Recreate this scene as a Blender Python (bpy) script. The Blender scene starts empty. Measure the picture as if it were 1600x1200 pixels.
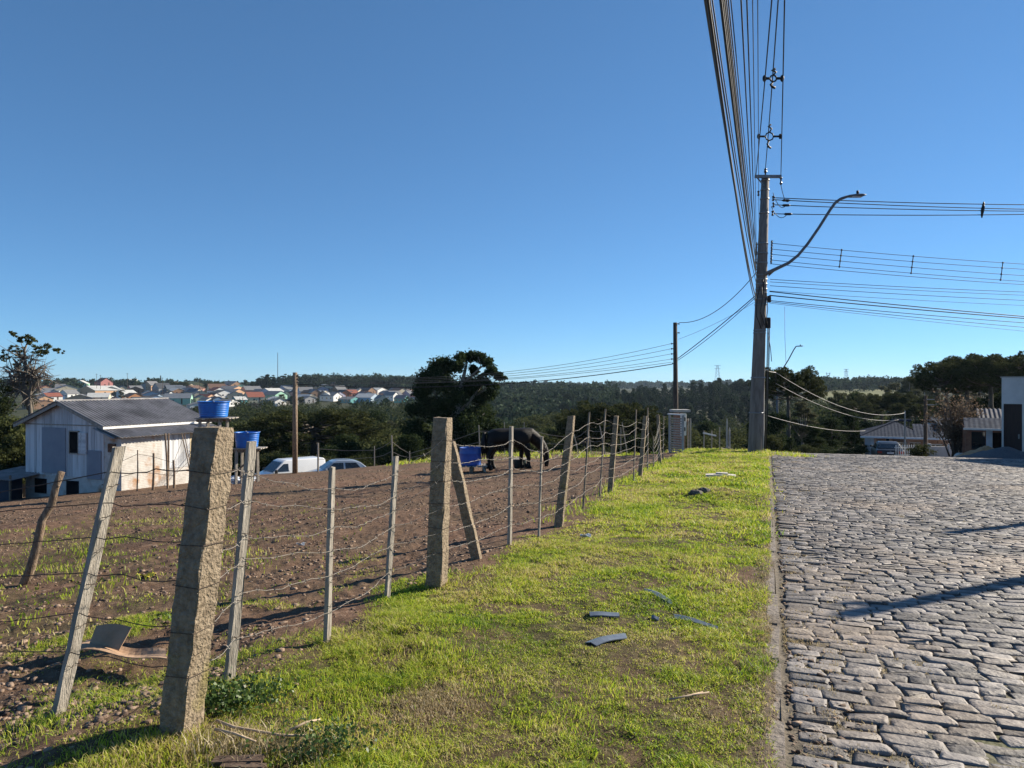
import bpy, math, random
import numpy as np
from mathutils import Vector, Matrix
R = math.radians
C = bpy.context.scene.collection
scene = bpy.context.scene

# ---------------------------------------------------------------- camera
CAMZ = 1.6
FPX = 1155.0
cam = bpy.data.cameras.new('camera')
cam.sensor_width = 36.0
cam.lens = FPX / 1600 * 36
cam.clip_start = 0.05
cam.clip_end = 30000
camo = bpy.data.objects.new('camera', cam)
C.objects.link(camo)
camo.location = (0, 0, CAMZ)
camo.rotation_euler = (R(90), 0, 0)
scene.camera = camo

# ---------------------------------------------------------------- light
SUN_AZ, SUN_EL = 61.0, 27.0            # azimuth clockwise from +Y
world = bpy.data.worlds.new('World')
scene.world = world
world.use_nodes = True
wn = world.node_tree.nodes
wn.clear()
wo = wn.new('ShaderNodeOutputWorld')
bg = wn.new('ShaderNodeBackground')
sky = wn.new('ShaderNodeTexSky')
sky.sky_type = 'NISHITA'
sky.sun_disc = False
sky.sun_elevation = R(SUN_EL)
sky.sun_rotation = R(SUN_AZ)
sky.altitude = 900
sky.air_density = 0.7
sky.dust_density = 0.0
sky.ozone_density = 8.0
bg.inputs['Strength'].default_value = 0.089
gm = wn.new('ShaderNodeGamma'); gm.inputs[1].default_value = .75
tn = wn.new('ShaderNodeMix'); tn.data_type = 'RGBA'; tn.blend_type = 'MULTIPLY'; tn.inputs['Factor'].default_value = 1
tn.inputs['B'].default_value = (.85, 1.13, 1.21, 1)
world.node_tree.links.new(sky.outputs[0], gm.inputs[0])
world.node_tree.links.new(gm.outputs[0], tn.inputs['A'])
world.node_tree.links.new(tn.outputs['Result'], bg.inputs[0])
world.node_tree.links.new(bg.outputs[0], wo.inputs[0])

sl = bpy.data.lights.new('sun', 'SUN')
sl.energy = 5.0
sl.angle = R(0.5)
sl.color = (1.0, 0.9, 0.74)
so = bpy.data.objects.new('sun', sl)
C.objects.link(so)
SUNV = Vector((math.sin(R(SUN_AZ)) * math.cos(R(SUN_EL)), math.cos(R(SUN_AZ)) * math.cos(R(SUN_EL)), math.sin(R(SUN_EL))))
so.rotation_euler = SUNV.to_track_quat('Z', 'Y').to_euler()
so.location = (0, 0, 60)
scene.view_settings.view_transform = 'Standard'
scene.view_settings.look = 'None'
scene.view_settings.exposure = 1.0
scene.view_settings.gamma = 1.0
scene.cycles.max_bounces = 6
scene.cycles.diffuse_bounces = 3
scene.cycles.glossy_bounces = 2
scene.cycles.transmission_bounces = 4
scene.cycles.transparent_max_bounces = 4
scene.cycles.use_denoising = True

# ---------------------------------------------------------------- noise and terrain
def _hash(ix, iy, s):
    n = (ix.astype(np.int64) * 374761393 + iy.astype(np.int64) * 668265263 + s * 1442695041) & 0x7fffffff
    n = ((n ^ (n >> 13)) * 1274126177) & 0x7fffffff
    n = n ^ (n >> 16)
    return (n & 0xffffff) / float(0xffffff)

def vnoise(x, y, s=0):
    x = np.asarray(x, float); y = np.asarray(y, float)
    ix = np.floor(x); iy = np.floor(y)
    fx = x - ix; fy = y - iy
    fx = fx * fx * (3 - 2 * fx); fy = fy * fy * (3 - 2 * fy)
    a = _hash(ix, iy, s); b = _hash(ix + 1, iy, s)
    c = _hash(ix, iy + 1, s); d = _hash(ix + 1, iy + 1, s)
    return (a + (b - a) * fx) * (1 - fy) + (c + (d - c) * fx) * fy

def fbm(x, y, s=0, o=4):
    r = 0; a = .5; t = 0
    for i in range(o):
        r = r + a * vnoise(x, y, s + i * 17); t += a
        x = x * 2.03 + 11.3; y = y * 2.03 + 7.7; a *= .5
    return r / t

def sstep(a, b, x):
    t = np.clip((x - a) / (b - a), 0, 1)
    return t * t * (3 - 2 * t)

SA, CA = math.sin(R(19.1)), math.cos(R(19.1))
def uv(x, y): return x * SA + y * CA, x * CA - y * SA
def xy(u, v): return u * SA + v * CA, u * CA - v * SA

TT = np.log(np.array([60, 110, 200, 350, 550, 800, 1500, 6000.0]))
COLX = np.array([-300, 60, 300, 620, 760, 900, 1050, 1180, 1250, 1350, 1460, 1600, 2000.0])
COLY = np.array([
    [800, 770, 720, 668, 628, 606, 606, 602],
    [800, 770, 720, 664, 626, 605, 605, 602],
    [800, 770, 720, 664, 630, 608, 605, 602],
    [805, 770, 720, 672, 634, 612, 607, 602],
    [812, 775, 725, 678, 638, 616, 608, 602],
    [812, 775, 725, 678, 632, 614, 610, 602],
    [800, 775, 720, 672, 628, 612, 608, 602],
    [770, 760, 710, 660, 618, 608, 606, 602],
    [735, 730, 695, 645, 617, 607, 605, 602],
    [716, 705, 680, 640, 617, 606, 605, 602],
    [714, 700, 670, 640, 615, 606, 605, 602],
    [710, 690, 660, 635, 615, 606, 605, 602],
    [700, 680, 655, 630, 615, 606, 605, 602]], float)

def zfar(X, t):
    X = np.clip(X, COLX[0], COLX[-1])
    lt = np.log(np.maximum(t, 30))
    cols = np.stack([np.interp(lt, TT, c) for c in COLY])
    k = np.clip(np.searchsorted(COLX, X) - 1, 0, len(COLX) - 2)
    f = (X - COLX[k]) / (COLX[k + 1] - COLX[k])
    i = np.arange(X.size)
    yy = cols[k, i] * (1 - f) + cols[k + 1, i] * f
    return CAMZ - (yy - 600) / FPX * np.maximum(t, 30)

def hgt(x, y, micro=False):
    x = np.atleast_1d(np.asarray(x, float)); y = np.atleast_1d(np.asarray(y, float))
    u, v = uv(x, y)
    uc = np.clip(u, -40, 70)
    z = -.0368 * uc
    over = np.maximum(uc - 30.5, 0)
    side = sstep(-1.5, 0.3, v)
    steep = np.where(v < -.6, .17, .060)
    steep = .17 + (.060 - .17) * side
    steep = np.where(v < -4.5, .17 * sstep(-9, -4.5, v), steep)
    z = z - steep * (np.sqrt(over * over + 1.2) - 1.095) * (over > 0)
    w = np.clip(-v - 3.0, 0, 60)
    z = z - np.interp(w, [0, 2, 6, 10.6, 12.9, 14.8, 17.3, 19.4, 24.2, 29.3, 60], [0, .2, .57, .76, 1.0, 1.23, 1.54, 1.78, 2.15, 2.75, 6.4])
    verge = sstep(-3.5, -2.6, v) * (1 - sstep(-.02, .10, v))
    z = z + .05 * verge
    # hollow and hump in the verge
    def bump(px, py, r, a):
        return a * np.exp(-((x - px) ** 2 + (y - py) ** 2) / (r * r))
    z = z + bump(3.85, 13.6, .8, .16) + bump(-.35, 4.5, .35, .05) + bump(-.6, 5.2, .45, .08) + bump(-2.0, 3.55, .5, .05)
    if micro:
        inroad = sstep(.10, .16, v) * (1 - sstep(9, 9.2, v))
        near = 1 - sstep(30, 45, np.hypot(x, y))
        field = 1 - sstep(-3.6, -2.8, v)
        m = field * ((fbm(x * 1.3, y * 1.3, 3) - .5) * .08 + (fbm(x * 7, y * 7, 5) - .5) * .05 + (vnoise(x * 23, y * 23, 9) - .5) * .022)
        m = m + (1 - field) * ((fbm(x * 1.6, y * 1.6, 4) - .5) * .07 + (fbm(x * 9, y * 9, 6) - .5) * .035)
        z = z + m * near * (1 - inroad) - .05 * inroad * (u < 62)
    # beyond the brow the land falls to the valley
    t = np.maximum(y, 1.0)
    X = 800 + FPX * x / t
    t0 = np.where(X < 1150, 38.5, 60.0) + 0.0
    t0 = 38.5 + (62 - 38.5) * sstep(1120, 1260, X)
    t1 = t0 + 24
    b = sstep(t0, t1, y) 
    zz = zfar(X, y)
    roll = (fbm(x / 60, y / 60, 21) - .5) * 5 * sstep(80, 200, y) * (1 - .6 * sstep(500, 1200, y))
    return z * (1 - b) + (zz + roll) * b

def H(x, y): return float(hgt(x, y)[0])

def gp(px, py, lo=1.5, hi=3000):
    """where the line of sight through a photo pixel meets the ground"""
    ts = np.geomspace(lo, hi, 900)
    rx, rz = (px - 800) / FPX, -(py - 600) / FPX
    d = CAMZ + rz * ts - hgt(rx * ts, ts)
    neg = np.nonzero(d < 0)[0]
    if len(neg) == 0: return None
    k = neg[0]
    a, b = (ts[k - 1] if k else lo), ts[k]
    for _ in range(30):
        m = (a + b) / 2
        if CAMZ + rz * m - H(rx * m, m) < 0: b = m
        else: a = m
    return Vector((rx * b, b, CAMZ + rz * b))

def at(px, py, t):
    return Vector(((px - 800) / FPX * t, t, CAMZ - (py - 600) / FPX * t))

def on(px, t, dz=0):
    x = (px - 800) / FPX * t
    return Vector((x, t, H(x, t) + dz))

# ---------------------------------------------------------------- materials
def mat(name, c1, c2=None, scale=8, rough=.85, bump=.0, bscale=40, spec=.3, metal=0, detail=5, contrast=(.35, .65),
        transl=0, obj_rand=0, island=0, stretch=None, c3=None, c3scale=2.5, c3lim=(.55, .7), coat=0):
    m = bpy.data.materials.new(name); m.use_nodes = True
    nt = m.node_tree; N = nt.nodes; L = nt.links
    b = N['Principled BSDF']; out = N['Material Output']
    b.inputs['Roughness'].default_value = rough
    b.inputs['Specular IOR Level'].default_value = spec
    b.inputs['Metallic'].default_value = metal
    if coat: b.inputs['Coat Weight'].default_value = coat
    tc = N.new('ShaderNodeTexCoord')
    vec = tc.outputs['Object']
    if stretch:
        mp = N.new('ShaderNodeMapping'); mp.inputs['Scale'].default_value = stretch
        L.new(vec, mp.inputs[0]); vec = mp.outputs[0]
    if c2 is None: c2 = tuple(min(1, k * 1.25) for k in c1)
    nz = N.new('ShaderNodeTexNoise'); nz.inputs['Scale'].default_value = scale; nz.inputs['Detail'].default_value = detail
    nz.inputs['Roughness'].default_value = .62
    L.new(vec, nz.inputs['Vector'])
    fac = nz.outputs['Fac']
    if island or obj_rand:
        ad = N.new('ShaderNodeMath'); ad.operation = 'ADD'
        L.new(fac, ad.inputs[0])
        if island:
            g = N.new('ShaderNodeNewGeometry'); src = g.outputs['Random Per Island']
        else:
            g = N.new('ShaderNodeObjectInfo'); src = g.outputs['Random']
        sb = N.new('ShaderNodeMath'); sb.operation = 'MULTIPLY_ADD'
        k = island or obj_rand
        sb.inputs[1].default_value = k; sb.inputs[2].default_value = -k / 2
        L.new(src, sb.inputs[0]); L.new(sb.outputs[0], ad.inputs[1])
        fac = ad.outputs[0]
    cr = N.new('ShaderNodeValToRGB')
    cr.color_ramp.elements[0].position = contrast[0]; cr.color_ramp.elements[1].position = contrast[1]
    cr.color_ramp.elements[0].color = (*c1, 1); cr.color_ramp.elements[1].color = (*c2, 1)
    L.new(fac, cr.inputs[0])
    col = cr.outputs[0]
    if c3 is not None:
        n3 = N.new('ShaderNodeTexNoise'); n3.inputs['Scale'].default_value = c3scale; n3.inputs['Detail'].default_value = 6
        L.new(vec, n3.inputs['Vector'])
        r3 = N.new('ShaderNodeValToRGB'); r3.color_ramp.elements[0].position = c3lim[0]; r3.color_ramp.elements[1].position = c3lim[1]
        L.new(n3.outputs['Fac'], r3.inputs[0])
        mx = N.new('ShaderNodeMix'); mx.data_type = 'RGBA'
        L.new(r3.outputs[0], mx.inputs['Factor']); L.new(col, mx.inputs['A']); mx.inputs['B'].default_value = (*c3, 1)
        col = mx.outputs['Result']
    L.new(col, b.inputs['Base Color'])
    if bump:
        bn = N.new('ShaderNodeTexNoise'); bn.inputs['Scale'].default_value = bscale; bn.inputs['Detail'].default_value = 6
        L.new(vec, bn.inputs['Vector'])
        bp = N.new('ShaderNodeBump'); bp.inputs['Strength'].default_value = bump; bp.inputs['Distance'].default_value = .02
        L.new(bn.outputs['Fac'], bp.inputs['Height']); L.new(bp.outputs[0], b.inputs['Normal'])
    if transl:
        tr = N.new('ShaderNodeBsdfTranslucent'); L.new(col, tr.inputs[0])
        ms = N.new('ShaderNodeMixShader'); ms.inputs[0].default_value = transl
        L.new(b.outputs[0], ms.inputs[1]); L.new(tr.outputs[0], ms.inputs[2]); L.new(ms.outputs[0], out.inputs[0])
    return m

def corrugated(name, c1, c2, freq, axis='X', rough=.6, metal=0):
    m = mat(name, c1, c2, scale=1.6, rough=rough, metal=metal, contrast=(.3, .7))
    nt = m.node_tree; N = nt.nodes; L = nt.links; b = N['Principled BSDF']
    tc = N.new('ShaderNodeTexCoord'); wv = N.new('ShaderNodeTexWave'); wv.bands_direction = axis
    wv.inputs['Scale'].default_value = freq; wv.inputs['Distortion'].default_value = 0
    L.new(tc.outputs['Object'], wv.inputs['Vector'])
    bp = N.new('ShaderNodeBump'); bp.inputs['Strength'].default_value = .9; bp.inputs['Distance'].default_value = .06
    L.new(wv.outputs['Fac'], bp.inputs['Height']); L.new(bp.outputs[0], b.inputs['Normal'])
    return m

# ---------------------------------------------------------------- mesh helpers
class MB:
    def __init__(s): s.v = []; s.f = []; s.mi = []; s.cur = 0
    def add(s, vs, fs):
        o = len(s.v); s.v += [tuple(p) for p in vs]; s.f += [tuple(i + o for i in f) for f in fs]; s.mi += [s.cur] * len(fs)
        return s
    def box(s, c, d, rot=None, ch=0):
        x, y, z = [k / 2 for k in d]
        if ch:
            vs = []
            for sz in (-1, 1):
                pass
            e = ch
            ring = [(-x + e, -y), (x - e, -y), (x, -y + e), (x, y - e), (x - e, y), (-x + e, y), (-x, y - e), (-x, -y + e)]
            k = 1 - e / max(x, y)
            vs = [(a * k, b * k, -z) for a, b in ring] + [(a, b, -z + e) for a, b in ring] + [(a, b, z - e) for a, b in ring] + [(a * k, b * k, z) for a, b in ring]
            fs = [tuple(range(7, -1, -1)), tuple(range(24, 32))]
            for r in range(3):
                for i in range(8):
                    j = (i + 1) % 8
                    fs.append((r * 8 + i, r * 8 + j, r * 8 + 8 + j, r * 8 + 8 + i))
        else:
            vs = [(-x, -y, -z), (x, -y, -z), (x, y, -z), (-x, y, -z), (-x, -y, z), (x, -y, z), (x, y, z), (-x, y, z)]
            fs = [(3, 2, 1, 0), (4, 5, 6, 7), (0, 1, 5, 4), (1, 2, 6, 5), (2, 3, 7, 6), (3, 0, 4, 7)]
        M = rot if rot is not None else Matrix.Identity(3)
        c = Vector(c)
        return s.add([M @ Vector(p) + c for p in vs], fs)
    def bar(s, a, b, w, h=None, roll=0):
        a, b = Vector(a), Vector(b); d = b - a
        q = d.to_track_quat('Z', 'Y').to_matrix() @ Matrix.Rotation(roll, 3, 'Z')
        return s.box((a + b) / 2, (w, h or w, d.length), q)
    def tube(s, pts, rad, n=6, cap=True):
        pts = [Vector(p) for p in pts]
        if not hasattr(rad, '__len__'): rad = [rad] * len(pts)
        vs = []; fs = []
        up = Vector((0, 0, 1))
        prev = None
        for i, p in enumerate(pts):
            d = (pts[min(i + 1, len(pts) - 1)] - pts[max(i - 1, 0)]).normalized()
            if prev is None:
                a = d.cross(up)
                if a.length < 1e-3: a = d.cross(Vector((1, 0, 0)))
                a.normalize()
            else:
                a = prev - d * prev.dot(d)
                a.normalize()
            prev = a
            b = d.cross(a)
            for k in range(n):
                th = 2 * math.pi * k / n
                vs.append(p + (a * math.cos(th) + b * math.sin(th)) * rad[i])
        for i in range(len(pts) - 1):
            for k in range(n):
                j = (k + 1) % n
                fs.append((i * n + k, i * n + j, (i + 1) * n + j, (i + 1) * n + k))
        if cap:
            fs.append(tuple(range(n - 1, -1, -1))); fs.append(tuple(range((len(pts) - 1) * n, len(pts) * n)))
        return s.add(vs, fs)
    def lathe(s, prof, n=20, c=(0, 0, 0)):
        vs = []; fs = []
        for r, z in prof:
            for k in range(n):
                th = 2 * math.pi * k / n
                vs.append((c[0] + r * math.cos(th), c[1] + r * math.sin(th), c[2] + z))
        for i in range(len(prof) - 1):
            for k in range(n):
                j = (k + 1) % n
                fs.append((i * n + k, i * n + j, (i + 1) * n + j, (i + 1) * n + k))
        return s.add(vs, fs)
    def poly(s, pts, th):
        """flat polygon given a thickness along its normal"""
        pts = [Vector(p) for p in pts]
        nrm = Vector((0, 0, 0))
        for i in range(len(pts)):
            a, b = pts[i], pts[(i + 1) % len(pts)]
            nrm += a.cross(b)
        nrm.normalize()
        n = len(pts)
        vs = [p + nrm * th / 2 for p in pts] + [p - nrm * th / 2 for p in pts]
        fs = [tuple(range(n)), tuple(range(2 * n - 1, n - 1, -1))]
        for i in range(n):
            j = (i + 1) % n
            fs.append((i, n + i, n + j, j))
        return s.add(vs, fs)
    def blob(s, c, r, rng, n1=7, n2=5, jit=.2):
        vs = []; fs = []
        for i in range(n2 + 1):
            ph = math.pi * i / n2
            for k in range(n1):
                th = 2 * math.pi * k / n1
                q = 1 + rng.uniform(-jit, jit)
                vs.append((c[0] + r[0] * q * math.sin(ph) * math.cos(th), c[1] + r[1] * q * math.sin(ph) * math.sin(th), c[2] + r[2] * q * math.cos(ph)))
        for i in range(n2):
            for k in range(n1):
                j = (k + 1) % n1
                fs.append((i * n1 + k, (i + 1) * n1 + k, (i + 1) * n1 + j, i * n1 + j))
        return s.add(vs, fs)
    def build(s, name, m, parent=None, smooth=False):
        me = bpy.data.meshes.new(name)
        me.from_pydata(s.v, [], s.f)
        for mm in (m if isinstance(m, (list, tuple)) else [m]): me.materials.append(mm)
        if any(s.mi): me.polygons.foreach_set('material_index', s.mi)
        if smooth: me.polygons.foreach_set('use_smooth', [True] * len(me.polygons))
        me.update()
        o = bpy.data.objects.new(name, me); C.objects.link(o)
        if parent is not None: o.parent = parent
        return o

def npmesh(name, verts, faces, m, parent=None, smooth=False, k=None):
    """mesh from numpy arrays; faces (n,k) of equal size"""
    me = bpy.data.meshes.new(name)
    nv, (nf, k) = len(verts), faces.shape
    me.vertices.add(nv); me.vertices.foreach_set('co', np.ascontiguousarray(verts, np.float32).ravel())
    me.loops.add(nf * k); me.loops.foreach_set('vertex_index', np.ascontiguousarray(faces, np.int32).ravel())
    me.polygons.add(nf)
    me.polygons.foreach_set('loop_start', np.arange(0, nf * k, k, dtype=np.int32))
    if smooth: me.polygons.foreach_set('use_smooth', np.ones(nf, bool))
    me.update(calc_edges=True)
    for mm in (m if isinstance(m, (list, tuple)) else [m]): me.materials.append(mm)
    o = bpy.data.objects.new(name, me); C.objects.link(o)
    if parent is not None: o.parent = parent
    return o

def tag(o, label=None, cat=None, group=None, kind=None):
    if label: o['label'] = label
    if cat: o['category'] = cat
    if group: o['group'] = group
    if kind: o['kind'] = kind
    return o

def thing(name, label, cat, loc=(0, 0, 0), rz=0, group=None):
    o = bpy.data.objects.new(name, None); C.objects.link(o)
    o.empty_display_size = .2
    o.location = loc; o.rotation_euler = (0, 0, rz)
    return tag(o, label, cat, group)

def copy_tree(o, parent=None):
    c = o.copy(); C.objects.link(c)
    if parent is not None: c.parent = parent
    for ch in list(o.children): copy_tree(ch, c)
    return c

def leaf_arrays(pts, size, rng, asp=.55, up=0.0, jit=.45, dirs=None):
    """one leaf-sized rhombic quad at each point"""
    n = len(pts)
    a = rng.normal(size=(n, 3))
    if dirs is not None: a = a * .55 + dirs
    a[:, 2] += up
    a /= np.linalg.norm(a, axis=1)[:, None] + 1e-9
    b = np.cross(a, rng.normal(size=(n, 3))); b /= np.linalg.norm(b, axis=1)[:, None] + 1e-9
    s = (size * (1 + rng.uniform(-jit, jit, n)))[:, None]
    v = np.stack([pts - a * s, pts + b * s * asp, pts + a * s, pts - b * s * asp], 1).reshape(-1, 3)
    f = np.arange(4 * n).reshape(n, 4)
    return v, f

def blob_points(blobs, n, rng, inner=.55):
    bl = np.array(blobs, float)       # x y z rx ry rz
    w = (bl[:, 3] * bl[:, 5]); w /= w.sum()
    k = rng.choice(len(bl), n, p=w)
    d = rng.normal(size=(n, 3)); d /= np.linalg.norm(d, axis=1)[:, None]
    r = np.abs(rng.normal(.45 + .4 * inner, .26, n))
    return bl[k, :3] + d * r[:, None] * bl[k, 3:6]
# ================================================================ GROUND
def turf(x, y):
    u, v = uv(x, y)
    n = fbm(x * .9, y * .9, 31)
    n2 = fbm(x * 2.6, y * 2.6, 37)
    edge = -2.75 + (n - .5) * 1.6 - .35 * sstep(12, 22, u)
    vg = sstep(-.3, .25, v - edge) * (1 - sstep(-.06, .08, v + (n2 - .5) * .22))
    # worn straw patches near the kerb and the burnt patch
    def patch(px, py, r): return np.exp(-((x - px) ** 2 + (y - py) ** 2) / (r * r))
    worn = .9 * patch(2.15, 6.9, .65) * (n2 > .32) + 1.0 * patch(-.4, 3.92, .33) + .55 * patch(1.2, 4.6, .5) + .6 * patch(1.35, 3.35, .4)
    vg = vg * (1 - np.clip(worn, 0, 1)) * (.5 + .5 * sstep(.33, .5, n2))
    # thin green flushes over the paddock
    lf = patch(-3.3, 6.6, 1.7) * .6 + patch(-6.5, 9.5, 3.0) * .7 + patch(-2.5, 2.75, .5) * .9 + patch(-3.6, 3.6, .6) * .35 + patch(-8, 14, 4.0) * .45 + patch(-1.9, 4.3, .6) * .5
    lf = lf + .8 * sstep(32, 36, y) * (x > -6)
    fl = np.clip(lf, 0, 1) * sstep(.40, .62, n2 * .6 + n * .4)
    fl = fl * (v <= edge + .3)
    far = sstep(31.5, 33.5, u) * sstep(-9, -6, v)
    return np.clip(np.maximum(np.maximum(vg, fl), .6 * far * (v < 0)), 0, 1)

def ground_material():
    m = bpy.data.materials.new('ground'); m.use_nodes = True
    nt = m.node_tree; N = nt.nodes; L = nt.links; b = N['Principled BSDF']
    b.inputs['Roughness'].default_value = .95; b.inputs['Specular IOR Level'].default_value = .15
    tc = N.new('ShaderNodeTexCoord')
    def noise(s, d=6, rough=.6):
        n = N.new('ShaderNodeTexNoise'); n.inputs['Scale'].default_value = s; n.inputs['Detail'].default_value = d
        n.inputs['Roughness'].default_value = rough
        L.new(tc.outputs['Object'], n.inputs['Vector']); return n.outputs['Fac']
    def ramp(f, stops):
        r = N.new('ShaderNodeValToRGB'); e = r.color_ramp.elements
        while len(e) < len(stops): e.new(.5)
        for k, (p, c) in enumerate(stops): e[k].position = p; e[k].color = (*c, 1)
        L.new(f, r.inputs[0]); return r.outputs[0]
    def mix(f, a, c):
        x = N.new('ShaderNodeMix'); x.data_type = 'RGBA'
        L.new(f, x.inputs['Factor']); L.new(a, x.inputs['A']); L.new(c, x.inputs['B']); return x.outputs['Result']
    def attr(n):
        a = N.new('ShaderNodeAttribute'); a.attribute_name = n; return a.outputs['Fac']
    dirt = mix(ramp(noise(.55), [(.35, (0, 0, 0)), (.68, (1, 1, 1))]),
               ramp(noise(9), [(.3, (.080, .043, .028)), (.55, (.175, .103, .068)), (.72, (.31, .215, .15))]),
               ramp(noise(11), [(.3, (.07, .047, .030)), (.6, (.145, .10, .062)), (.74, (.25, .18, .115))]))
    soil = ramp(noise(14), [(.3, (.030, .027, .014)), (.52, (.075, .064, .028)), (.72, (.19, .15, .075))])
    wild = ramp(noise(.06), [(.35, (.022, .028, .013)), (.6, (.045, .048, .022)), (.75, (.09, .075, .045))])
    mead = ramp(noise(.05), [(.3, (.095, .11, .045)), (.7, (.15, .15, .065))])
    gut = ramp(noise(30), [(.3, (.06, .047, .033)), (.6, (.15, .115, .085)), (.8, (.23, .19, .15))])
    pale = ramp(noise(2.5), [(.3, (.17, .15, .13)), (.7, (.27, .245, .22))])
    c = mix(attr('turf'), dirt, soil)
    c = mix(attr('gutter'), c, gut)
    c = mix(attr('lane'), c, pale)
    c = mix(attr('wild'), c, wild)
    c = mix(attr('meadow'), c, mead)
    L.new(c, b.inputs['Base Color'])
    bp = N.new('ShaderNodeBump'); bp.inputs['Strength'].default_value = .8; bp.inputs['Distance'].default_value = .03
    L.new(noise(38, 8, .7), bp.inputs['Height']); L.new(bp.outputs[0], b.inputs['Normal'])
    return m

def build_ground():
    az = np.concatenate([np.linspace(-180, -46, 40)[:-1], np.linspace(-46, -40, 8)[:-1], np.linspace(-40, 40, 620), np.linspace(40, 46, 8)[1:], np.linspace(46, 180, 40)[1:-1]])
    rr = [.4]
    while rr[-1] < 9000:
        r = rr[-1]
        rr.append(r * (1.25 if r < 2 else 1.0115 if r < 60 else 1.03 if r < 900 else 1.15))
    rr = np.array(rr)
    A, Rr = np.meshgrid(np.radians(az), rr)
    x = (np.sin(A) * Rr).ravel(); y = (np.cos(A) * Rr).ravel()
    z = hgt(x, y, True)
    nA = len(az); nR = len(rr)
    i = np.arange(nR - 1)[:, None] * nA; j = np.arange(nA)[None, :]; j2 = (j + 1) % nA
    f = np.stack([i + j, i + nA + j, i + nA + j2, i + j2], -1).reshape(-1, 4)[:, ::-1]
    o = npmesh('ground', np.stack([x, y, z], 1), f, ground_material(), smooth=True)
    me = o.data
    u, v = uv(x, y)
    X = 800 + FPX * x / np.maximum(y, 1)
    def attr(n, a):
        t = me.attributes.new(n, 'FLOAT', 'POINT'); t.data.foreach_set('value', np.ascontiguousarray(a, np.float32))
    attr('turf', turf(x, y) * (u < 40))
    g = sstep(-.2, 0, v) * (1 - sstep(.5, 1.0, v + (fbm(x * 2, y * 2, 8) - .5) * .8)) * (u < 34)
    g = np.maximum(g, sstep(0, .1, v) * (v < 9) * (u < 34))
    attr('gutter', g)
    lane = sstep(0.0, 1.5, v) * sstep(33, 35, u) * (1 - sstep(66, 72, u)) + sstep(9, 9.6, v) * (u < 60)
    attr('lane', np.clip(lane, 0, 1) * (y > 0))
    t0 = 38.0 + 24 * sstep(1120, 1260, X)
    attr('wild', sstep(t0, t0 + 5, y))
    mw = sstep(1240, 1290, X) * (1 - sstep(1385, 1420, X)) * sstep(330, 400, y) * (1 - sstep(760, 800, y))
    attr('meadow', mw)
    tag(o, kind='structure')
build_ground()

# ================================================================ ROAD
def road_z(x, y):
    u, v = uv(x, y)
    return hgt(x, y) + .028 - .004 * np.maximum(0, 1.2 - v) ** 2

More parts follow.
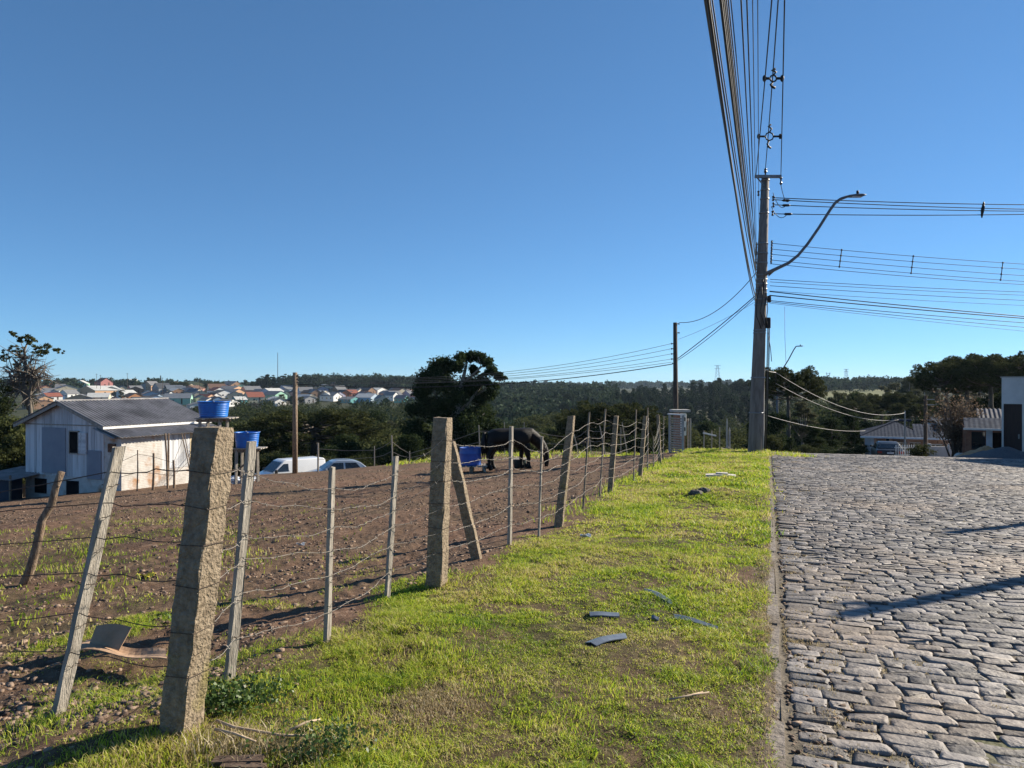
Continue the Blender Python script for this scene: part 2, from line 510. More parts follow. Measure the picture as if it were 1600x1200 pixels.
def build_road():
    rng = np.random.default_rng(4)
    mj = mat('road_joint', (.055, .045, .032), (.15, .12, .085), scale=22, bump=.6, c3=(.075, .085, .025), c3scale=1.3, c3lim=(.55, .68))
    ms = mat('cobble', (.092, .084, .080), (.215, .196, .186), scale=7, rough=.68, spec=.3, bump=.7, bscale=26, island=.95, contrast=(.25, .8), c3=(.26, .20, .15), c3scale=.6, c3lim=(.5, .75))
    # bed sheet
    us = np.concatenate([np.arange(-3, 1.2, .25), np.arange(1.2, 9, .05), np.arange(9, 20, .15), np.arange(20, 64, .7)]); vs_ = np.concatenate([np.linspace(.066, 1.0, 40)[:-1], np.linspace(1.0, 9.0, 60)])
    U, V = np.meshgrid(us, vs_, indexing='ij')
    x, y = xy(U.ravel(), V.ravel())
    z = road_z(x, y) - .007 + (fbm(x * 6, y * 6, 61) - .45) * .020 + (vnoise(x * 26, y * 26, 62) - .5) * .006
    nU, nV = len(us), len(vs_)
    i = np.arange(nU - 1)[:, None] * nV; j = np.arange(nV - 1)[None, :]
    f = np.stack([i + j, i + j + 1, i + nV + j + 1, i + nV + j], -1).reshape(-1, 4)[:, ::-1]
    verts = [np.stack([x, y, z], 1)]; faces = [f]; mi = [np.zeros(len(f), np.int32)]
    base = len(x)
    # stones in courses across the street
    cu = []; cv = []; hu = []; hv = []
    u = 1.2
    while u < 36:
        d = rng.uniform(.10, .145) if u < 20 else rng.uniform(.13, .18)
        v = .10 + rng.uniform(0, .05)
        while v < 9.0:
            l = rng.choice([rng.uniform(.11, .16), rng.uniform(.16, .235), rng.uniform(.22, .29)], p=[.25, .5, .25])
            if not (rng.random() < .16 * math.exp(-(v - .1) / .3)):
                cu.append(u + d / 2); cv.append(v + l / 2); hu.append(d / 2); hv.append(l / 2)
            v += l
        u += d
    cu, cv, hu, hv = map(np.array, (cu, cv, hu, hv))
    wob = (fbm(cv * .55, cu * .25, 91) - .5) * .5 + (fbm(cv * 1.7, cu * .8, 92) - .5) * .12
    gap = rng.uniform(.002, .007, len(cu))
    n = len(cu)
    # eight-sided outline per stone
    k8 = np.array([[-1, -.84], [-1, .84], [-.9, 1], [.9, 1], [1, .84], [1, -.84], [.9, -1], [-.9, -1]], float)
    out = k8[None] * np.stack([hv - gap, hu - gap], 1)[:, None] 
    out = out + rng.normal(0, .008, out.shape)
    ang = rng.normal(0, .055, n)
    ca, sa = np.cos(ang)[:, None], np.sin(ang)[:, None]
    ox = out[..., 0] * ca - out[..., 1] * sa; oy = out[..., 0] * sa + out[..., 1] * ca
    lift = rng.uniform(-.003, .006, n) + .005 + (fbm(cv * .8, cu * .8, 93) - .5) * .022
    tx = rng.normal(0, .024, n); ty = rng.normal(0, .032, n)
    rings = []
    for sc, dz in ((1.0, -.045), (1.0, -.007), (.965, -.001), (.80, .003)):
        rv = cv[:, None] + ox * sc; ru = cu[:, None] + wob[:, None] + oy * sc
        rz = lift[:, None] + dz + (tx[:, None] * ox + ty[:, None] * oy) * sc + rng.normal(0, .0022, ox.shape)
        px, py = xy(ru, rv)
        rings.append(np.stack([px, py, rz], -1))
    cx, cy = xy(cu + wob, cv)
    zc = road_z(cx, cy)
    P = np.stack(rings, 1)                     # n,4,8,3
    # follow the plane slope across each stone
    P[..., 2] += (zc[:, None] - .0368 * ((P[..., 0] * SA + P[..., 1] * CA).reshape(n, -1) - (cu + wob)[:, None])).reshape(n, 4, 8)
    fs = []
    for r in range(3):
        for a in range(8):
            b2 = (a + 1) % 8
            fs.append((r * 8 + a, r * 8 + b2, r * 8 + 8 + b2, r * 8 + 8 + a))
    fs += [(24, 25, 26, 27), (24, 27, 28, 31), (28, 29, 30, 31)]
    fs = np.array(fs)
    F = (fs[None] + (np.arange(n) * 32)[:, None, None]).reshape(-1, 4) + base
    verts.append(P.reshape(-1, 3)); faces.append(F); mi.append(np.ones(len(F), np.int32))
    o = npmesh('cobbled_road', np.concatenate(verts), np.concatenate(faces), [mj, ms], smooth=False)
    o.data.polygons.foreach_set('material_index', np.concatenate(mi))
    tag(o, kind='structure')
build_road()

def build_kerb():
    rng = random.Random(3)
    mb = MB()
    u = 1.4
    while u < 30:
        l = rng.uniform(.75, 1.1)
        a = Vector((*xy(u + .008, .03 + rng.uniform(-.012, .012)), 0)); b = Vector((*xy(u + l - .008, .03 + rng.uniform(-.012, .012)), 0))
        a.z = H(a.x, a.y) + rng.uniform(-.010, .008) - .078; b.z = H(b.x, b.y) + rng.uniform(-.010, .008) - .078
        d = b - a
        q = d.to_track_quat('Y', 'Z').to_matrix()
        mb.box((a + b) / 2, (.085 + rng.uniform(-.02, .01), d.length, .16), q, ch=.022)
        u += l
    o = mb.build('kerb', mat('kerb_stone', (.12, .10, .082), (.25, .215, .185), scale=9, bump=.9, bscale=30, contrast=(.3, .7), c3=(.10, .075, .05), c3scale=2.2, c3lim=(.5, .62)))
    tag(o, kind='structure')
build_kerb()

# ================================================================ GRASS AND STONES ON THE GROUND
def blades(name, zones, m, seed, label, catname, dead=False):
    rng = np.random.default_rng(seed)
    allv = []; allf = []
    off = 0
    for (u0, u1, v0, v1, dens, h0, w0, bend) in zones:
        n = int((u1 - u0) * (v1 - v0) * dens)
        u = rng.uniform(u0, u1, n); v = rng.uniform(v0, v1, n)
        x, y = xy(u, v)
        X = 800 + FPX * x / np.maximum(y, .3); 
        Y = 600 + FPX * (1.6 - 0.0) / np.maximum(y, .3)
        keep = (y > 1.5) & (X > -80) & (X < 1500)
        x, y = x[keep], y[keep]
        tf = turf(x, y)
        cl = .62 * fbm(x * 5.5, y * 5.5, 41) + .38 * vnoise(x * 17, y * 17, 47)
        keep = rng.random(len(x)) < np.clip((tf - .05), 0, 1) * (.30 + .95 * sstep(.32, .58, cl))
        x, y, tf, cl = x[keep], y[keep], tf[keep], cl[keep]
        n = len(x)
        z = hgt(x, y, True) - .004
        big = fbm(x * 1.4, y * 1.4, 43)
        h = h0 * (.45 + .9 * rng.random(n)) * (.25 + 1.6 * cl) * (.55 + .9 * sstep(.35, .7, big))
        w = w0 * rng.uniform(.6, 1.3, n)
        a = rng.uniform(0, 2 * np.pi, n); dx, dy = np.cos(a), np.sin(a)
        la = rng.uniform(0, 2 * np.pi, n); ln = h * rng.uniform(.25, bend, n); lx, ly = np.cos(la) * ln, np.sin(la) * ln
        p = np.stack([x, y, z], 1)
        v0_ = p + np.stack([-dx * w, -dy * w, 0 * w], 1); v1_ = p + np.stack([dx * w, dy * w, 0 * w], 1)
        mid = p + np.stack([lx * .35, ly * .35, h * .6], 1)
        v2_ = mid + np.stack([dx * w * .8, dy * w * .8, 0 * w], 1); v3_ = mid + np.stack([-dx * w * .8, -dy * w * .8, 0 * w], 1)
        tip = p + np.stack([lx, ly, h * rng.uniform(.7, 1.05, n)], 1)
        v4_ = tip + np.stack([dx * w * .15, dy * w * .15, 0 * w], 1); v5_ = tip - np.stack([dx * w * .15, dy * w * .15, 0 * w], 1)
        V = np.stack([v0_, v1_, v2_, v3_, v4_, v5_], 1).reshape(-1, 3)
        o6 = np.arange(n)[:, None] * 6 + off
        F = np.concatenate([o6 + np.array([0, 1, 2, 3]), o6 + np.array([3, 2, 4, 5])], 1).reshape(-1, 4)
        allv.append(V); allf.append(F); off += len(V)
    o = npmesh(name, np.concatenate(allv), np.concatenate(allf), m)
    return tag(o, label, catname, kind='stuff')

def grass_material(name, stops, transl):
    m = bpy.data.materials.new(name); m.use_nodes = True
    nt = m.node_tree; N = nt.nodes; L = nt.links; b = N['Principled BSDF']; out = N['Material Output']
    b.inputs['Roughness'].default_value = .5; b.inputs['Specular IOR Level'].default_value = .3
    g = N.new('ShaderNodeNewGeometry'); tc = N.new('ShaderNodeTexCoord')
    nz = N.new('ShaderNodeTexNoise'); nz.inputs['Scale'].default_value = 1.1; nz.inputs['Detail'].default_value = 5
    L.new(tc.outputs['Object'], nz.inputs['Vector'])
    ma = N.new('ShaderNodeMath'); ma.operation = 'MULTIPLY_ADD'; ma.inputs[1].default_value = 1.7; ma.inputs[2].default_value = -.56
    L.new(nz.outputs['Fac'], ma.inputs[0])
    mb_ = N.new('ShaderNodeMath'); mb_.operation = 'MULTIPLY_ADD'; mb_.inputs[1].default_value = .70
    L.new(g.outputs['Random Per Island'], mb_.inputs[0]); L.new(ma.outputs[0], mb_.inputs[2])
    cr = N.new('ShaderNodeValToRGB'); e = cr.color_ramp.elements
    while len(e) < len(stops): e.new(.5)
    for k, (p, c) in enumerate(stops): e[k].position = p; e[k].color = (*c, 1)
    L.new(mb_.outputs[0], cr.inputs[0]); L.new(cr.outputs[0], b.inputs['Base Color'])
    tr = N.new('ShaderNodeBsdfTranslucent'); L.new(cr.outputs[0], tr.inputs[0])
    ms = N.new('ShaderNodeMixShader'); ms.inputs[0].default_value = transl
    L.new(b.outputs[0], ms.inputs[1]); L.new(tr.outputs[0], ms.inputs[2]); L.new(ms.outputs[0], out.inputs[0])
    return m

GR = grass_material('grass_blade', [(.13, (.075, .165, .016)), (.38, (.25, .37, .028)), (.68, (.46, .52, .045)), (.9, (.52, .46, .13)), (1.0, (.52, .42, .22))], .5)
zones = [(1.0, 5.2, -5.2, .05, 17000, .024, .0021, 1.7), (5.2, 9, -4.6, .05, 10000, .027, .0031, 1.6),
         (9, 16, -3.9, .03, 4200, .033, .005, 1.4), (16, 33, -4.0, .3, 1500, .055, .009, 1.0),
         (4, 16, -14, -4.6, 420, .045, .006, .8), (29, 38, -22, -3.4, 160, .10, .016, .7)]
blades('grass', zones, GR, 7, 'short sunlit green grass covering the verge between the wire fence and the cobbled road', 'grass')

def tufts(name, spots, m, seed, label, cat):
    """longer tufts at chosen places"""
    rng = np.random.default_rng(seed); V = []; F = []; off = 0
    for (x0, y0, r, n, h0, w0) in spots:
        q = rng.normal(size=(n, 2)) * r * .5
        x = x0 + q[:, 0]; y = y0 + q[:, 1]; z = np.where((uv(x, y)[1] > .1) & (uv(x, y)[0] < 31), road_z(x, y), hgt(x, y, True)) - .005
        h = h0 * rng.uniform(.4, 1.15, n); w = w0 * rng.uniform(.6, 1.2, n)
        a = rng.uniform(0, 6.283, n); dx, dy = np.cos(a) * w, np.sin(a) * w
        la = rng.uniform(0, 6.283, n); ln = h * rng.uniform(.15, .8, n); lx, ly = np.cos(la) * ln, np.sin(la) * ln
        p = np.stack([x, y, z], 1); o3 = lambda a_, b_, c_: np.stack([a_, b_, c_], 1)
        pts = [p - o3(dx, dy, 0 * h), p + o3(dx, dy, 0 * h)]
        mid = p + o3(lx * .35, ly * .35, h * .62)
        pts += [mid + o3(dx, dy, 0 * h) * .75, mid - o3(dx, dy, 0 * h) * .75]
        tip = p + o3(lx, ly, h * .95)
        pts += [tip + o3(dx, dy, 0 * h) * .12, tip - o3(dx, dy, 0 * h) * .12]
        V.append(np.stack(pts, 1).reshape(-1, 3)); o6 = np.arange(n)[:, None] * 6 + off
        F.append(np.concatenate([o6 + np.array([0, 1, 2, 3]), o6 + np.array([3, 2, 4, 5])], 1).reshape(-1, 4)); off += 6 * n
    return tag(npmesh(name, np.concatenate(V), np.concatenate(F), m), label, cat, kind='stuff')

rs = random.Random(12)
sp = []
for px, py, r, n, h, w in [(180, 1185, .25, 500, .075, .003), (285, 1165, .18, 500, .09, .003), (230, 1195, .25, 500, .08, .003), (60, 1140, .3, 400, .09, .003),
                           (560, 1080, .35, 700, .065, .003), (690, 1020, .22, 420, .085, .003), (500, 1130, .3, 600, .07, .003), (760, 1060, .3, 500, .06, .003), (620, 1170, .3, 600, .06, .003),
                           (730, 975, .25, 300, .065, .003), (870, 1130, .3, 500, .07, .003), (960, 1080, .3, 400, .06, .003), (420, 1080, .25, 400, .08, .003),
                           (1130, 880, .3, 250, .09, .004), (1080, 860, .3, 250, .09, .004), (990, 800, .4, 250, .10, .005), (1100, 900, .25, 200, .08, .004)]:
    g = gp(px, py); sp.append((g.x, g.y, r, int(n * 1.4), h * .62, w * .85))
for u in np.arange(10, 33, .8):          # rank growth along the foot of the fence and the kerb
    sp.append((*xy(u, -2.9 + rs.uniform(-.3, .3)), .3, 40, .12, .006))
    sp.append((*xy(u, -.15 + rs.uniform(-.1, .1)), .3, 50, .09, .006))
for k in range(26):
    sp.append((*xy(rs.uniform(31, 35), rs.uniform(-8, .8)), .7, 90, .16, .012))
for k in range(10):
    sp.append((*xy(rs.uniform(28, 31), rs.uniform(-.6, 1.2)), .6, 60, .14, .012))
tufts('tall_grass', sp, GR, 5, 'longer tufts of green grass rising from the mown verge and round the post feet', 'grass')
# weeds in the joints of the paving near the kerb
sp = []
for k in range(520):
    u = 2.2 + 26 * rs.random() ** 1.6
    v = .12 + abs(rs.gauss(0, .45)) if rs.random() < .7 else rs.uniform(.3, 6)
    sp.append((*xy(u, v), .06, 22, .022, .0022 + .0002 * u))
DRY = grass_material('dry_blade', [(.2, (.16, .14, .055)), (.5, (.34, .27, .14)), (.8, (.48, .39, .23)), (1, (.56, .47, .32))], .35)
tufts('joint_weeds', sp, DRY, 6, 'tiny weeds growing in the joints of the cobbled road', 'weeds')
sp = []
for px, py, r, n in [(680, 1085, .30, 3200), (650, 1095, .2, 1200), (1180, 985, .3, 2500), (1150, 985, .35, 900), (1190, 960, .25, 500), (1110, 950, .3, 350), (900, 1150, .3, 350), (1130, 1120, .3, 300), (800, 1010, .35, 300), (1180, 1050, .2, 300), (640, 1130, .3, 300), (420, 1175, .25, 300), (1020, 1060, .4, 300), (930, 880, .4, 250), (560, 1000, .3, 250), (860, 1060, .4, 250)]:
    g = gp(px, py); sp.append((g.x, g.y, r, int(n * 1.8), .024, .0024))
g = gp(415, 1172)
for u in np.arange(2.2, 16, .13): sp.append((*xy(u, -.05 + rs.gauss(0, .03)), .09, 60, .03, .002 + .0002 * u))
for k in range(5): sp.append((g.x + .12 * (k - 2), g.y + .03 * (k % 2), .16, 130, .10, .0026))
tufts('straw', sp, DRY, 8, 'dead straw coloured grass lying in worn patches of the verge', 'straw')

def pebbles():
    rng = np.random.default_rng(11); V = []; F = []; off = 0
    base = np.array([[-1, -1, -.6], [1, -1, -.6], [1, 1, -.6], [-1, 1, -.6], [-.8, -.7, .6], [.7, -.8, .6], [.8, .7, .5], [-.7, .8, .6]], float)
    fc = np.array([[3, 2, 1, 0], [4, 5, 6, 7], [0, 1, 5, 4], [1, 2, 6, 5], [2, 3, 7, 6], [3, 0, 4, 7]])
    def put(x, y, s, zf=None):
        nonlocal off
        n = len(x); z = (hgt(x, y, True) if zf is None else zf(x, y)) + s * .05
        a = rng.uniform(0, 6.28, n); ca, sa = np.cos(a), np.sin(a)
        b = base[None] * (1 + rng.normal(0, .30, (n, 8, 3))) * (s[:, None] * np.array([1, 1, .75]) * rng.uniform(.7, 1.3, (n, 3)))[:, None, :]
        P = np.stack([b[..., 0] * ca[:, None] - b[..., 1] * sa[:, None] + x[:, None], b[..., 0] * sa[:, None] + b[..., 1] * ca[:, None] + y[:, None], b[..., 2] + z[:, None]], -1)
        V.append(P.reshape(-1, 3)); F.append((fc[None] + (np.arange(n) * 8)[:, None, None]).reshape(-1, 4) + off); off += 8 * n
    n = 34000
    y = np.exp(rng.uniform(math.log(2.3), math.log(30), n)); X = rng.uniform(-60, 1050, n); x = (X - 800) / FPX * y
    u, v = uv(x, y); cl = fbm(x * 1.5, y * 1.5, 51)
    k = (v < -2.8 - .5 * (u > 10)) & (rng.random(n) < sstep(.38, .62, cl) + .12) & (turf(x, y) < .5) & (rng.random(n) < np.clip(y / 6, .25, 1))
    put(x[k], y[k], np.abs(rng.normal(.0, .0075, k.sum())) + .0025 + .0004 * y[k])
    n = 1500                                 # loose earth heap under the fallen board and by the first post
    x = rng.normal(-2.35, .42, n); y = rng.normal(4.0, .28, n)
    put(x, y, np.abs(rng.normal(0, .0085, n)) + .003)
    n = 2600
    u = 2.3 + 27 * rng.random(n) ** 1.5; v = .02 + np.abs(rng.normal(0, .22, n)); x, y = xy(u, v)
    put(x, y, np.abs(rng.normal(0, .005, n)) + .003, lambda x, y: np.where(uv(x, y)[1] > .1, road_z(x, y), hgt(x, y, True)))
    m = mat('pebble', (.095, .062, .044), (.30, .215, .155), scale=6, bump=.6, island=1.0, contrast=(.2, 1.0))
    o = npmesh('loose_stones', np.concatenate(V), np.concatenate(F), m)
    tag(o, 'loose reddish stones and clods scattered over the bare earth of the paddock', 'stones', kind='stuff')
pebbles()
# ================================================================ SHARED MATERIALS
M = {}
M['concrete'] = mat('rough_concrete', (.15, .113, .075), (.33, .262, .185), scale=26, bump=1.0, bscale=60, contrast=(.3, .7), c3=(.20, .17, .055), c3scale=3.5, c3lim=(.58, .75))
M['wood'] = mat('weathered_wood', (.20, .175, .145), (.44, .40, .345), scale=5, bump=.6, bscale=26, stretch=(6, 6, .7), contrast=(.3, .72))
M['stick'] = mat('dry_branch', (.13, .085, .055), (.30, .225, .16), scale=9, bump=.8, bscale=30, stretch=(3, 3, 1))
M['thin'] = mat('thin_batten', (.14, .11, .085), (.30, .26, .21), scale=9, bump=.4, stretch=(3, 3, .7))
M['wire'] = mat('galvanised_wire', (.17, .15, .13), (.30, .27, .235), rough=.6, metal=.1, scale=30)
M['rust'] = mat('rusty_wire', (.05, .035, .028), (.11, .075, .055), rough=.8, scale=30)
M['bark'] = mat('bark', (.055, .045, .036), (.14, .115, .09), scale=10, bump=.8, bscale=20, stretch=(2, 2, .5))
M['palebark'] = mat('pale_bark', (.19, .165, .14), (.34, .31, .27), scale=8, bump=.5, bscale=18, stretch=(2, 2, .5))
M['black'] = mat('black_rubber', (.012, .012, .013), (.03, .03, .03), rough=.6, scale=20)
M['glass'] = mat('dark_glass', (.012, .016, .022), (.02, .026, .034), rough=.06, spec=.7, scale=2)
M['steel'] = mat('grey_steel', (.16, .17, .18), (.26, .27, .28), rough=.45, metal=.6, scale=12)
M['dark'] = mat('dark_interior', (.008, .008, .009), (.016, .016, .017), rough=.95, spec=.1, scale=3)
M['white'] = mat('white_paint', (.62, .61, .58), (.76, .75, .72), rough=.55, scale=4)

# ================================================================ WIRE FENCE ALONG THE VERGE
def rough_post(B, T, w, m_taper=.9, seed=0, rot=None, seg=9, d=None, jit=.006):
    """square post from B to T with an uneven surface and broken edges"""
    rng = np.random.default_rng(seed)
    B, T = Vector(B), Vector(T)
    ax = (T - B)
    q = ax.to_track_quat('Z', 'Y').to_matrix()
    if rot is None: rot = 0
    ux = Vector((CA, -SA, 0)); uy = Vector((SA, CA, 0))
    if rot: 
        mm = Matrix.Rotation(rot, 3, 'Z'); ux = mm @ ux; uy = mm @ uy
    d = d or w
    e = .12
    ring = [(-1, -1 + e), (-1 + e, -1), (0, -1), (1 - e, -1), (1, -1 + e), (1, 0), (1, 1 - e), (1 - e, 1), (0, 1), (-1 + e, 1), (-1, 1 - e), (-1, 0)]
    n = len(ring); vs = []; fs = []
    for i in range(seg + 1):
        f = i / seg
        s = (1 + (m_taper - 1) * f)
        if i == seg: s *= .93
        p = B + ax * (f if i < seg else .995 + .005)
        for a, b in ring:
            vs.append(p + ux * (a * w / 2 * s + rng.normal(0, jit)) + uy * (b * d / 2 * s + rng.normal(0, jit)) + Vector((0, 0, rng.normal(0, jit) if i == seg else 0)))
    for i in range(seg):
        for k in range(n):
            j = (k + 1) % n
            fs.append((i * n + k, i * n + j, (i + 1) * n + j, (i + 1) * n + k))
    fs.append(tuple(range(seg * n, seg * n + n)))
    return vs, fs

def post_px(b, tpx, sink=.12):
    g = gp(*b)
    T = at(tpx[0], tpx[1], g.y)
    ax = (T - g).normalized()
    return g, T, g - ax * sink

fence = thing('wire_fence', 'barbed wire fence on rough concrete posts and thin wooden battens along the grass verge', 'fence', tuple(gp(682, 912)))
FO = Vector(fence.location)
def fpart(mb, name, m, smooth=False, label=None):
    mb.v = [tuple(Vector(p) - FO) for p in mb.v]
    o = mb.build(name, m, fence, smooth)
    if label: o['label'] = label
    return o
line = []      # (base, top, half thickness)
CP = [((282, 1142), (336, 668), .142, .96), ((682, 913), (692, 652), .150, .92), ((873, 822), (893, 650), .105, .85), ((953, 770), (963, 650), .10, .82), ((1000, 745), (1008, 650), .10, .85), ((1031, 724), (1028, 648), .10, .85)]
CT = []
labs = ['thick leaning concrete post standing nearest the viewer', 'upright concrete post with a brace leaning on it']
for k, (b, tp, w, tap) in enumerate(CP):
    g, T, S = post_px(b, tp)
    mb = MB(); mb.add(*rough_post(S, T, w, tap, seed=k, seg=26 if k == 0 else 16, jit=.0032 if k < 2 else .003))
    fpart(mb, 'concrete_post', M['concrete'], False, labs[k] if k < 2 else None)
    CT.append((g, T, w / 2)); line.append((g, T, w / 2))
BT = [((90, 1122), (186, 698), .07, .03, 'w'), ((358, 1068), (393, 690), .055, .035, 'w'), ((511, 1000), (519, 730), .048, .03, 'w'), ((605, 932), (619, 713), .05, .03, 'w'),
      ((796, 852), (799, 666), .05, .035, 'w'), ((842, 838), (847, 682), .03, .024, 'w'), ((911, 797), (921, 644), .026, .024, 't'), ((937, 777), (946, 639), .028, .024, 't'),
      ((990, 752), (994, 640), .03, .026, 't'), ((1012, 738), (1012, 637), .03, .026, 't'), ((1021, 731), (1021, 682), .03, .03, 't'), ((1036, 719), (1037, 650), .03, .03, 't')]
for k, (b, tp, w, d, kd) in enumerate(BT):
    g, T, S = post_px(b, tp, .05)
    mb = MB(); mb.add(*rough_post(S, T, w, .95, seed=20 + k, seg=10, d=d, jit=.0016, rot=R(84 + random.Random(k).uniform(-9, 9))))
    fpart(mb, 'wooden_batten', M['wood' if kd == 'w' else 'thin'], False, ['wide weathered batten leaning to the right at the corner'][0] if k == 0 else None)
    if k: line.append((g, T, d / 2))
    else: cornerA = (g, T, d / 2)
g = gp(745, 873); T = at(703, 690, g.y - .12)
mb = MB(); mb.add(*rough_post(g + (g - T).normalized() * .1, T, .10, 1, seed=77, seg=10, rot=R(8), jit=.003)); fpart(mb, 'brace_post', M['concrete'], False, 'slanting brace propped against the second concrete post')
line.sort(key=lambda q: uv(q[0].x, q[0].y)[0])

rngf = random.Random(5)
FR = [.86, .745, .62, .49, .345, .20]
VO = Vector((CA, -SA, 0))
def strand(points, rad, barbs=True, sagk=.015):
    """wavy strand through the given points"""
    out = []
    for i in range(len(points) - 1):
        a, b = points[i], points[i + 1]; L = (b - a).length
        n = max(4, int(L / .07)) if a.y < 14 else 7
        sag = L * sagk * rngf.choice([.3, .6, 1, 1.6, 2.6])
        ph = rngf.uniform(0, 6)
        for k in range(n):
            f = k / n
            p = a.lerp(b, f)
            p.z -= sag * 4 * f * (1 - f)
            w = min(1, 4 * f * (1 - f) * 2)
            p += Vector((rngf.gauss(0, .002), rngf.gauss(0, .002), rngf.gauss(0, .003) + .010 * math.sin(ph + f * 9))) * w
            out.append(p)
    out.append(points[-1])
    return out
for k, fr in enumerate(FR):
    pts = []
    for (g, T, ht) in line:
        f2 = min(.97, max(.05, fr + rngf.uniform(-.035, .035)))
        if (T - g).length < .9: f2 = fr
        pts.append(g.lerp(T, f2) - Vector((SA, CA, 0)) * (ht + .004) * (1 if ht > .05 else .8) + VO * (.03 if ht < .05 else .05))
    pts[0] = pts[0] + VO * .02
    pl = strand(pts, .003)
    mb = MB()
    far = [(.0016 + .00008 * max(0, p.y - 3)) for p in pl]
    mb.tube(pl, far, n=4)
    s = 0
    for i in range(1, len(pl)):
        s += (pl[i] - pl[i - 1]).length
        if s > .13 and pl[i].y < 10:
            s = 0
            d = (pl[i] - pl[i - 1]).normalized(); c = d.cross(Vector((rngf.gauss(0, 1), rngf.gauss(0, 1), rngf.gauss(0, 1)))).normalized(); e = d.cross(c)
            r_ = .0016 + .00015 * pl[i].y
            mb.tube([pl[i] - c * .013, pl[i] + c * .013], r_, n=3); mb.tube([pl[i] + d * .007 - e * .013, pl[i] + d * .007 + e * .013], r_, n=3)
    fpart(mb, 'barbed_strand', M['wire'])
# strands that turn the corner at the first post and run off to the left
far_left = [Vector((*xy(3.4, -9.5), 0)), Vector((*xy(3.6, -16), 0))]
for k, fr in enumerate(FR):
    g, T, ht = CT[0]; a = g.lerp(T, fr) - VO * (ht + .004)
    gA, TA, hA = cornerA; b = gA.lerp(TA, min(.97, fr + .05)) - Vector((SA, CA, 0)) * .025
    pts = [a, b]
    for q in far_left: pts.append(Vector((q.x, q.y, H(q.x, q.y) + fr * 1.3)))
    pl = strand(pts, .0028, sagk=.012)
    mb = MB(); mb.tube(pl, .0026, n=4); fpart(mb, 'barbed_strand', M['rust'])
# tie wires wound round posts and battens
for (g, T, ht) in line + [cornerA]:
    if g.y > 16: continue
    hw = ht if ht > .05 else .03
    for fr in FR:
        p = g.lerp(T, fr)
        ux, uy = VO * (hw + .006), Vector((SA, CA, 0)) * (ht + .006)
        j = [Vector((0, 0, rngf.gauss(0, .006))) for _ in range(4)]
        c = [p - ux - uy + j[0], p + ux - uy + j[1], p + ux + uy + j[2], p - ux + uy + j[3]]
        mb = MB()
        for rep in range(1):
            dz = Vector((0, 0, rep * .012))
            mb.tube([q + dz for q in c] + [c[0] + dz], .0020, n=4, cap=False)
        fpart(mb, 'tie_wire', M['rust'])

# crooked stake standing in the paddock
g = gp(34, 914); T = at(96, 737, g.y)
mb = MB(); rr_ = random.Random(9)
pts = [g.lerp(T, k / 7) + Vector((rr_.gauss(0, .018), rr_.gauss(0, .018), 0)) * (0 < k < 7) for k in range(8)]
pts[0] -= Vector((.02, 0, .1))
pts[6] += Vector((.015, 0, 0)); 
mb.tube(pts, [.05, .052, .046, .048, .042, .043, .038, .04], n=9)
mb.tube([pts[3], pts[3] + Vector((-.06, -.02, .05))], [.028, .012], n=6)
mb.tube([pts[6], pts[6] + Vector((.05, -.02, .03))], [.025, .014], n=6)
O_ = Vector(g); mb.v = [tuple(Vector(p) - O_) for p in mb.v]
o = mb.build('wooden_stake', M['stick'], None, True); o.location = O_
tag(o, 'crooked rough branch leaning in the paddock as a stake at the far left', 'stake')

# thin pole fence at the far edge of the paddock
edge = thing('pole_fence', 'sparse fence of thin poles and a wire along the far edge of the paddock', 'fence', tuple(on(612, 37.6)))
EO = Vector(edge.location)
eposts = [((497, 742), (497, 692), .09), ((585, 728), (585, 697), .05), ((613, 728), (612, 680), .08), ((640, 722), (640, 705), .06), ((750, 716), (748, 664), .07), ((789, 713), (788, 660), .05), ((819, 712), (819, 660), .05),
          ((904, 706), (897, 679), .07), ((924, 706), (918, 662), .06), ((946, 706), (937, 665), .07), ((970, 705), (970, 668), .05), ((982, 706), (972, 660), .06)]
prev = None
wmb = MB()
for (b, tp, w) in eposts:
    t = 37.5
    B = on(b[0], t); T = at(tp[0], tp[1], t)
    mb = MB(); mb.tube([Vector(B) - Vector((0, 0, .1)) - EO, B.lerp(T, .5) - EO, T - EO], [w * .55, w * .5, w * .42], n=6)
    mb.build('pole', M['wood'], edge)
    if prev is not None and abs(T.x - prev.x) < 7:
        for f in (.45, .8):
            a = Vector((prev.x, t - .03, prev.z * f + pb.z * (1 - f))); c = Vector((T.x, t - .03, T.z * f + B.z * (1 - f)))
            m_ = a.lerp(c, .5) - Vector((0, 0, .06))
            wmb.tube([a - EO, m_ - EO, c - EO], .012, n=4)
    prev, pb = T, B
wmb.build('fence_wire', M['wire'], edge)

# ================================================================ WHITE SHED
def corr_sheet(p0, along, slope, wl=.177, amp=.028, th=.02, nseg=3):
    """corrugated roofing: 'along' runs across the corrugations, 'slope' runs down them"""
    p0, along, slope = Vector(p0), Vector(along), Vector(slope)
    n = max(2, int(along.length / wl * 6)); nr = along.cross(slope).normalized()
    if nr.z < 0: nr = -nr
    vs = []; fs = []
    for i in range(n + 1):
        q = p0 + along * (i / n)
        off = nr * (amp * math.sin(2 * math.pi * i / 6))
        for j in range(nseg + 1):
            vs.append(q + slope * (j / nseg) + off)
        vs.append(q + slope + off - nr * th)
        vs.append(q + off - nr * th)
    r = nseg + 3
    for i in range(n):
        for j in range(r):
            k = (j + 1) % r
            fs.append((i * r + j, (i + 1) * r + j, (i + 1) * r + k, i * r + k))
    return vs, fs

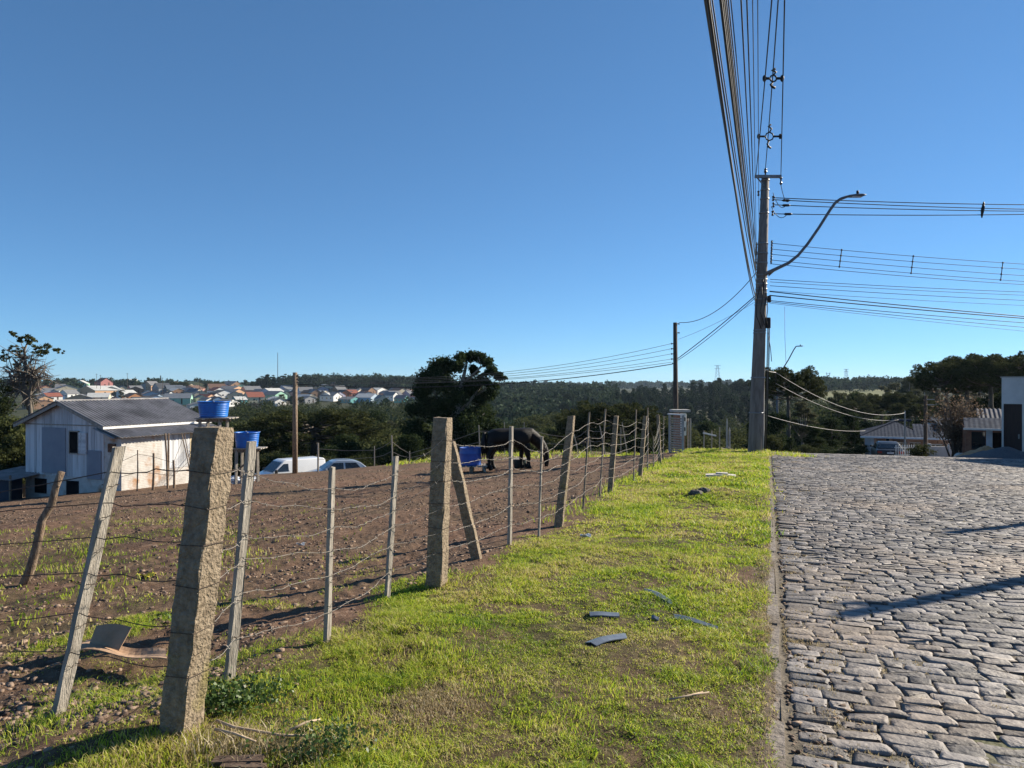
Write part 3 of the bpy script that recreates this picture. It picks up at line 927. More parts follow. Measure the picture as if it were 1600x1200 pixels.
M['plank'] = mat('pale_planks', (.44, .45, .465), (.64, .65, .66), scale=2.2, bump=.3, stretch=(4, 4, .35), contrast=(.3, .7), c3=(.30, .29, .28), c3scale=1.2, c3lim=(.55, .72), island=.7)
M['sheet'] = corrugated('grey_sheet_metal', (.26, .31, .40), (.34, .39, .47), 5.0, 'X', rough=.5, metal=.2)
M['limebrick'] = mat('limewashed_brick', (.44, .41, .37), (.60, .57, .53), scale=3, bump=.5, bscale=14, contrast=(.3, .6), c3=(.40, .23, .13), c3scale=1.7, c3lim=(.55, .70))
def brick_bump(m, sx=.24, sz=.075):
    nt = m.node_tree; N = nt.nodes; L = nt.links; b = N['Principled BSDF']
    tc = N.new('ShaderNodeTexCoord'); sp_ = N.new('ShaderNodeSeparateXYZ'); cb = N.new('ShaderNodeCombineXYZ'); ad = N.new('ShaderNodeMath'); ad.operation = 'ADD'
    L.new(tc.outputs['Object'], sp_.inputs[0]); L.new(sp_.outputs[0], ad.inputs[0]); L.new(sp_.outputs[1], ad.inputs[1])
    L.new(ad.outputs[0], cb.inputs[0]); L.new(sp_.outputs[2], cb.inputs[1])
    br = N.new('ShaderNodeTexBrick'); br.inputs['Scale'].default_value = 1; br.inputs['Brick Width'].default_value = sx; br.inputs['Row Height'].default_value = sz
    br.inputs['Mortar Size'].default_value = .008; br.inputs['Color1'].default_value = (1, 1, 1, 1); br.inputs['Color2'].default_value = (.8, .8, .8, 1); br.inputs['Mortar'].default_value = (0, 0, 0, 1)
    L.new(cb.outputs[0], br.inputs['Vector'])
    bp = N.new('ShaderNodeBump'); bp.inputs['Strength'].default_value = .8; bp.inputs['Distance'].default_value = .02
    L.new(br.outputs['Color'], bp.inputs['Height']); L.new(bp.outputs[0], b.inputs['Normal'])
brick_bump(M['limebrick'])
M['rooffc'] = mat('fibre_cement', (.20, .19, .19), (.33, .315, .31), scale=2.5, bump=.2, contrast=(.3, .72), c3=(.14, .13, .13), c3scale=.8, c3lim=(.5, .7), rough=.9)
M['yellowwood'] = mat('yellowed_wood', (.42, .32, .18), (.58, .47, .30), scale=3, stretch=(5, 5, .4), bump=.3)

def boards(mb, x0, x1, zlo, ztop, y, rng, w=.17, face=-1, axis='x'):
    x = x0
    while x < x1 - .02:
        ww = min(w * rng.uniform(.85, 1.15), x1 - x); d = rng.uniform(0, .012)
        zt = min(ztop(x + .005), ztop(x + ww - .005)) if callable(ztop) else ztop
        zt2 = max(ztop(x), ztop(x + ww)) if callable(ztop) else ztop
        za, zb = (ztop(x), ztop(x + ww)) if callable(ztop) else (ztop, ztop)
        g_ = .004
        def P(a, b, z): return (a, b, z) if axis == 'x' else (b, a, z)
        f0, f1 = (y - d - .02, y + .02) if face < 0 else (y - .02, y + d + .02)
        vs = [P(x + g_, f0, zlo), P(x + ww - g_, f0, zlo), P(x + ww - g_, f0, zb), P(x + g_, f0, za), P(x + g_, f1, zlo), P(x + ww - g_, f1, zlo), P(x + ww - g_, f1, zb), P(x + g_, f1, za)]
        mb.add(vs, [(0, 1, 2, 3), (7, 6, 5, 4), (0, 3, 7, 4), (1, 5, 6, 2), (3, 2, 6, 7), (0, 4, 5, 1)])
        x += ww

def build_shed():
    rng = random.Random(31)
    o = at(40, 776, 34)
    S = thing('shed', 'white plank and brick shed with grey corrugated roof at the left end of the paddock', 'shed', (o.x, o.y, -4.0), R(-23))
    zb, ze, zr = 1.55, 3.88, 4.80     # local heights: top of brick base, eaves, ridge
    W, D = 5.1, 5.3
    mb = MB(); mb.box((W / 2, .10, zb / 2), (W, .2, zb)); mb.box((.1, D / 2 + .1, zb / 2), (.2, D - .2, zb)); mb.box((W / 2, D - .1, zb / 2), (W - .4, .2, zb))
    f = mb.build('foundation', M['limebrick'], S)
    for x in (1.05, 3.15):
        q = MB(); q.box((x, -.008, .98), (.78, .04, .66)); 
        q.build('opening', M['dark'], S)
    mb = MB(); boards(mb, 0, W, zb - .05, lambda x: ze + (zr - ze) * (1 - abs(x - W / 2) / (W / 2)) - .04, .02, rng)
    mb.box((W / 2, .2, (zb + ze) / 2), (W - .02, .1, ze - zb)); 
    for x in (.05,): 
        pass
    boards(mb, 0.05, D, zb, ze - .02, 0.0, rng, axis='y', face=-1)
    mb.build('plank_wall', M['plank'], S)
    mb = MB(); mb.poly([(0, D, zb), (W, D, zb), (W, D, ze), (W / 2, D, zr - .05), (0, D, ze)], .05); mb.box((W - .05, D / 2, 1.95), (.08, D - .3, 3.8)); mb.build('rear_wall', M['plank'], S)
    q = MB(); q.box((W / 2, -.024, ze - .10), (W, .012, .05)); q.build('trim_board', M['wood'], S)
    # grey metal sheets over the big door and a patch
    q = MB(); q.box((1.95, -.035, 2.62), (1.55, .03, 2.05)); q.build('metal_door', M['sheet'], S)
    q = MB(); q.box((4.55, -.035, 2.08), (.85, .03, 1.25)); q.build('metal_patch', M['sheet'], S)
    q = MB(); q.box((3.30, -.038, 3.02), (.55, .05, .95)); wdw = q.build('window', M['dark'], S)
    q = MB()
    for dx, dz, sx, sz in ((-.29, 0, .05, 1.0), (.29, 0, .05, 1.0), (0, .49, .6, .05), (0, -.49, .6, .05)): q.box((3.30 + dx, -.055, 3.02 + dz), (sx, .05, sz))
    q.build('frame', M['wood'], wdw)
    q = MB(); q.box((3.86, -.06, 3.0), (.5, .03, .95)); 
    for k in range(6): q.box((3.86, -.085, 2.6 + k * .16), (.44, .02, .10))
    q.build('shutter', M['plank'], wdw)
    # lean-to on the right
    X1 = W + 1.05
    mb = MB(); mb.add([(W, .02, 0), (X1, .02, 0), (X1, .02, 3.32), (W, .02, 3.72), (W, .16, 0), (X1, .16, 0), (X1, .16, 3.32), (W, .16, 3.72)], [(0, 1, 2, 3), (7, 6, 5, 4), (3, 2, 6, 7), (1, 5, 6, 2), (0, 3, 7, 4)])
    mb.box((X1 - .08, 1.15, 1.65), (.16, 1.98, 3.28))
    mb.box((X1 - .08, 3.72, .85), (.16, 3.16, 1.7))
    mb.build('brick_wall', M['limebrick'], S)
    q = MB(); q.box((W + .5, .0, 2.85), (.46, .05, .38)); q.build('small_window', M['glass'], S)
    mb = MB(); boards(mb, 2.14, 3.75, 1.72, 3.28, X1 - .06, rng, axis='y', face=1, w=.14); mb.build('plank_door', M['plank'], S)
    mb = MB(); boards(mb, 3.77, 4.95, 1.72, 3.26, X1 - .08, rng, axis='y', face=1, w=.2); mb.build('yellow_panel', M['yellowwood'], S)
    mb = MB()
    for k in range(9):
        mb.bar((X1 + .01, 3.8 + k * .12, 1.72), (X1 + .01, 3.8 + k * .12 + .02, 2.5), .03, .012)
        mb.bar((X1 + .016, 3.78, 1.76 + k * .085), (X1 + .016, 4.9, 1.76 + k * .085), .012, .025)
    mb.build('lattice', M['white'], S)
    q = MB(); q.box((X1 - .1, 5.12, 2.5), (.05, .34, 1.6)); q.build('doorway', M['dark'], S)
    # roofs
    sl = (zr - ze) / (W / 2)
    ov = .38
    mb = MB()
    a = Vector((W / 2, -.35, zr + .05))
    mb.add(*corr_sheet(a, (0, D + .75, 0), (W / 2 + ov, 0, -sl * (W / 2 + ov)))); mb.add(*corr_sheet(a, (0, D + .75, 0), (-(W / 2 + ov), 0, -sl * (W / 2 + ov))))
    mb.tube([(W / 2, -.36, zr + .055), (W / 2, D + .41, zr + .055)], .05, n=8)
    rf = mb.build('roof', M['rooffc'], S)
    q = MB(); xe = W + ov; q.box((xe + .02, D / 2 + .02, zr - sl * (W / 2 + ov) - .03), (.035, D + .75, .10)); q.build('fascia', M['white'], rf)
    q = MB()
    q.bar((W / 2 - .02, -.30, zr - .06), (-ov, -.30, zr - sl * (W / 2 + ov) - .06), .03, .14); q.bar((W / 2 + .02, -.30, zr - .06), (W + ov, -.30, zr - sl * (W / 2 + ov) - .06), .03, .14)
    q.build('bargeboard', M['wood'], rf)
    mb = MB(); mb.add(*corr_sheet((W - .15, -.32, 3.78), (0, D + .7, 0), (1.55, 0, -.44))); mb.add(*corr_sheet((W - .15, -.40, 3.70), (0, 1.3, 0), (1.25, 0, -.40)))
    lr = mb.build('lean_to_roof', M['rooffc'], S)
    q = MB(); q.box((X1 + .02, D / 2, 3.30), (.06, D + .5, .07)); q.build('eave_beam', M['wood'], lr)
    return S
shed = build_shed()

# poles leaning on and standing in front of the lit side wall
yard = thing('pole_fence', 'rough poles and wire standing before the lit brick side of the white shed', 'fence', tuple(on(262, 32.3)))
YO = Vector(yard.location)
tops = []
for (bx, by, tx, ty, t, w) in [(214, 763, 215, 703, 30.6, .05), (239, 760, 240, 708, 30.9, .09), (262, 760, 258, 677, 31.2, .08), (262, 760, 263, 677, 31.4, .08), (272, 758, 271, 719, 31.0, .09), (301, 756, 284, 678, 32.4, .05), (302, 756, 288, 678, 32.5, .04), (299, 720, 301, 698, 32.4, .03), (170, 760, 171, 725, 30.2, .06)]:
    B = on(bx, t); T = at(tx, ty, t); mb = MB()
    mb.tube([B - YO - Vector((0, 0, .05)), B.lerp(T, .5) - YO + Vector((.02, 0, 0)), T - YO], [w * .55, w * .5, w * .45], n=6); mb.build('pole', M['stick'], yard); tops.append((B, T))
mb = MB()
for f in (.9, .45):
    seq = [tops[8], tops[0], tops[1], tops[4], tops[5]]
    mb.tube([a.lerp(b, f) - YO for a, b in seq], .009, n=4)
mb.build('fence_wire', M['rust'], yard)

# low dark shed of metal sheets to the left
o = on(-10, 33.0)
L_ = thing('lean_to', 'low dark blue sheet metal lean-to beside the white shed at the left edge', 'shed', (o.x, o.y, o.z - .3), R(-23))
bm_ = corrugated('blue_sheet', (.035, .05, .085), (.06, .08, .12), 6, 'X', rough=.7)
mb = MB(); mb.box((0, 0, .65), (2.3, .05, 1.3)); mb.box((-1.1, 1.0, .65), (.05, 2, 1.3)); mb.build('wall', bm_, L_)
mb = MB(); mb.add(*corr_sheet((-1.3, -.2, 1.36), (2.6, 0, 0), (0, 2.3, .25))); mb.build('roof', M['rooffc'], L_)
for x_ in (1.22, -1.22):
    mb = MB(); mb.box((x_, -.06, .75), (.07, .07, 1.6)); mb.build('corner_post', M['stick'], L_)

# ================================================================ BLUE WATER TANKS ON STANDS
M['blue'] = mat('blue_plastic', (.006, .10, .42), (.012, .16, .55), rough=.4, spec=.5, scale=3, c3=(.03, .13, .38), c3scale=4, c3lim=(.58, .7))
def tank(px, t, ytop, ybot, wtop, label, cat='tank', dx=0):
    zt = CAMZ - (ytop - 600) / FPX * t; zb = CAMZ - (ybot - 600) / FPX * t
    h = zt - zb; r = wtop / 2 / FPX * t
    x = (px - 800) / FPX * t
    T_ = thing('water_tank', label, cat, (x, t, zb))
    rb = r * .84
    prof = [(0, .0), (rb * .97, 0), (rb, .02)]
    for k in range(1, 8):
        f = k / 8; rr_ = rb + (r * .96 - rb) * f
        prof += [(rr_, h * f * .92 - .012), (rr_ + .012, h * f * .92), (rr_, h * f * .92 + .012)]
    prof += [(r * .96, h * .93), (r, h * .94), (r * 1.01, h * .97), (r, h), (r * .95, h), (r * .93, h * .9), (rb * .9, .05), (0, .05)]
    MB().lathe(prof, 36).build('tub', M['blue'], T_, True)
    mb = MB()
    for k in range(4):
        a = k * math.pi / 2 + .4
        mb.box((r * .96 * math.cos(a), r * .96 * math.sin(a), h * 1.0), (.10, .05, .03), Matrix.Rotation(a, 3, 'Z'))
    mb.build('rim_clip', M['white'], T_)
    # stand
    g = H(x, t)
    st = thing('tank_stand', label.split(' water tank')[0].replace('open blue', 'rough timber stand carrying the') + ' blue tank', 'stand', (x, t, g))
    hs = zb - g
    pm = MB(); 
    for k in range(5): pm.box((0.03 * (k % 2) + .12, -rb + rb * 2 * (k + .5) / 5, hs - .025), (rb * 2.3 + .2, rb * .36, .04))
    pm.build('platform', M['wood'], st)
    for sx in (-1, 1):
        for sy in (-1, 1):
            q = MB(); q.bar((sx * rb * .8, sy * rb * .8, -.2), (sx * rb * .75, sy * rb * .75, hs - .05), .10, .09); q.build('leg', M['wood'], st)
    q = MB()
    q.bar((-rb, -rb * .78, hs - .12), (rb, -rb * .78, hs - .12), .05, .1); q.bar((-rb, rb * .78, hs - .12), (rb, rb * .78, hs - .12), .05, .1)
    q.bar((-rb * .8, -rb * .86, .5), (rb * .8, -rb * .86, hs - .4), .04, .07)
    q.build('crosspiece', M['stick'], st)
    return T_, st
T1, S1 = tank(334, 29, 627, 652, 48, 'open blue water tank on the tall stand beside the shed roof')
T2, S2 = tank(386, 29.5, 675, 699, 38, 'open blue water tank on the lower stand, second to the right of the shed')
S1['label'] = 'tall rough timber stand beside the shed roof carrying the higher blue tank'
S2['label'] = 'shorter timber stand carrying the lower blue tank, right of the tall stand'
# torn white plastic at the foot of the stand
o = on(379, 30.5)
mb = MB(); rr_ = random.Random(4)
for k in range(7): mb.blob((rr_.uniform(-.5, .5), rr_.uniform(-.2, .2), rr_.uniform(.05, .2)), (.28, .16, .12), rr_, jit=.35)
q = mb.build('plastic_sheet', mat('white_plastic', (.5, .55, .62), (.68, .72, .78), rough=.4, scale=5), None); q.location = o
tag(q, 'crumpled pale plastic sheet lying at the foot of the tank stands', 'plastic sheet')

# ================================================================ FEED BARREL AND BUCKET
o = on(735, 26.2)
pal = thing('pallet', 'low wooden pallet on blocks under the blue feed barrel', 'pallet', tuple(o))
mb = MB()
for k in range(6): mb.box((-.42 + k * .19, 0, .22), (.15, .9, .03))
mb.build('deck', M['wood'], pal)
for x in (-.42, .05, .5):
    q = MB(); q.box((x, -.05, .09), (.13, .7, .22)); q.build('block', M['stick'], pal)
q = MB(); q.bar((.55, -.5, .02), (.45, -.48, .25), .05); q.build('stake', M['wood'], pal)
br = thing('feed_barrel', 'cut down blue plastic barrel standing on a pallet left of the horse', 'barrel', (o.x, o.y, o.z + .236))
prof = [(0, 0), (.36, 0), (.385, .03), (.375, .06), (.385, .12), (.39, .3), (.385, .4), (.395, .42), (.385, .44), (.38, .6), (.385, .62), (.365, .62), (.36, .3), (.35, .05), (0, .05)]
MB().lathe(prof, 32).build('body', mat('deep_blue_plastic', (.02, .07, .30), (.035, .11, .42), rough=.35, spec=.5, scale=3), br, True)
o = on(812, 26.9)
bk = thing('bucket', 'dark bucket with pale rim on the ground beside the horse', 'bucket', tuple(o))
MB().lathe([(0, 0), (.2, 0), (.25, .3), (.25, .32), (.22, .3), (.18, .04), (0, .04)], 20).build('pail', mat('dark_green_plastic', (.02, .04, .04), (.03, .055, .06), rough=.5), bk, True)
mb = MB(); mb.poly([(-.28, -.26, .335), (.30, -.22, .34), (.27, .28, .36), (-.25, .24, .35)], .02); mb.build('board', M['wood'], bk)

# ================================================================ HORSE
def build_horse():
    o = on(802, 26.3)
    Hh = thing('horse', 'dark shaggy horse grazing with its head down in the paddock behind the wire fence', 'horse', tuple(o), R(4))
    Hh.scale = (1.06, 1.06, 1.06)
    V = []; Rr = []; E = []
    def n(p, r, par=None):
        V.append(p); Rr.append(r); i = len(V) - 1
        if par is not None: E.append((par, i))
        return i
    pel = n((-.70, 0, 1.17), (.27, .27))
    b1 = n((-.40, 0, 1.10), (.30, .31), pel); b2 = n((-.05, 0, 1.07), (.31, .33), b1); ch = n((.30, 0, 1.09), (.29, .33), b2)
    nk0 = n((.58, 0, 1.14), (.22, .27), ch); nk1 = n((.82, 0, .98), (.15, .21), nk0); nk2 = n((1.00, 0, .74), (.12, .165), nk1)
    pol = n((1.10, 0, .52), (.10, .13), nk2); fac = n((1.13, 0, .33), (.085, .105), pol); mz = n((1.12, 0, .14), (.062, .07), fac); n((1.11, 0, .05), (.05, .055), mz)
    n((-.92, 0, 1.16), (.19, .2), pel)
    for s, dx in ((-1, -.02), (1, .10)):
        a = n((-.74 + dx * .4, s * .15, .93), (.17, .19), pel); b = n((-.66 + dx * .7, s * .17, .74), (.115, .14), a); c = n((-.82 + dx, s * .17, .50), (.07, .075), b)
        d = n((-.80 + dx, s * .17, .30), (.05, .052), c); e = n((-.78 + dx, s * .17, .13), (.055, .06), d); f = n((-.74 + dx, s * .17, .05), (.07, .07), e); n((-.735 + dx, s * .17, .0), (.075, .075), f)
    for s, dx in ((-1, .10), (1, -.12)):
        a = n((.40 + dx * .3, s * .15, .90), (.15, .19), ch); b = n((.38 + dx * .6, s * .17, .68), (.09, .10), a); c = n((.40 + dx, s * .17, .42), (.062, .065), b)
        d = n((.40 + dx, s * .17, .26), (.048, .05), c); e = n((.41 + dx, s * .17, .12), (.055, .058), d); f = n((.45 + dx, s * .17, .05), (.07, .07), e); n((.455 + dx, s * .17, .0), (.075, .075), f)
    me = bpy.data.meshes.new('body'); me.from_pydata(V, E, [])
    ob = bpy.data.objects.new('body', me); C.objects.link(ob); ob.parent = Hh
    md = ob.modifiers.new('skin', 'SKIN')
    for i, sv in enumerate(me.skin_vertices[0].data):
        sv.radius = tuple(k * (1.22 if max(Rr[i]) < .14 and i > 11 else 1.04) for k in Rr[i]); sv.use_root = (i == 0)
    md.use_smooth_shade = True
    ss = ob.modifiers.new('sub', 'SUBSURF'); ss.levels = 2; ss.render_levels = 2
    coat = mat('dark_coat', (.0045, .0035, .003), (.014, .009, .007), scale=5, rough=.6, spec=.25, bump=.6, bscale=60, contrast=(.35, .7))
    me.materials.append(coat)
    hair = mat('black_hair', (.006, .005, .005), (.016, .012, .010), scale=20, rough=.6)
    rng = np.random.default_rng(2)
    def locks(name, starts, L, r, seed, bend):
        mb = MB(); rq = random.Random(seed)
        for p in starts:
            l = L * rq.uniform(.7, 1.1); d = Vector((rq.gauss(bend, .12), rq.gauss(0, .12), -1)).normalized()
            p = Vector(p) + Vector((0, rq.gauss(0, .03), 0)); mb.tube([p, p + d * l * .5 + Vector((bend * .05, 0, 0)), p + d * l], [r, r * .9, r * .25], n=5)
        return mb.build(name, hair, Hh, True)
    locks('mane', [(.50 + .55 * f + .06, 0.07 * (1 if k % 2 else -1), 1.36 - 0.66 * f ** 1.2) for k, f in enumerate(np.linspace(0, 1, 46))], .30, .028, 1, .05)
    locks('tail', [(-.97 + .02 * math.cos(k), .03 * math.sin(k), 1.25) for k in range(16)], .85, .04, 2, -.06)
    for s in (-1, 1):
        q = MB(); q.tube([(1.04, s * .07, .60), (1.00, s * .10, .66), (.98, s * .11, .74)], [.035, .04, .008], n=6); q.build('ear', coat, Hh, True)
    mb = MB(); rq = random.Random(8)
    for x in np.linspace(-.9, .5, 46):            # shaggy winter coat under the belly
        mb.tube([(x, rq.gauss(0, .14), .80), (x + rq.gauss(0, .03), rq.gauss(0, .16), .64)], [.03, .006], n=4)
    for s in (-1, 1):
        for x0 in (.50, -.80):
            for k in range(26):
                mb.tube([(x0 + rq.gauss(0, .03) - .04, s * .17 + rq.gauss(0, .03), .20), (x0 - .08 + rq.gauss(0, .03), s * .17 + rq.gauss(0, .04), .05)], [.02, .006], n=4)
    mb.build('feathering', hair, Hh, True)
build_horse()

# ================================================================ VEHICLES
def car(name, label, loc, rz, prof, hw, paint, belt, roofw, side, wheels, wr, front, rear, extras=None, cat='car'):
    root = thing(name, label, cat, loc, rz)
    zmax = max(z for x, z in prof)
    def w(z): 
        if z <= belt: return hw * (1 - .06 * max(0, (.45 - z) / .45))
        return hw + (roofw - hw) * ((z - belt) / (zmax - belt))
    n = len(prof); mb = MB()
    vs = [(x, -w(z), z) for x, z in prof] + [(x, w(z), z) for x, z in prof]
    fs = [tuple(range(n)), tuple(range(2 * n - 1, n - 1, -1))]
    for i in range(n): fs.append((i, n + i, n + (i + 1) % n, (i + 1) % n))
    mb.add(vs, fs)
    b = mb.build('body', paint, root)
    bv = b.modifiers.new('bevel', 'BEVEL'); bv.width = .055; bv.segments = 3; bv.limit_method = 'ANGLE'; bv.angle_limit = R(12)
    b.data.polygons.foreach_set('use_smooth', [True] * len(b.data.polygons))
    for poly in side:
        for s in (-1, 1):
            mb = MB(); pts = [(x, s * (w(z) + .006), z) for x, z in poly]
            mb.poly(pts if s < 0 else pts[::-1], .014); mb.build('side_window', M['glass'], root)
    for nm, (a, c, k) in (('windscreen', front), ('rear_window', rear)):
        if a is None: continue
        (x0, z0), (x1, z1) = a, c
        d = Vector((z1 - z0, 0, -(x1 - x0))).normalized() * .012
        if (d.x > 0) == (nm == 'windscreen'): d = -d
        if d.z < 0: d = -d
        mb = MB(); mb.poly([(x0 + d.x, -w(z0) * k, z0 + d.z), (x0 + d.x, w(z0) * k, z0 + d.z), (x1 + d.x, w(z1) * k, z1 + d.z), (x1 + d.x, -w(z1) * k, z1 + d.z)], .014); mb.build(nm, M['glass'], root)
    for wx in wheels:
        for s in (-1, 1):
            q = MB(); q.lathe([(wr * .62, -.1), (wr * .95, -.1), (wr, -.06), (wr, .06), (wr * .95, .1), (wr * .62, .1)], 24)
            q.v = [(wx + p[0], s * (hw - .10) + p[2], wr + p[1]) for p in q.v]
            t_ = q.build('wheel', M['black'], root, True)
            q = MB(); q.lathe([(0, -.085), (wr * .55, -.085), (wr * .63, -.06), (wr * .63, .06), (wr * .55, .085), (0, .085)], 18)
            q.v = [(wx + p[0], s * (hw - .10) + p[2], wr + p[1]) for p in q.v]; q.build('rim', M['steel'], t_)
    if extras: extras(root, w)
    return root
def px_(name, m, c, d, root):
    mb = MB(); mb.box(c, d, ch=min(d) * .25); return mb.build(name, m, root)
lens = mat('lamp_lens', (.45, .47, .5), (.6, .62, .66), rough=.15, spec=.6)
redl = mat('tail_lens', (.22, .012, .01), (.3, .02, .016), rough=.2, spec=.6)
whitep = mat('white_car_paint', (.72, .72, .72), (.78, .78, .78), rough=.25, spec=.5, scale=1, coat=.5)
silverp = mat('silver_car_paint', (.40, .43, .46), (.46, .49, .52), rough=.28, metal=.5, scale=1, coat=.5)
blackp = mat('black_car_paint', (.008, .009, .012), (.014, .015, .019), rough=.35, spec=.3, scale=1, coat=.15)

def van_x(root, w):
    for s in (-1, 1):
        px_('headlight', lens, (.14, s * .68, .82), (.22, .24, .2), root)
        px_('mirror', M['black'], (1.12, s * (w(1.15) + .13), 1.2), (.14, .2, .24), root)
        px_('door_line', M['black'], (1.98, s * (w(1.2) + .004), .85), (.012, .012, .75), root)
        px_('side_strip', M['black'], (2.3, s * (w(.6) + .01), .62), (1.6, .03, .1), root)
        px_('door_handle', M['black'], (1.85, s * (w(1.0) + .01), 1.02), (.14, .03, .04), root)
    px_('grille', M['black'], (-.01, 0, .62), (.05, 1.0, .14), root)
    px_('bumper', M['black'], (-.02, 0, .38), (.12, 1.5, .16), root)
vprof = [(0, .3), (-.02, .55), (.06, .78), (.22, .92), (.95, 1.12), (1.62, 1.74), (1.85, 1.83), (4.25, 1.84), (4.38, 1.74), (4.42, .85), (4.42, .3)]
g = on(393, 44.0)
car('van', 'white panel van parked beyond the far edge of the paddock behind the wooden pole', (g.x, g.y, CAMZ - (718 - 600) / FPX * 45 - 1.84), R(40), vprof, .86, whitep, 1.1, .72,
    [[(1.10, 1.17), (1.95, 1.17), (1.95, 1.62), (1.66, 1.62)]], (.85, 3.55), .3, ((.99, 1.16), (1.58, 1.70), .88), (None, None, 0), van_x, 'van')
def hatch_x(root, w):
    for s in (-1, 1):
        px_('headlight', lens, (.16, s * .6, .72), (.24, .26, .16), root)
        px_('mirror', silverp, (1.2, s * (w(1.0) + .1), 1.02), (.1, .18, .13), root)
        px_('door_line', M['black'], (2.28, s * (w(.7) + .004), .68), (.01, .012, .55), root)
        px_('tail_light', redl, (3.70, s * .66, .88), (.12, .14, .26), root)
    px_('grille', M['black'], (0, 0, .5), (.05, .9, .12), root)
hprof = [(0, .25), (-.02, .5), (.06, .68), (.25, .78), (1.0, .95), (1.62, 1.40), (1.95, 1.50), (2.8, 1.47), (3.2, 1.36), (3.66, .98), (3.78, .85), (3.78, .25)]
g = on(472, 42.3)
car('hatchback', 'silver hatchback parked beyond the paddock to the right of the white van', (g.x, g.y, CAMZ - (717 - 600) / FPX * 43.4 - 1.5), R(24), hprof, .82, silverp, .92, .60,
    [[(1.18, .97), (2.22, .97), (2.22, 1.36), (1.68, 1.36)], [(2.32, .97), (3.25, .97), (2.95, 1.34), (2.32, 1.36)]], (.72, 3.1), .29, ((1.06, .99), (1.6, 1.37), .9), ((3.22, 1.32), (3.6, 1.02), .85), hatch_x)
def sedan_x(root, w):
    for s in (-1, 1):
        px_('tail_light', redl, (4.30, s * .66, .78), (.06, .30, .15), root)
        px_('mirror', blackp, (1.42, s * (w(.95) + .1), .98), (.1, .18, .13), root)
    px_('number_plate', lens, (4.345, 0, .74), (.02, .42, .13), root)
    px_('bumper_strip', M['steel'], (4.36, 0, .50), (.04, 1.5, .05), root)
    px_('boot_badge', M['steel'], (4.325, 0, .86), (.015, .10, .05), root)
sprof = [(0, .25), (-.02, .5), (.06, .66), (.3, .76), (1.15, .90), (1.85, 1.33), (2.2, 1.41), (2.9, 1.40), (3.3, 1.30), (3.85, .97), (4.25, .93), (4.32, .85), (4.34, .45), (4.28, .25)]
g = on(1391, 50.5)
car('sedan', 'dark sedan seen from behind on the lane by the blue roofed house', (g.x + 4.3 * .36, g.y + 4.3 * .93, H(g.x + 2, g.y + 4.) + .12), R(-111), sprof, .86, blackp, .92, .60,
    [[(1.38, .95), (2.4, .95), (2.4, 1.30), (1.9, 1.30)], [(2.5, .95), (3.5, .95), (3.2, 1.27), (2.5, 1.30)]], (.8, 3.4), .3, ((1.22, .95), (1.82, 1.31), .9), ((3.34, 1.27), (3.82, .99), .86), sedan_x)

# ================================================================ LITTER ON THE VERGE
M['greyplastic'] = mat('grey_plastic', (.10, .12, .155), (.16, .185, .22), rough=.3, spec=.6, scale=8)
def litter(name, corners, th, m, label, cat, curve=0):
    ps = [gp(*c) for c in corners]
    o = sum(ps, Vector()) / len(ps)
    mb = MB()
    a, b, c, d = [p - o + Vector((0, 0, .010)) for p in ps]
    n = 7; vs = []
    for i in range(n + 1):
        f = i / n
        l, r = a.lerp(b, f), d.lerp(c, f)
        up = Vector((0, 0, curve * math.sin(math.pi * f) + .004 * math.sin(f * 5)))
        for g_ in (0, .5, 1): vs.append(l.lerp(r, g_) + up + Vector((0, 0, .012 * (g_ == .5))))
    k = len(vs); vs += [Vector(v) - Vector((0, 0, th)) for v in vs]
    fs = []
    for i in range(n):
        for j in range(2):
            q = (i * 3 + j, i * 3 + j + 1, i * 3 + j + 4, i * 3 + j + 3); fs += [q, tuple(x + k for x in q[::-1])]
        fs += [(i * 3, i * 3 + 3, k + i * 3 + 3, k + i * 3), (i * 3 + 2, k + i * 3 + 2, k + i * 3 + 5, i * 3 + 5)]
    fs += [(0, k, k + 1, 1), (1, k + 1, k + 2, 2), (n * 3, n * 3 + 1, k + n * 3 + 1, k + n * 3), (n * 3 + 1, n * 3 + 2, k + n * 3 + 2, k + n * 3 + 1)]
    mb.add(vs, fs); ob = mb.build(name, m, None); ob.location = o
    return tag(ob, label, cat)
litter('plastic_strip', [(914, 1006), (975, 990), (980, 998), (932, 1011)], .006, M['greyplastic'], 'wide flat grey plastic piece lying nearest the viewer on the grass', 'plastic piece', .008)
litter('plastic_strip', [(920, 958), (966, 958), (968, 964), (922, 964)], .010, M['greyplastic'], 'short dark plastic strip lying level on the grass above the wide flat piece', 'plastic piece')
litter('plastic_strip', [(1007, 921), (1052, 938), (1050, 946), (1006, 926)], .014, M['greyplastic'], 'grey plastic strip farthest up the verge with a broken end', 'plastic piece', .01)
litter('plastic_strip', [(1052, 961), (1122, 980), (1122, 985), (1054, 968)], .006, M['greyplastic'], 'longest thin grey plastic strip lying near the dry patch by the kerb', 'plastic piece', .006)
litter('plastic_strip', [(1018, 964), (1030, 966), (1029, 970), (1018, 967)], .012, M['greyplastic'], 'tiny dark plastic scrap lying between two longer strips', 'plastic piece')
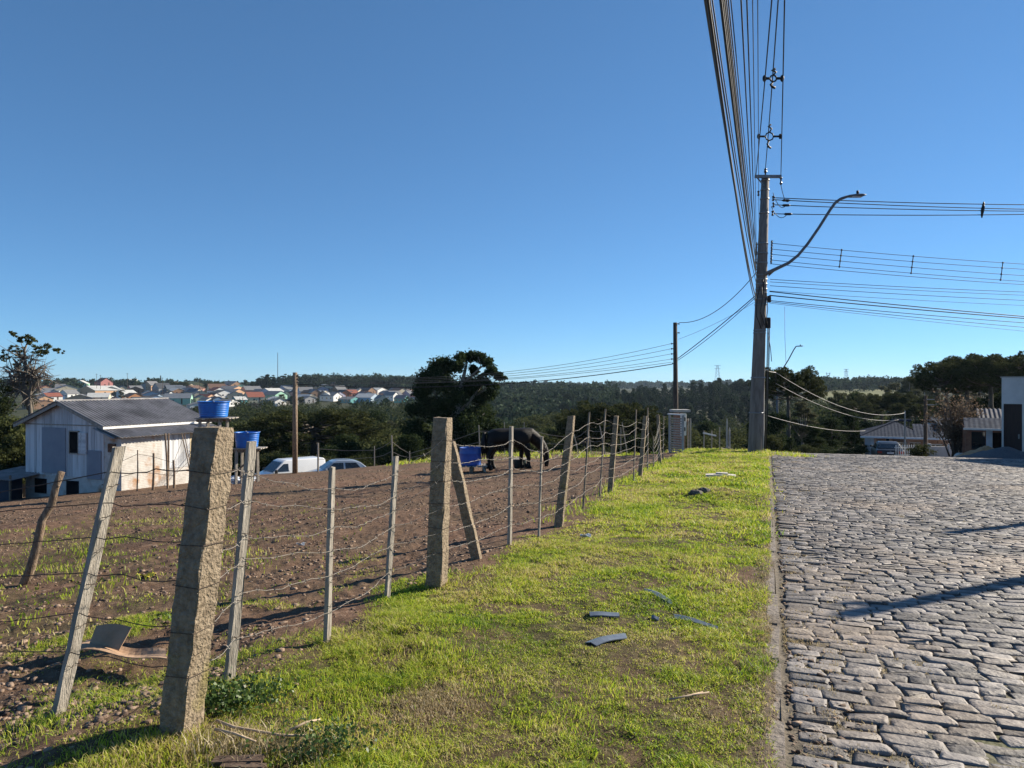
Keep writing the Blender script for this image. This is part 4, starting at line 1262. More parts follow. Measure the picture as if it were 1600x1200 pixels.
# cardboard in the paddock
M['card'] = mat('brown_cardboard', (.30, .19, .115), (.42, .285, .19), scale=3, rough=.9, bump=.2)
g0 = [gp(115, 1046), gp(262, 1052), gp(258, 1038), gp(135, 1026)]
o = gp(190, 1042)
mb = MB()
def sheetgrid(fn, nu, nv, th):
    vs = [fn(i / nu, j / nv) for i in range(nu + 1) for j in range(nv + 1)]; k = len(vs)
    vs += [v - Vector((0, 0, th)) for v in vs]; fs = []; r = nv + 1
    for i in range(nu):
        for j in range(nv):
            q = (i * r + j, i * r + j + 1, (i + 1) * r + j + 1, (i + 1) * r + j); fs += [q, tuple(x + k for x in q[::-1])]
    for i in range(nu):
        for j in (0, nv):
            q = (i * r + j, (i + 1) * r + j, (i + 1) * r + j + k, i * r + j + k); fs.append(q)
    for j in range(nv):
        for i in (0, nu): fs.append((i * r + j, i * r + j + 1, i * r + j + 1 + k, i * r + j + k))
    return vs, fs
base0 = [p - o for p in g0]
def f1(a, b):
    p = base0[0].lerp(base0[1], a).lerp(base0[3].lerp(base0[2], a), b)
    return p + Vector((0, 0, .075 + .05 * (1 - a) + .015 * math.sin(a * 8) + .012 * math.sin(b * 5 + a * 3)))
mb.add(*sheetgrid(f1, 14, 5, .006))
card = mb.build('cardboard', M['card'], None); card.location = o
tag(card, 'flattened piece of brown cardboard lying on rubble behind the nearest concrete post', 'cardboard')
mb = MB(); e0, e1 = gp(128, 1045) - o, gp(178, 1050) - o
mb.add(*sheetgrid(lambda a, b: e0.lerp(e1, a) + Vector((-.02 + .03 * b * a, .10 + .10 * b, .10 + .115 * b + .02 * math.sin(a * 3))), 8, 5, .006))
mb.build('raised_flap', M['card'], card)
# pale slab of rubble and dark stones on the hump
M['slab'] = mat('pale_rubble', (.42, .38, .33), (.62, .58, .52), scale=8, bump=.6)
M['darkrock'] = mat('dark_rock', (.05, .047, .045), (.12, .11, .10), scale=6, bump=.8)
rk = random.Random(3)
o = gp(1125, 746) - Vector((0, 0, .010)); mb = MB()
mb.poly([(-.36, -.06, .05), (-.05, -.16, .06), (.30, -.14, .04), (.38, .02, .05), (.12, .18, .06), (-.28, .20, .05)], .06); mb.poly([(-.1, .0, .10), (.16, -.1, .09), (.2, .08, .1), (-.06, .12, .1)], .05)
q = mb.build('broken_slab', M['slab'], None); q.location = o; tag(q, 'broken pale concrete slab lying on the grass hump of the verge', 'rubble')
for (px, py, r, lab) in [(1087, 772, .13, 'low dark rock half sunk in the grass below the pale slab'), (1233, 1004, .055, 'small dark stone lying in the gutter beside the kerb'), (1099, 768, .12, 'small grey rock beside the low dark rock on the verge')]:
    o = gp(px, py); mb = MB(); mb.blob((0, 0, r * .12), (r, r * .8, r * .5), rk, 11, 8, .13); q = mb.build('rock', M['darkrock'], None, False); q.location = o; tag(q, lab, 'rock')
for (px, py, s, c_, lab) in [(915, 839, .06, (.7, .7, .68), 'white scrap of paper on the grass beside the third fence post'), (1216, 797, .06, (.7, .7, .68), 'white scrap of paper at the far end of the visible kerb'), (228, 901, .09, (.62, .50, .06), 'yellow rag lying in the paddock between the leaning batten and the post'), (470, 852, .05, (.7, .66, .6), 'pale scrap lying in the paddock between two battens')]:
    o = gp(px, py); mb = MB(); mb.add(*sheetgrid(lambda a, b: Vector(((a - .5) * s * 2.2, (b - .5) * s, .02 + .02 * math.sin(a * 5 + b * 4))), 5, 4, .004)); q = mb.build('scrap', mat('scrap', c_, tuple(min(1, k * 1.1) for k in c_), scale=10), None); q.location = o; tag(q, lab, 'scrap')
# twigs and a plank at the bottom edge
def twig(name, pix, r, m, label, cat='twig', lift=.02):
    ps = [gp(*p) for p in pix]; o = ps[0].copy(); mb = MB()
    mb.tube([p - o + Vector((0, 0, lift + .012 * math.sin(i * 2.1))) for i, p in enumerate(ps)], [r * (1 - .5 * i / len(ps)) for i in range(len(ps))], n=6)
    q = mb.build(name, m, None, True); q.location = o; return tag(q, label, cat)
M['drytwig'] = mat('dry_twig', (.30, .22, .15), (.46, .36, .26), scale=12)
twig('twig', [(338, 1146), (365, 1160), (440, 1166), (478, 1170)], .008, M['drytwig'], 'long pale twig lying along the bottom of the picture right of the leaning post', lift=.06)
twig('twig', [(336, 1160), (365, 1170), (400, 1176)], .007, M['drytwig'], 'short pale twig just below the long one near the leaning post', lift=.06)
twig('twig', [(452, 1162), (478, 1152), (500, 1140)], .007, M['drytwig'], 'forked twig end rising to the right near the bottom edge', lift=.06)
twig('twig', [(1040, 1100), (1075, 1096), (1098, 1084)], .006, M['drytwig'], 'bent dry twig lying on the grass near the kerb')
twig('twig', [(1070, 1095), (1108, 1090)], .005, M['drytwig'], 'straight dry twig beside the bent twig near the kerb')
o = gp(372, 1192); mb = MB(); mb.box((0, 0, .012), (.21, .055, .018), Matrix.Rotation(R(4), 3, 'Z')); mb.box((.04, -.05, .010), (.19, .04, .016), Matrix.Rotation(R(-3), 3, 'Z'))
q = mb.build('plank', mat('rotten_plank', (.07, .045, .032), (.16, .11, .08), scale=8, stretch=(1, 6, 6), bump=.6), None); q.location = o; tag(q, 'broken brown plank lying in the grass at the bottom edge', 'plank')
# leafy weeds at the foot of the first post
M['weed'] = mat('weed_leaf', (.035, .07, .02), (.10, .16, .04), scale=12, rough=.45, transl=.3, island=.8)
for k, (px, py, n_, sz, lab) in enumerate([(345, 1108, 900, .0115, 'dark leafy weed growing against the foot of the nearest concrete post'), (400, 1095, 520, .010, 'low leafy weed in front of the second batten'), (505, 1175, 700, .010, 'low broad leafy weed at the bottom edge of the verge')]):
    o = gp(px, py); rq = np.random.default_rng(k); p = rq.normal(size=(n_, 3)) * np.array([.11, .08, .03]) + np.array([0, 0, .06]); p[:, 2] = np.abs(p[:, 2]) 
    v, f = leaf_arrays(p, sz, rq, .6, .6); q = npmesh('weed', v, f, M['weed']); q.location = o; tag(q, lab, 'weed')
# ================================================================ FOLIAGE
def leafmat(name, c1, c2, transl=.3, isl=.7, c3=None):
    return mat(name, c1, c2, scale=1.0, rough=.85, spec=.06, transl=transl, island=isl, contrast=(.15, .9), detail=3)
M['lf_dark'] = leafmat('dark_leaf', (.017, .030, .012), (.048, .066, .024))
M['lf_olive'] = leafmat('olive_leaf', (.034, .044, .015), (.092, .100, .038))
M['lf_mid'] = leafmat('mid_leaf', (.022, .034, .013), (.066, .078, .03))
M['lf_grey'] = leafmat('grey_green_leaf', (.048, .055, .030), (.125, .125, .072))
M['lf_pine'] = leafmat('blue_green_leaf', (.018, .034, .020), (.050, .074, .042), .25)
M['lf_arau'] = leafmat('araucaria_needle', (.024, .036, .012), (.085, .088, .034), .25)
M['lf_brown'] = leafmat('brown_leaf', (.075, .052, .036), (.22, .165, .115), .3)
M['greybark'] = mat('grey_bark', (.09, .075, .06), (.20, .17, .14), scale=8, bump=.5, bscale=18, stretch=(2, 2, .5))
M['lf_lime'] = leafmat('lime_leaf', (.05, .075, .02), (.13, .15, .045), .35)

def crown_blobs(h, r, zlo, n, rng, flat=.7, shape='round', br=(.26, .44)):
    out = []
    for k in range(n):
        for _ in range(40):
            p = rng.uniform(-1, 1, 3)
            d = np.linalg.norm(p)
            if d < 1 and d > .25: break
        f = (p[2] + 1) / 2
        if shape == 'cone': s = 1.05 - .85 * f
        elif shape == 'vase': s = .55 + .5 * f
        else: s = 1.0
        b = r * rng.uniform(*br)
        out.append([p[0] * r * .78 * s, p[1] * r * .78 * s, zlo + f * (h - zlo - b) + b * .3, b, b, b * flat])
    return out

def limbs(mb, h, zlo, blobs, r0, rng, n=9, frac=.75):
    zt = zlo + (h - zlo) * .45
    mid = Vector((rng.uniform(-.1, .1) * zlo * .4, rng.uniform(-.1, .1) * zlo * .4, zlo * .6))
    fork = Vector((mid.x * 1.3, mid.y * 1.3, zlo + (zt - zlo) * .4))
    mb.tube([(0, 0, -.6), (0, 0, .2), mid, fork, (fork.x * 1.2, fork.y * 1.2, zt + (h - zt) * .4)], [r0 * 1.25, r0, r0 * .82, r0 * .6, r0 * .15], n=8)
    for b in [blobs[i] for i in rng.permutation(len(blobs))[:n]]:
        a = mid.lerp(fork, rng.uniform(.2, 1))
        e = Vector(b[:3])
        m = a.lerp(e, .5) + Vector((0, 0, -.08 * (e - a).length))
        mb.tube([a, m, e], [r0 * .38, r0 * .24, r0 * .07], n=5)

def make_tree(name, h, r, zlo, nb, nl, ls, lm, tm, seed, flat=.7, shape='round', r0=None, nlimb=9, inner=.5, br=(.26, .44), up=.15):
    rng = np.random.default_rng(seed)
    bl = crown_blobs(h, r, zlo, nb, rng, flat, shape, br)
    root = bpy.data.objects.new(name, None); C.objects.link(root)
    pts = blob_points(bl, nl, rng, inner)
    v, f = leaf_arrays(pts, ls, rng, .6, up)
    npmesh('crown', v, f, lm, root)
    mb = MB(); limbs(mb, h, max(zlo, h * .12), bl, r0 or h * .022, rng, nlimb)
    mb.build('trunk', tm, root, True)
    return root

def make_araucaria(h, r, seed, nbr=26, depth=3.2, tuft=.62, per=190, ls=.15, mid='lf_arau'):
    rng = np.random.default_rng(seed)
    root = bpy.data.objects.new('araucaria_tree', None); C.objects.link(root)
    mb = MB()
    mb.tube([(0, 0, -.6), (0, 0, h * .3), (.05, 0, h * .7), (0, .05, h - .3)], [h * .028, h * .022, h * .016, h * .008], n=9)
    P = []; D = []
    for k in range(nbr):
        f = k / nbr
        zb = h - .6 - depth * f ** 1.1
        a = k * 2.39996 + rng.uniform(-.25, .25)
        L = r * (.45 + .6 * f ** .55) * rng.uniform(.82, 1.08)
        d = Vector((math.cos(a), math.sin(a), 0))
        rise = .9 * (1 - f) + rng.uniform(-.1, .35)
        q = [Vector((0, 0, zb)), d * L * .35 + Vector((0, 0, zb - .05 * L)), d * L * .7 + Vector((0, 0, zb + .0 * L + rise * .3)), d * L + Vector((0, 0, zb + .12 * L + rise * .9))]
        mb.tube(q, [.11, .085, .06, .03], n=5)
        for (g, s) in ((1.0, 1.0), (.86, .9), (.70, .75), (.52, .5)):
            nt = 1 if g == 1 else 2
            for t_ in range(nt):
                i = min(2, int(g * 3 - .001)); p = q[i].lerp(q[i + 1], g * 3 - i if g < 1 else 1)
                sd = Vector((-d.y, d.x, 0)) * (0 if nt == 1 else (t_ - .5) * 2 * rng.uniform(.4, .9) * tuft * 1.3)
                c = p + sd + Vector((0, 0, tuft * .35))
                n = int(per * s)
                dv = rng.normal(size=(n, 3)); dv /= np.linalg.norm(dv, axis=1)[:, None]
                rad = rng.uniform(.35, 1, n)[:, None] ** .6 * tuft * s
                P.append(np.array(c)[None] + dv * rad * np.array([1, 1, .72])); D.append(dv * .9 + np.array([0, 0, .25]))
    P = np.concatenate(P); D = np.concatenate(D)
    v, f = leaf_arrays(P, ls, rng, .32, 0, dirs=D)
    npmesh('crown', v, f, M[mid], root)
    mb.build('trunk', M['bark'], root, True)
    return root

def place(proto, used, loc, s, rz, label, cat='tree', group=None, sz=None):
    if proto.name in used: o = copy_tree(proto)
    else: o = proto; used.add(proto.name)
    o.location = loc; o.rotation_euler = (0, 0, rz); o.scale = (s, s, sz or s)
    return tag(o, label, cat, group)
USED = set()
tr = random.Random(77)

# ---- the big dark tree beyond the paddock
g = on(716, 60)
def big_tree():
    rng = np.random.default_rng(15)
    s = 60 / FPX
    root = thing('big_tree', 'tallest dark tree with billowing crown and open limbs on its right, beyond the blue barrel', 'tree', tuple(g))
    px0 = 716
    dense = [(668, 588, 22), (655, 610, 20), (680, 575, 20), (697, 570, 18), (715, 572, 16), (690, 600, 26), (662, 640, 26), (650, 668, 24), (690, 640, 30), (725, 660, 30), (700, 680, 30), (660, 690, 24), (735, 690, 26),
             (728, 605, 22), (715, 625, 22), (752, 645, 22), (645, 640, 14), (768, 668, 20), (640, 690, 18), (768, 616, 13), (738, 600, 15), (748, 622, 18), (750, 592, 8), (745, 604, 9), (763, 602, 8), (740, 576, 9), (757, 585, 6)]
    top = [(735, 556, 13), (748, 558, 13), (760, 566, 13), (770, 580, 12), (779, 590, 9), (722, 560, 12), (742, 582, 10), (758, 597, 10), (783, 586, 6), (775, 603, 7), (788, 591, 5)]
    bl = []
    for (x, y, r) in dense + top:
        r_ = r * s
        for k in range(3):
            bl.append([(x - px0) * s + rng.uniform(-.3, .3) * r_, rng.uniform(-1.6, 1.6) if r > 14 else rng.uniform(-.9, .9), CAMZ - (y - 600) * s - g.z + rng.uniform(-.25, .25) * r_, r_ * .8, r_ * .9, r_ * .68])
    nd = len(dense) * 3
    p1 = blob_points(bl[:nd], 52000, rng, .5); p2 = blob_points(bl[nd:], 9000, rng, .3)
    v, f = leaf_arrays(np.concatenate([p1, p2]), .10, rng, .6, .2)
    npmesh('crown', v, f, M['lf_dark'], root)
    mb = MB()
    P = lambda x, y, d=0: Vector(((x - px0) * s, d, CAMZ - (y - 600) * s - g.z))
    mb.tube([P(716, 600) * 0 + Vector((0, 0, -.5)), P(714, 690), P(712, 650), P(718, 620), P(724, 590), P(730, 565)], [.45, .4, .36, .26, .16, .07], n=9)
    for (a, b, c_, r_) in [((712, 655), (690, 630), (668, 600), .2), ((713, 650), (735, 625), (755, 600), .17), ((735, 625), (760, 606), (778, 592), .10), ((722, 600), (745, 580), (762, 566), .10), ((738, 588), (752, 572), (748, 558), .07), ((755, 600), (766, 590), (772, 578), .06), ((714, 670), (735, 660), (758, 645), .14), ((712, 665), (680, 655), (655, 650), .16), ((760, 606), (772, 604), (786, 592), .05)]:
        d = rng.uniform(-.7, .7); mb.tube([P(*a), P(*b, d), P(*c_, d * 1.3)], [r_, r_ * .7, r_ * .3], n=6)
    mb.build('trunk', M['palebark'], root, True)
big_tree()

# ---- prototypes
PR = {}
PR['round'] = [make_tree('broadleaf_tree', 9, 3.4, 1.2, 34, 14000, .125, M['lf_olive'], M['bark'], 1), make_tree('broadleaf_tree', 10, 3.0, 1.5, 36, 14000, .125, M['lf_dark'], M['bark'], 2), make_tree('broadleaf_tree', 8, 3.8, .8, 36, 15000, .13, M['lf_olive'], M['bark'], 3, flat=.6)]
PR['loose'] = [make_tree('slender_tree', 12, 2.6, 3.0, 30, 8000, .115, M['lf_grey'], M['palebark'], 4, shape='vase', br=(.2, .36), nlimb=16, inner=.3), make_tree('slender_tree', 11, 2.4, 2.5, 26, 7000, .115, M['lf_grey'], M['palebark'], 5, br=(.2, .36), nlimb=14, inner=.3)]
PR['pine'] = [make_tree('forest_tree', 16, 3.0, 2.5, 40, 7500, .23, M['lf_pine'], M['bark'], 6, shape='cone', br=(.24, .4), nlimb=6), make_tree('forest_tree', 15, 3.6, 3.0, 38, 7000, .24, M['lf_pine'], M['bark'], 7, nlimb=6), make_tree('forest_tree', 17, 2.7, 5.0, 30, 5500, .23, M['lf_pine'], M['palebark'], 8, shape='vase', nlimb=8)]
PR['arau'] = [make_araucaria(13, 5.0, 1), make_araucaria(14, 4.4, 2, nbr=22)]
PR['shrub'] = [make_tree('shrub', 2.6, 1.5, .1, 22, 4000, .07, M['lf_olive'], M['bark'], 9, nlimb=5), make_tree('shrub', 2.2, 1.7, .1, 22, 4000, .07, M['lf_dark'], M['bark'], 10, nlimb=5)]
PH = {'round': (9, 10, 8), 'loose': (12, 11), 'pine': (16, 15, 17), 'arau': (13, 14), 'shrub': (2.6, 2.2)}
def put(kind, px, top, t, label, group, i=None, wide=1.0, minh=2.5):
    x = (px - 800) / FPX * t; zt = CAMZ - (top - 600) / FPX * t; zg = H(x, t)
    i = tr.randrange(len(PR[kind])) if i is None else i
    h = max(minh, zt - zg)
    s = h / PH[kind][i]
    o = place(PR[kind][i], USED, (x, t, zg - .1), s * wide, tr.uniform(0, 6.28), label, 'shrub' if kind == 'shrub' else 'tree', group, sz=s)
    return o

# ---- left end: gum tree with bare lower limbs, and dark scrub
def left_tree():
    g = on(36, 41); rng = np.random.default_rng(44); s = 41 / FPX
    root = thing('bare_limbed_tree', 'gaunt tree with bare tangled lower limbs and leafy top behind the shed', 'tree', tuple(g))
    P = lambda x, y, d=0: Vector(((x - 36) * s, d, CAMZ - (y - 600) * s - g.z))
    bl = []
    for (x, y, r) in [(30, 524, 7), (40, 530, 9), (52, 536, 10), (65, 544, 10), (76, 549, 8), (84, 548, 5), (20, 548, 6), (8, 558, 6), (28, 545, 7), (60, 552, 7), (46, 545, 7), (35, 556, 5), (-5, 560, 6), (14, 570, 5)]:
        bl.append([(x - 36) * s, rng.uniform(-.6, .6), CAMZ - (y - 600) * s - g.z, r * s, r * s, r * s * .62])
    bl = [[b_[0] + rng.normal() * b_[3] * .6, b_[1] + rng.normal() * b_[3] * .6, b_[2] + rng.normal() * b_[5] * .7, b_[3] * .42, b_[3] * .42, b_[5] * .42] for b_ in bl for _ in range(7)]
    p = blob_points(bl, 3600, rng, .5)
    bl2 = [[(x - 36) * s, rng.uniform(-1, 1), CAMZ - (y - 600) * s - g.z, r * s, r * s, r * s] for (x, y, r) in [(10, 610, 18), (25, 600, 14), (5, 640, 20), (30, 630, 14), (40, 600, 10), (-10, 600, 20), (15, 585, 10)]]
    p2 = blob_points(bl2, 3500, rng, .1)
    v, f = leaf_arrays(np.concatenate([p, p2]), .05, rng, .6, .1); npmesh('crown', v, f, M['lf_olive'], root)
    mb = MB(); rq = random.Random(6); bk_ = M['bark']
    mb.tube([(0, 0, -.5), P(46, 690), P(48, 650), P(46, 620), P(52, 585), P(54, 572)], [.17, .14, .12, .10, .08, .04], n=8)
    mb.tube([P(46, 640), P(38, 600), P(40, 570), P(38, 548), P(44, 532)], [.13, .10, .08, .06, .03], n=6)
    mb.tube([P(48, 610), P(60, 590), P(72, 572)], [.10, .06, .02], n=6)
    ends = [P(38, 560), P(52, 580), P(46, 620), P(40, 590), P(30, 610), P(58, 592), P(42, 574), P(24, 600), P(20, 580)]
    for k in range(190):
        a = ends[rq.randrange(len(ends))]; d = Vector((rq.gauss(0, 1), rq.gauss(0, .7), rq.gauss(.1, .7))).normalized(); L = rq.uniform(.5, 1.5)
        b = a + d * L * .5 + Vector((0, 0, rq.uniform(-.1, .2))); c_ = a + d * L + Vector((rq.gauss(0, .2), 0, rq.uniform(-.3, .3)))
        mb.tube([a, b, c_], [.035, .022, .008], n=4, cap=False)
        for j in range(2): mb.tube([b, b + Vector((rq.gauss(0, .3), rq.gauss(0, .2), rq.gauss(.1, .3)))], [.014, .005], n=3, cap=False)
    for (x0, y0, x1, y1) in [(46, 640, 20, 600), (20, 600, 6, 575), (46, 625, 28, 580), (50, 600, 30, 590), (30, 590, 10, 590), (28, 580, 20, 560), (38, 600, 24, 622)]:
        mb.tube([P(x0, y0), P((x0 + x1) / 2 + 2, (y0 + y1) / 2 - 4), P(x1, y1)], [.09, .06, .03], n=5)
    mb.build('trunk', M['greybark'], root, True)
left_tree()
for k, (px, top, t, kind, lab) in enumerate([(-12, 600, 42, 'round', 'dark thicket tree at the left edge behind the lean-to'), (14, 628, 39, 'round', 'brownish bushy tree between the lean-to and the gaunt tree'), (33, 655, 37.5, 'shrub', 'small dark shrub touching the left wall of the white shed'), (2, 690, 36, 'shrub', 'low shrub above the dark lean-to roof'), (60, 640, 46, 'round', 'bushy tree just behind the left eave of the shed roof')]):
    put(kind, px, top, t, lab, None, wide=.8)

# ---- valley wood between the paddock and the town, tree by tree
G1 = 'trees in the valley behind the paddock'
LB = {'round': 'rounded olive tree in the valley wood left of the big dark tree', 'loose': 'slender grey green tree in the valley wood left of the big dark tree'}
row1 = [(402, 700, 52), (425, 690, 56), (440, 705, 50), (470, 694, 58), (520, 690, 60), (545, 684, 56), (562, 700, 52), (590, 676, 60), (612, 690, 56), (630, 680, 62), (575, 668, 70), (540, 672, 72), (430, 668, 74), (410, 650, 80), (598, 655, 80), (620, 660, 84), (385, 690, 54), (372, 660, 76), (640, 700, 54), (505, 700, 52)]
for (px, top, t) in row1: put('round', px, top, t, LB['round'], G1)
row2 = [(560, 648, 105), (580, 644, 110), (602, 645, 110), (625, 648, 105), (640, 650, 100), (528, 640, 115), (545, 634, 122), (515, 650, 100), (500, 632, 130), (585, 636, 140), (615, 640, 140), (640, 640, 140), (475, 640, 120), (455, 636, 130), (430, 640, 120), (395, 640, 115), (370, 640, 120), (345, 650, 105), (325, 652, 110), (305, 655, 110), (285, 652, 118), (365, 650, 95), (270, 658, 110)]
for k, (px, top, t) in enumerate(row2): put('loose' if (k % 5 in (0, 2) and px > 540) else 'round', px, top, t, LB['loose'] if (k % 5 in (0, 2) and px > 540) else LB['round'], G1)
put('arau', 447, 652, 84, 'flat topped araucaria left of the wooden pole in the valley', None, 1, 1.5)
put('arau', 490, 650, 78, 'broadest flat topped araucaria standing directly behind the wooden pole', None, 0, 2.0)
put('arau', 530, 655, 86, 'flat topped araucaria just right of the wooden pole in the valley', None, 1, 1.5)
for (px, top, t, kind, lab) in [(640, 672, 54, 'round', 'tree touching the left foot of the big dark tree'), (800, 640, 74, 'round', 'tall rounded tree just right of the big dark tree'), (820, 668, 66, 'round', 'olive tree whose crown shows above the horse'), (775, 690, 56, 'round', 'low tree between the big dark tree and the horse'), (842, 655, 95, 'round', 'tree behind the horse, second right of the big dark tree'), (848, 690, 60, 'round', 'low dark tree above the horse neck'), (756, 668, 62, 'loose', 'pale stemmed tree at the right foot of the big dark tree')]:
    put(kind, px, top, t, lab, None)
G2 = 'trees between the horse and the tall concrete pole'
L2 = 'olive green broadleaf tree in the valley between the horse and the tall concrete pole'
for (px, top, t) in [(872, 672, 70), (895, 690, 58), (925, 680, 60), (870, 648, 120), (895, 640, 150), (1000, 672, 66), (1022, 665, 72), (1010, 640, 90), (1030, 628, 95), (940, 690, 62), (975, 690, 60), (1085, 664, 92), (1100, 680, 70), (1120, 672, 78), (1085, 690, 60), (1150, 668, 84), (1165, 690, 64), (1135, 655, 110), (1105, 652, 120), (915, 655, 110), (860, 665, 110), (1060, 650, 110), (1140, 690, 62), (985, 655, 110), (835, 636, 190), (860, 634, 210), (885, 632, 220), (910, 640, 190), (935, 636, 210)]:
    put('round', px, top, t, L2, G2)
put('arau', 912, 648, 80, 'dark araucaria top left of the lying crown behind the fence posts', None, 1, 1.1)
put('arau', 958, 640, 74, 'umbrella shaped araucaria seen through the middle fence posts', None, 0, 1.45)
put('round', 1108, 668, 58, 'dark umbrella shaped tree just left of the tall concrete pole', None, 2, 1.4)

# ---- right of the pole
for (px, top, t, kind, i, wd, lab) in [(1232, 583, 70, 'arau', 0, 1.05, 'araucaria with heavy rounded tufts just right of the tall concrete pole'), (1215, 640, 66, 'round', 1, 1.0, 'dark tree under the araucaria right of the tall concrete pole'), (1255, 622, 72, 'loose', 0, 1.5, 'pale leafed tree below the araucaria crown right of the pole'), (1300, 648, 70, 'round', 1, 1.2, 'dark leafy tree in the middle of the thicket left of the blue roofed house'), (1330, 640, 74, 'round', 1, 1.1, 'dark leafy tree behind the left end of the blue roof'),
        (1272, 660, 66, 'round', 1, 1.2, 'dark thicket tree where the lane disappears over the brow'), (1235, 680, 62, 'round', 1, 1.0, 'low dark tree just right of the pole foot beyond the brow'), (1200, 668, 63, 'round', 0, 1.0, 'low tree behind the slim grey pole'), (1310, 690, 60, 'shrub', 1, 1.6, 'low dark bush left of the blue roofed house'), (1258, 692, 58, 'shrub', 0, 1.6, 'bush with pale leaves low in the thicket beyond the lane'), (1285, 655, 78, 'round', 0, 1.0, 'olive tree behind the sagging white service wires'),
        (1345, 690, 57, 'shrub', 0, 1.2, 'bush beside the left corner of the blue roofed house'), (1440, 690, 47, 'shrub', 0, 1.3, 'leafy rounded bush right of the dark sedan'), (1187, 650, 75, 'round', 1, 1.0, 'dark tree half hidden by the tall concrete pole'), (1350, 655, 84, 'round', 1, 1.1, 'dark tree behind the ridge of the blue roof at left'), (1395, 650, 90, 'round', 1, 1.1, 'dark tree behind the middle of the blue roof'), (1440, 648, 92, 'round', 1, 1.1, 'dark tree behind the right end of the blue roof')]:
    put(kind, px, top, t, lab, None, i, wd, 1.2)
G3 = 'row of araucarias behind the blue roofed house'
for (px, top, t) in [(1325, 618, 128), (1352, 622, 122), (1378, 620, 125), (1405, 618, 120), (1430, 624, 118), (1340, 632, 115), (1420, 634, 112)]:
    put('arau', px, top, t, 'dark araucaria in the row on the slope behind the blue roofed house', G3, None, 1.2)
for (px, top, t, i, wd, lab) in [(1478, 574, 88, 0, 1.15, 'big leftmost araucaria of the tall group at right'), (1512, 566, 92, 1, 1.3, 'big araucaria behind the twiggy tree, second of the tall group'), (1548, 562, 84, 0, 1.3, 'big araucaria crown just left above the pale grey building'), (1590, 566, 80, 1, 1.4, 'big araucaria crown rising directly above the pale grey building'), (1530, 585, 100, 0, 1.2, 'shaded araucaria behind the tall group near the corrugated roof')]:
    put('arau', px, top, t, lab, None, i, wd)
G4 = 'gum trees on the ridge left of the tall araucarias'
for (px, top, t) in [(1392, 590, 190), (1405, 584, 185), (1418, 586, 180), (1432, 585, 185), (1446, 590, 175), (1455, 600, 160), (1424, 596, 165), (1398, 602, 170), (1464, 606, 150), (1440, 606, 150)]:
    put('loose', px, top, t, 'bluish gum tree on the ridge between the meadow and the tall araucarias', G4, None, 1.25)
G5 = 'dark trees behind the corrugated roof at right'
for (px, top, t) in [(1500, 612, 95), (1525, 616, 92), (1550, 612, 90), (1575, 605, 88), (1480, 625, 100), (1512, 640, 76), (1545, 636, 78)]:
    put('round', px, top, t, 'dark tree in the shade behind the corrugated roof at right', G5, 1)

# ---- many-stemmed twiggy tree by the right-hand houses
def twiggy():
    g = on(1494, 43); s = 43 / FPX; rng = np.random.default_rng(8); rq = random.Random(8)
    root = thing('many_stemmed_tree', 'twiggy many stemmed tree with sparse pale brown leaves in front of the corrugated roof', 'tree', tuple(g))
    P = lambda x, y, d=0: Vector(((x - 1494) * s, d, CAMZ - (y - 600) * s - g.z))
    mb = MB(); tips = []
    for k in range(26):
        a = Vector((rq.uniform(-.25, .25), rq.uniform(-.2, .2), -.2)); th = rq.uniform(0, 6.28); sp_ = rq.uniform(.1, 1)
        top = P(1494, rq.uniform(604, 650)); e = Vector((math.cos(th) * sp_ * 1.7, math.sin(th) * sp_ * 1.5, top.z * (1 - .18 * sp_)))
        m = a.lerp(e, .5) + Vector((-math.cos(th) * .2, -math.sin(th) * .2, .1)) 
        mb.tube([a, m, e], [.06, .035, .008], n=5)
        for j in range(9):
            f = rq.uniform(.35, 1); p = (a.lerp(m, f * 2) if f < .5 else m.lerp(e, f * 2 - 1)); q = p + Vector((rq.gauss(0, .35), rq.gauss(0, .35), rq.uniform(.1, .5)))
            mb.tube([p, q], [.014, .005], n=3, cap=False); tips += [p, q, p.lerp(q, .5)]
        tips.append(e)
    mb.build('trunk', M['bark'], root, True)
    T_ = np.array([tuple(t) for t in tips]); k = rng.integers(0, len(T_), 3400); p = T_[k] + rng.normal(size=(3400, 3)) * .17
    v, f = leaf_arrays(p, .062, rng, .6, .1); npmesh('crown', v, f, M['lf_brown'], root)
twiggy()

# ---- wooded hill across the valley: the trees that show largest, one by one
G6 = 'trees of the dense wood on the hill across the valley'
n6 = 0
for t, step, tops in [(300, 15, (640, 650)), (335, 14, (628, 640)), (380, 13, (616, 628)), (430, 12, (606, 618)), (480, 11, (598, 611)), (540, 11, (593, 606))]:
    px = 862 + tr.uniform(0, 10)
    while px < 1245:
        k = np.interp(px, [860, 930, 1000, 1060, 1110, 1150, 1245], [12, 6, 2, 1, -6, -10, 4]) * (1 if t > 350 else .4)
        put('pine', px, tr.uniform(*tops) + k, t + tr.uniform(-15, 15), 'bluish forest tree in the dense wood on the hill behind the tall pole', G6, None, 1.25); n6 += 1
        px += step * tr.uniform(.7, 1.3)

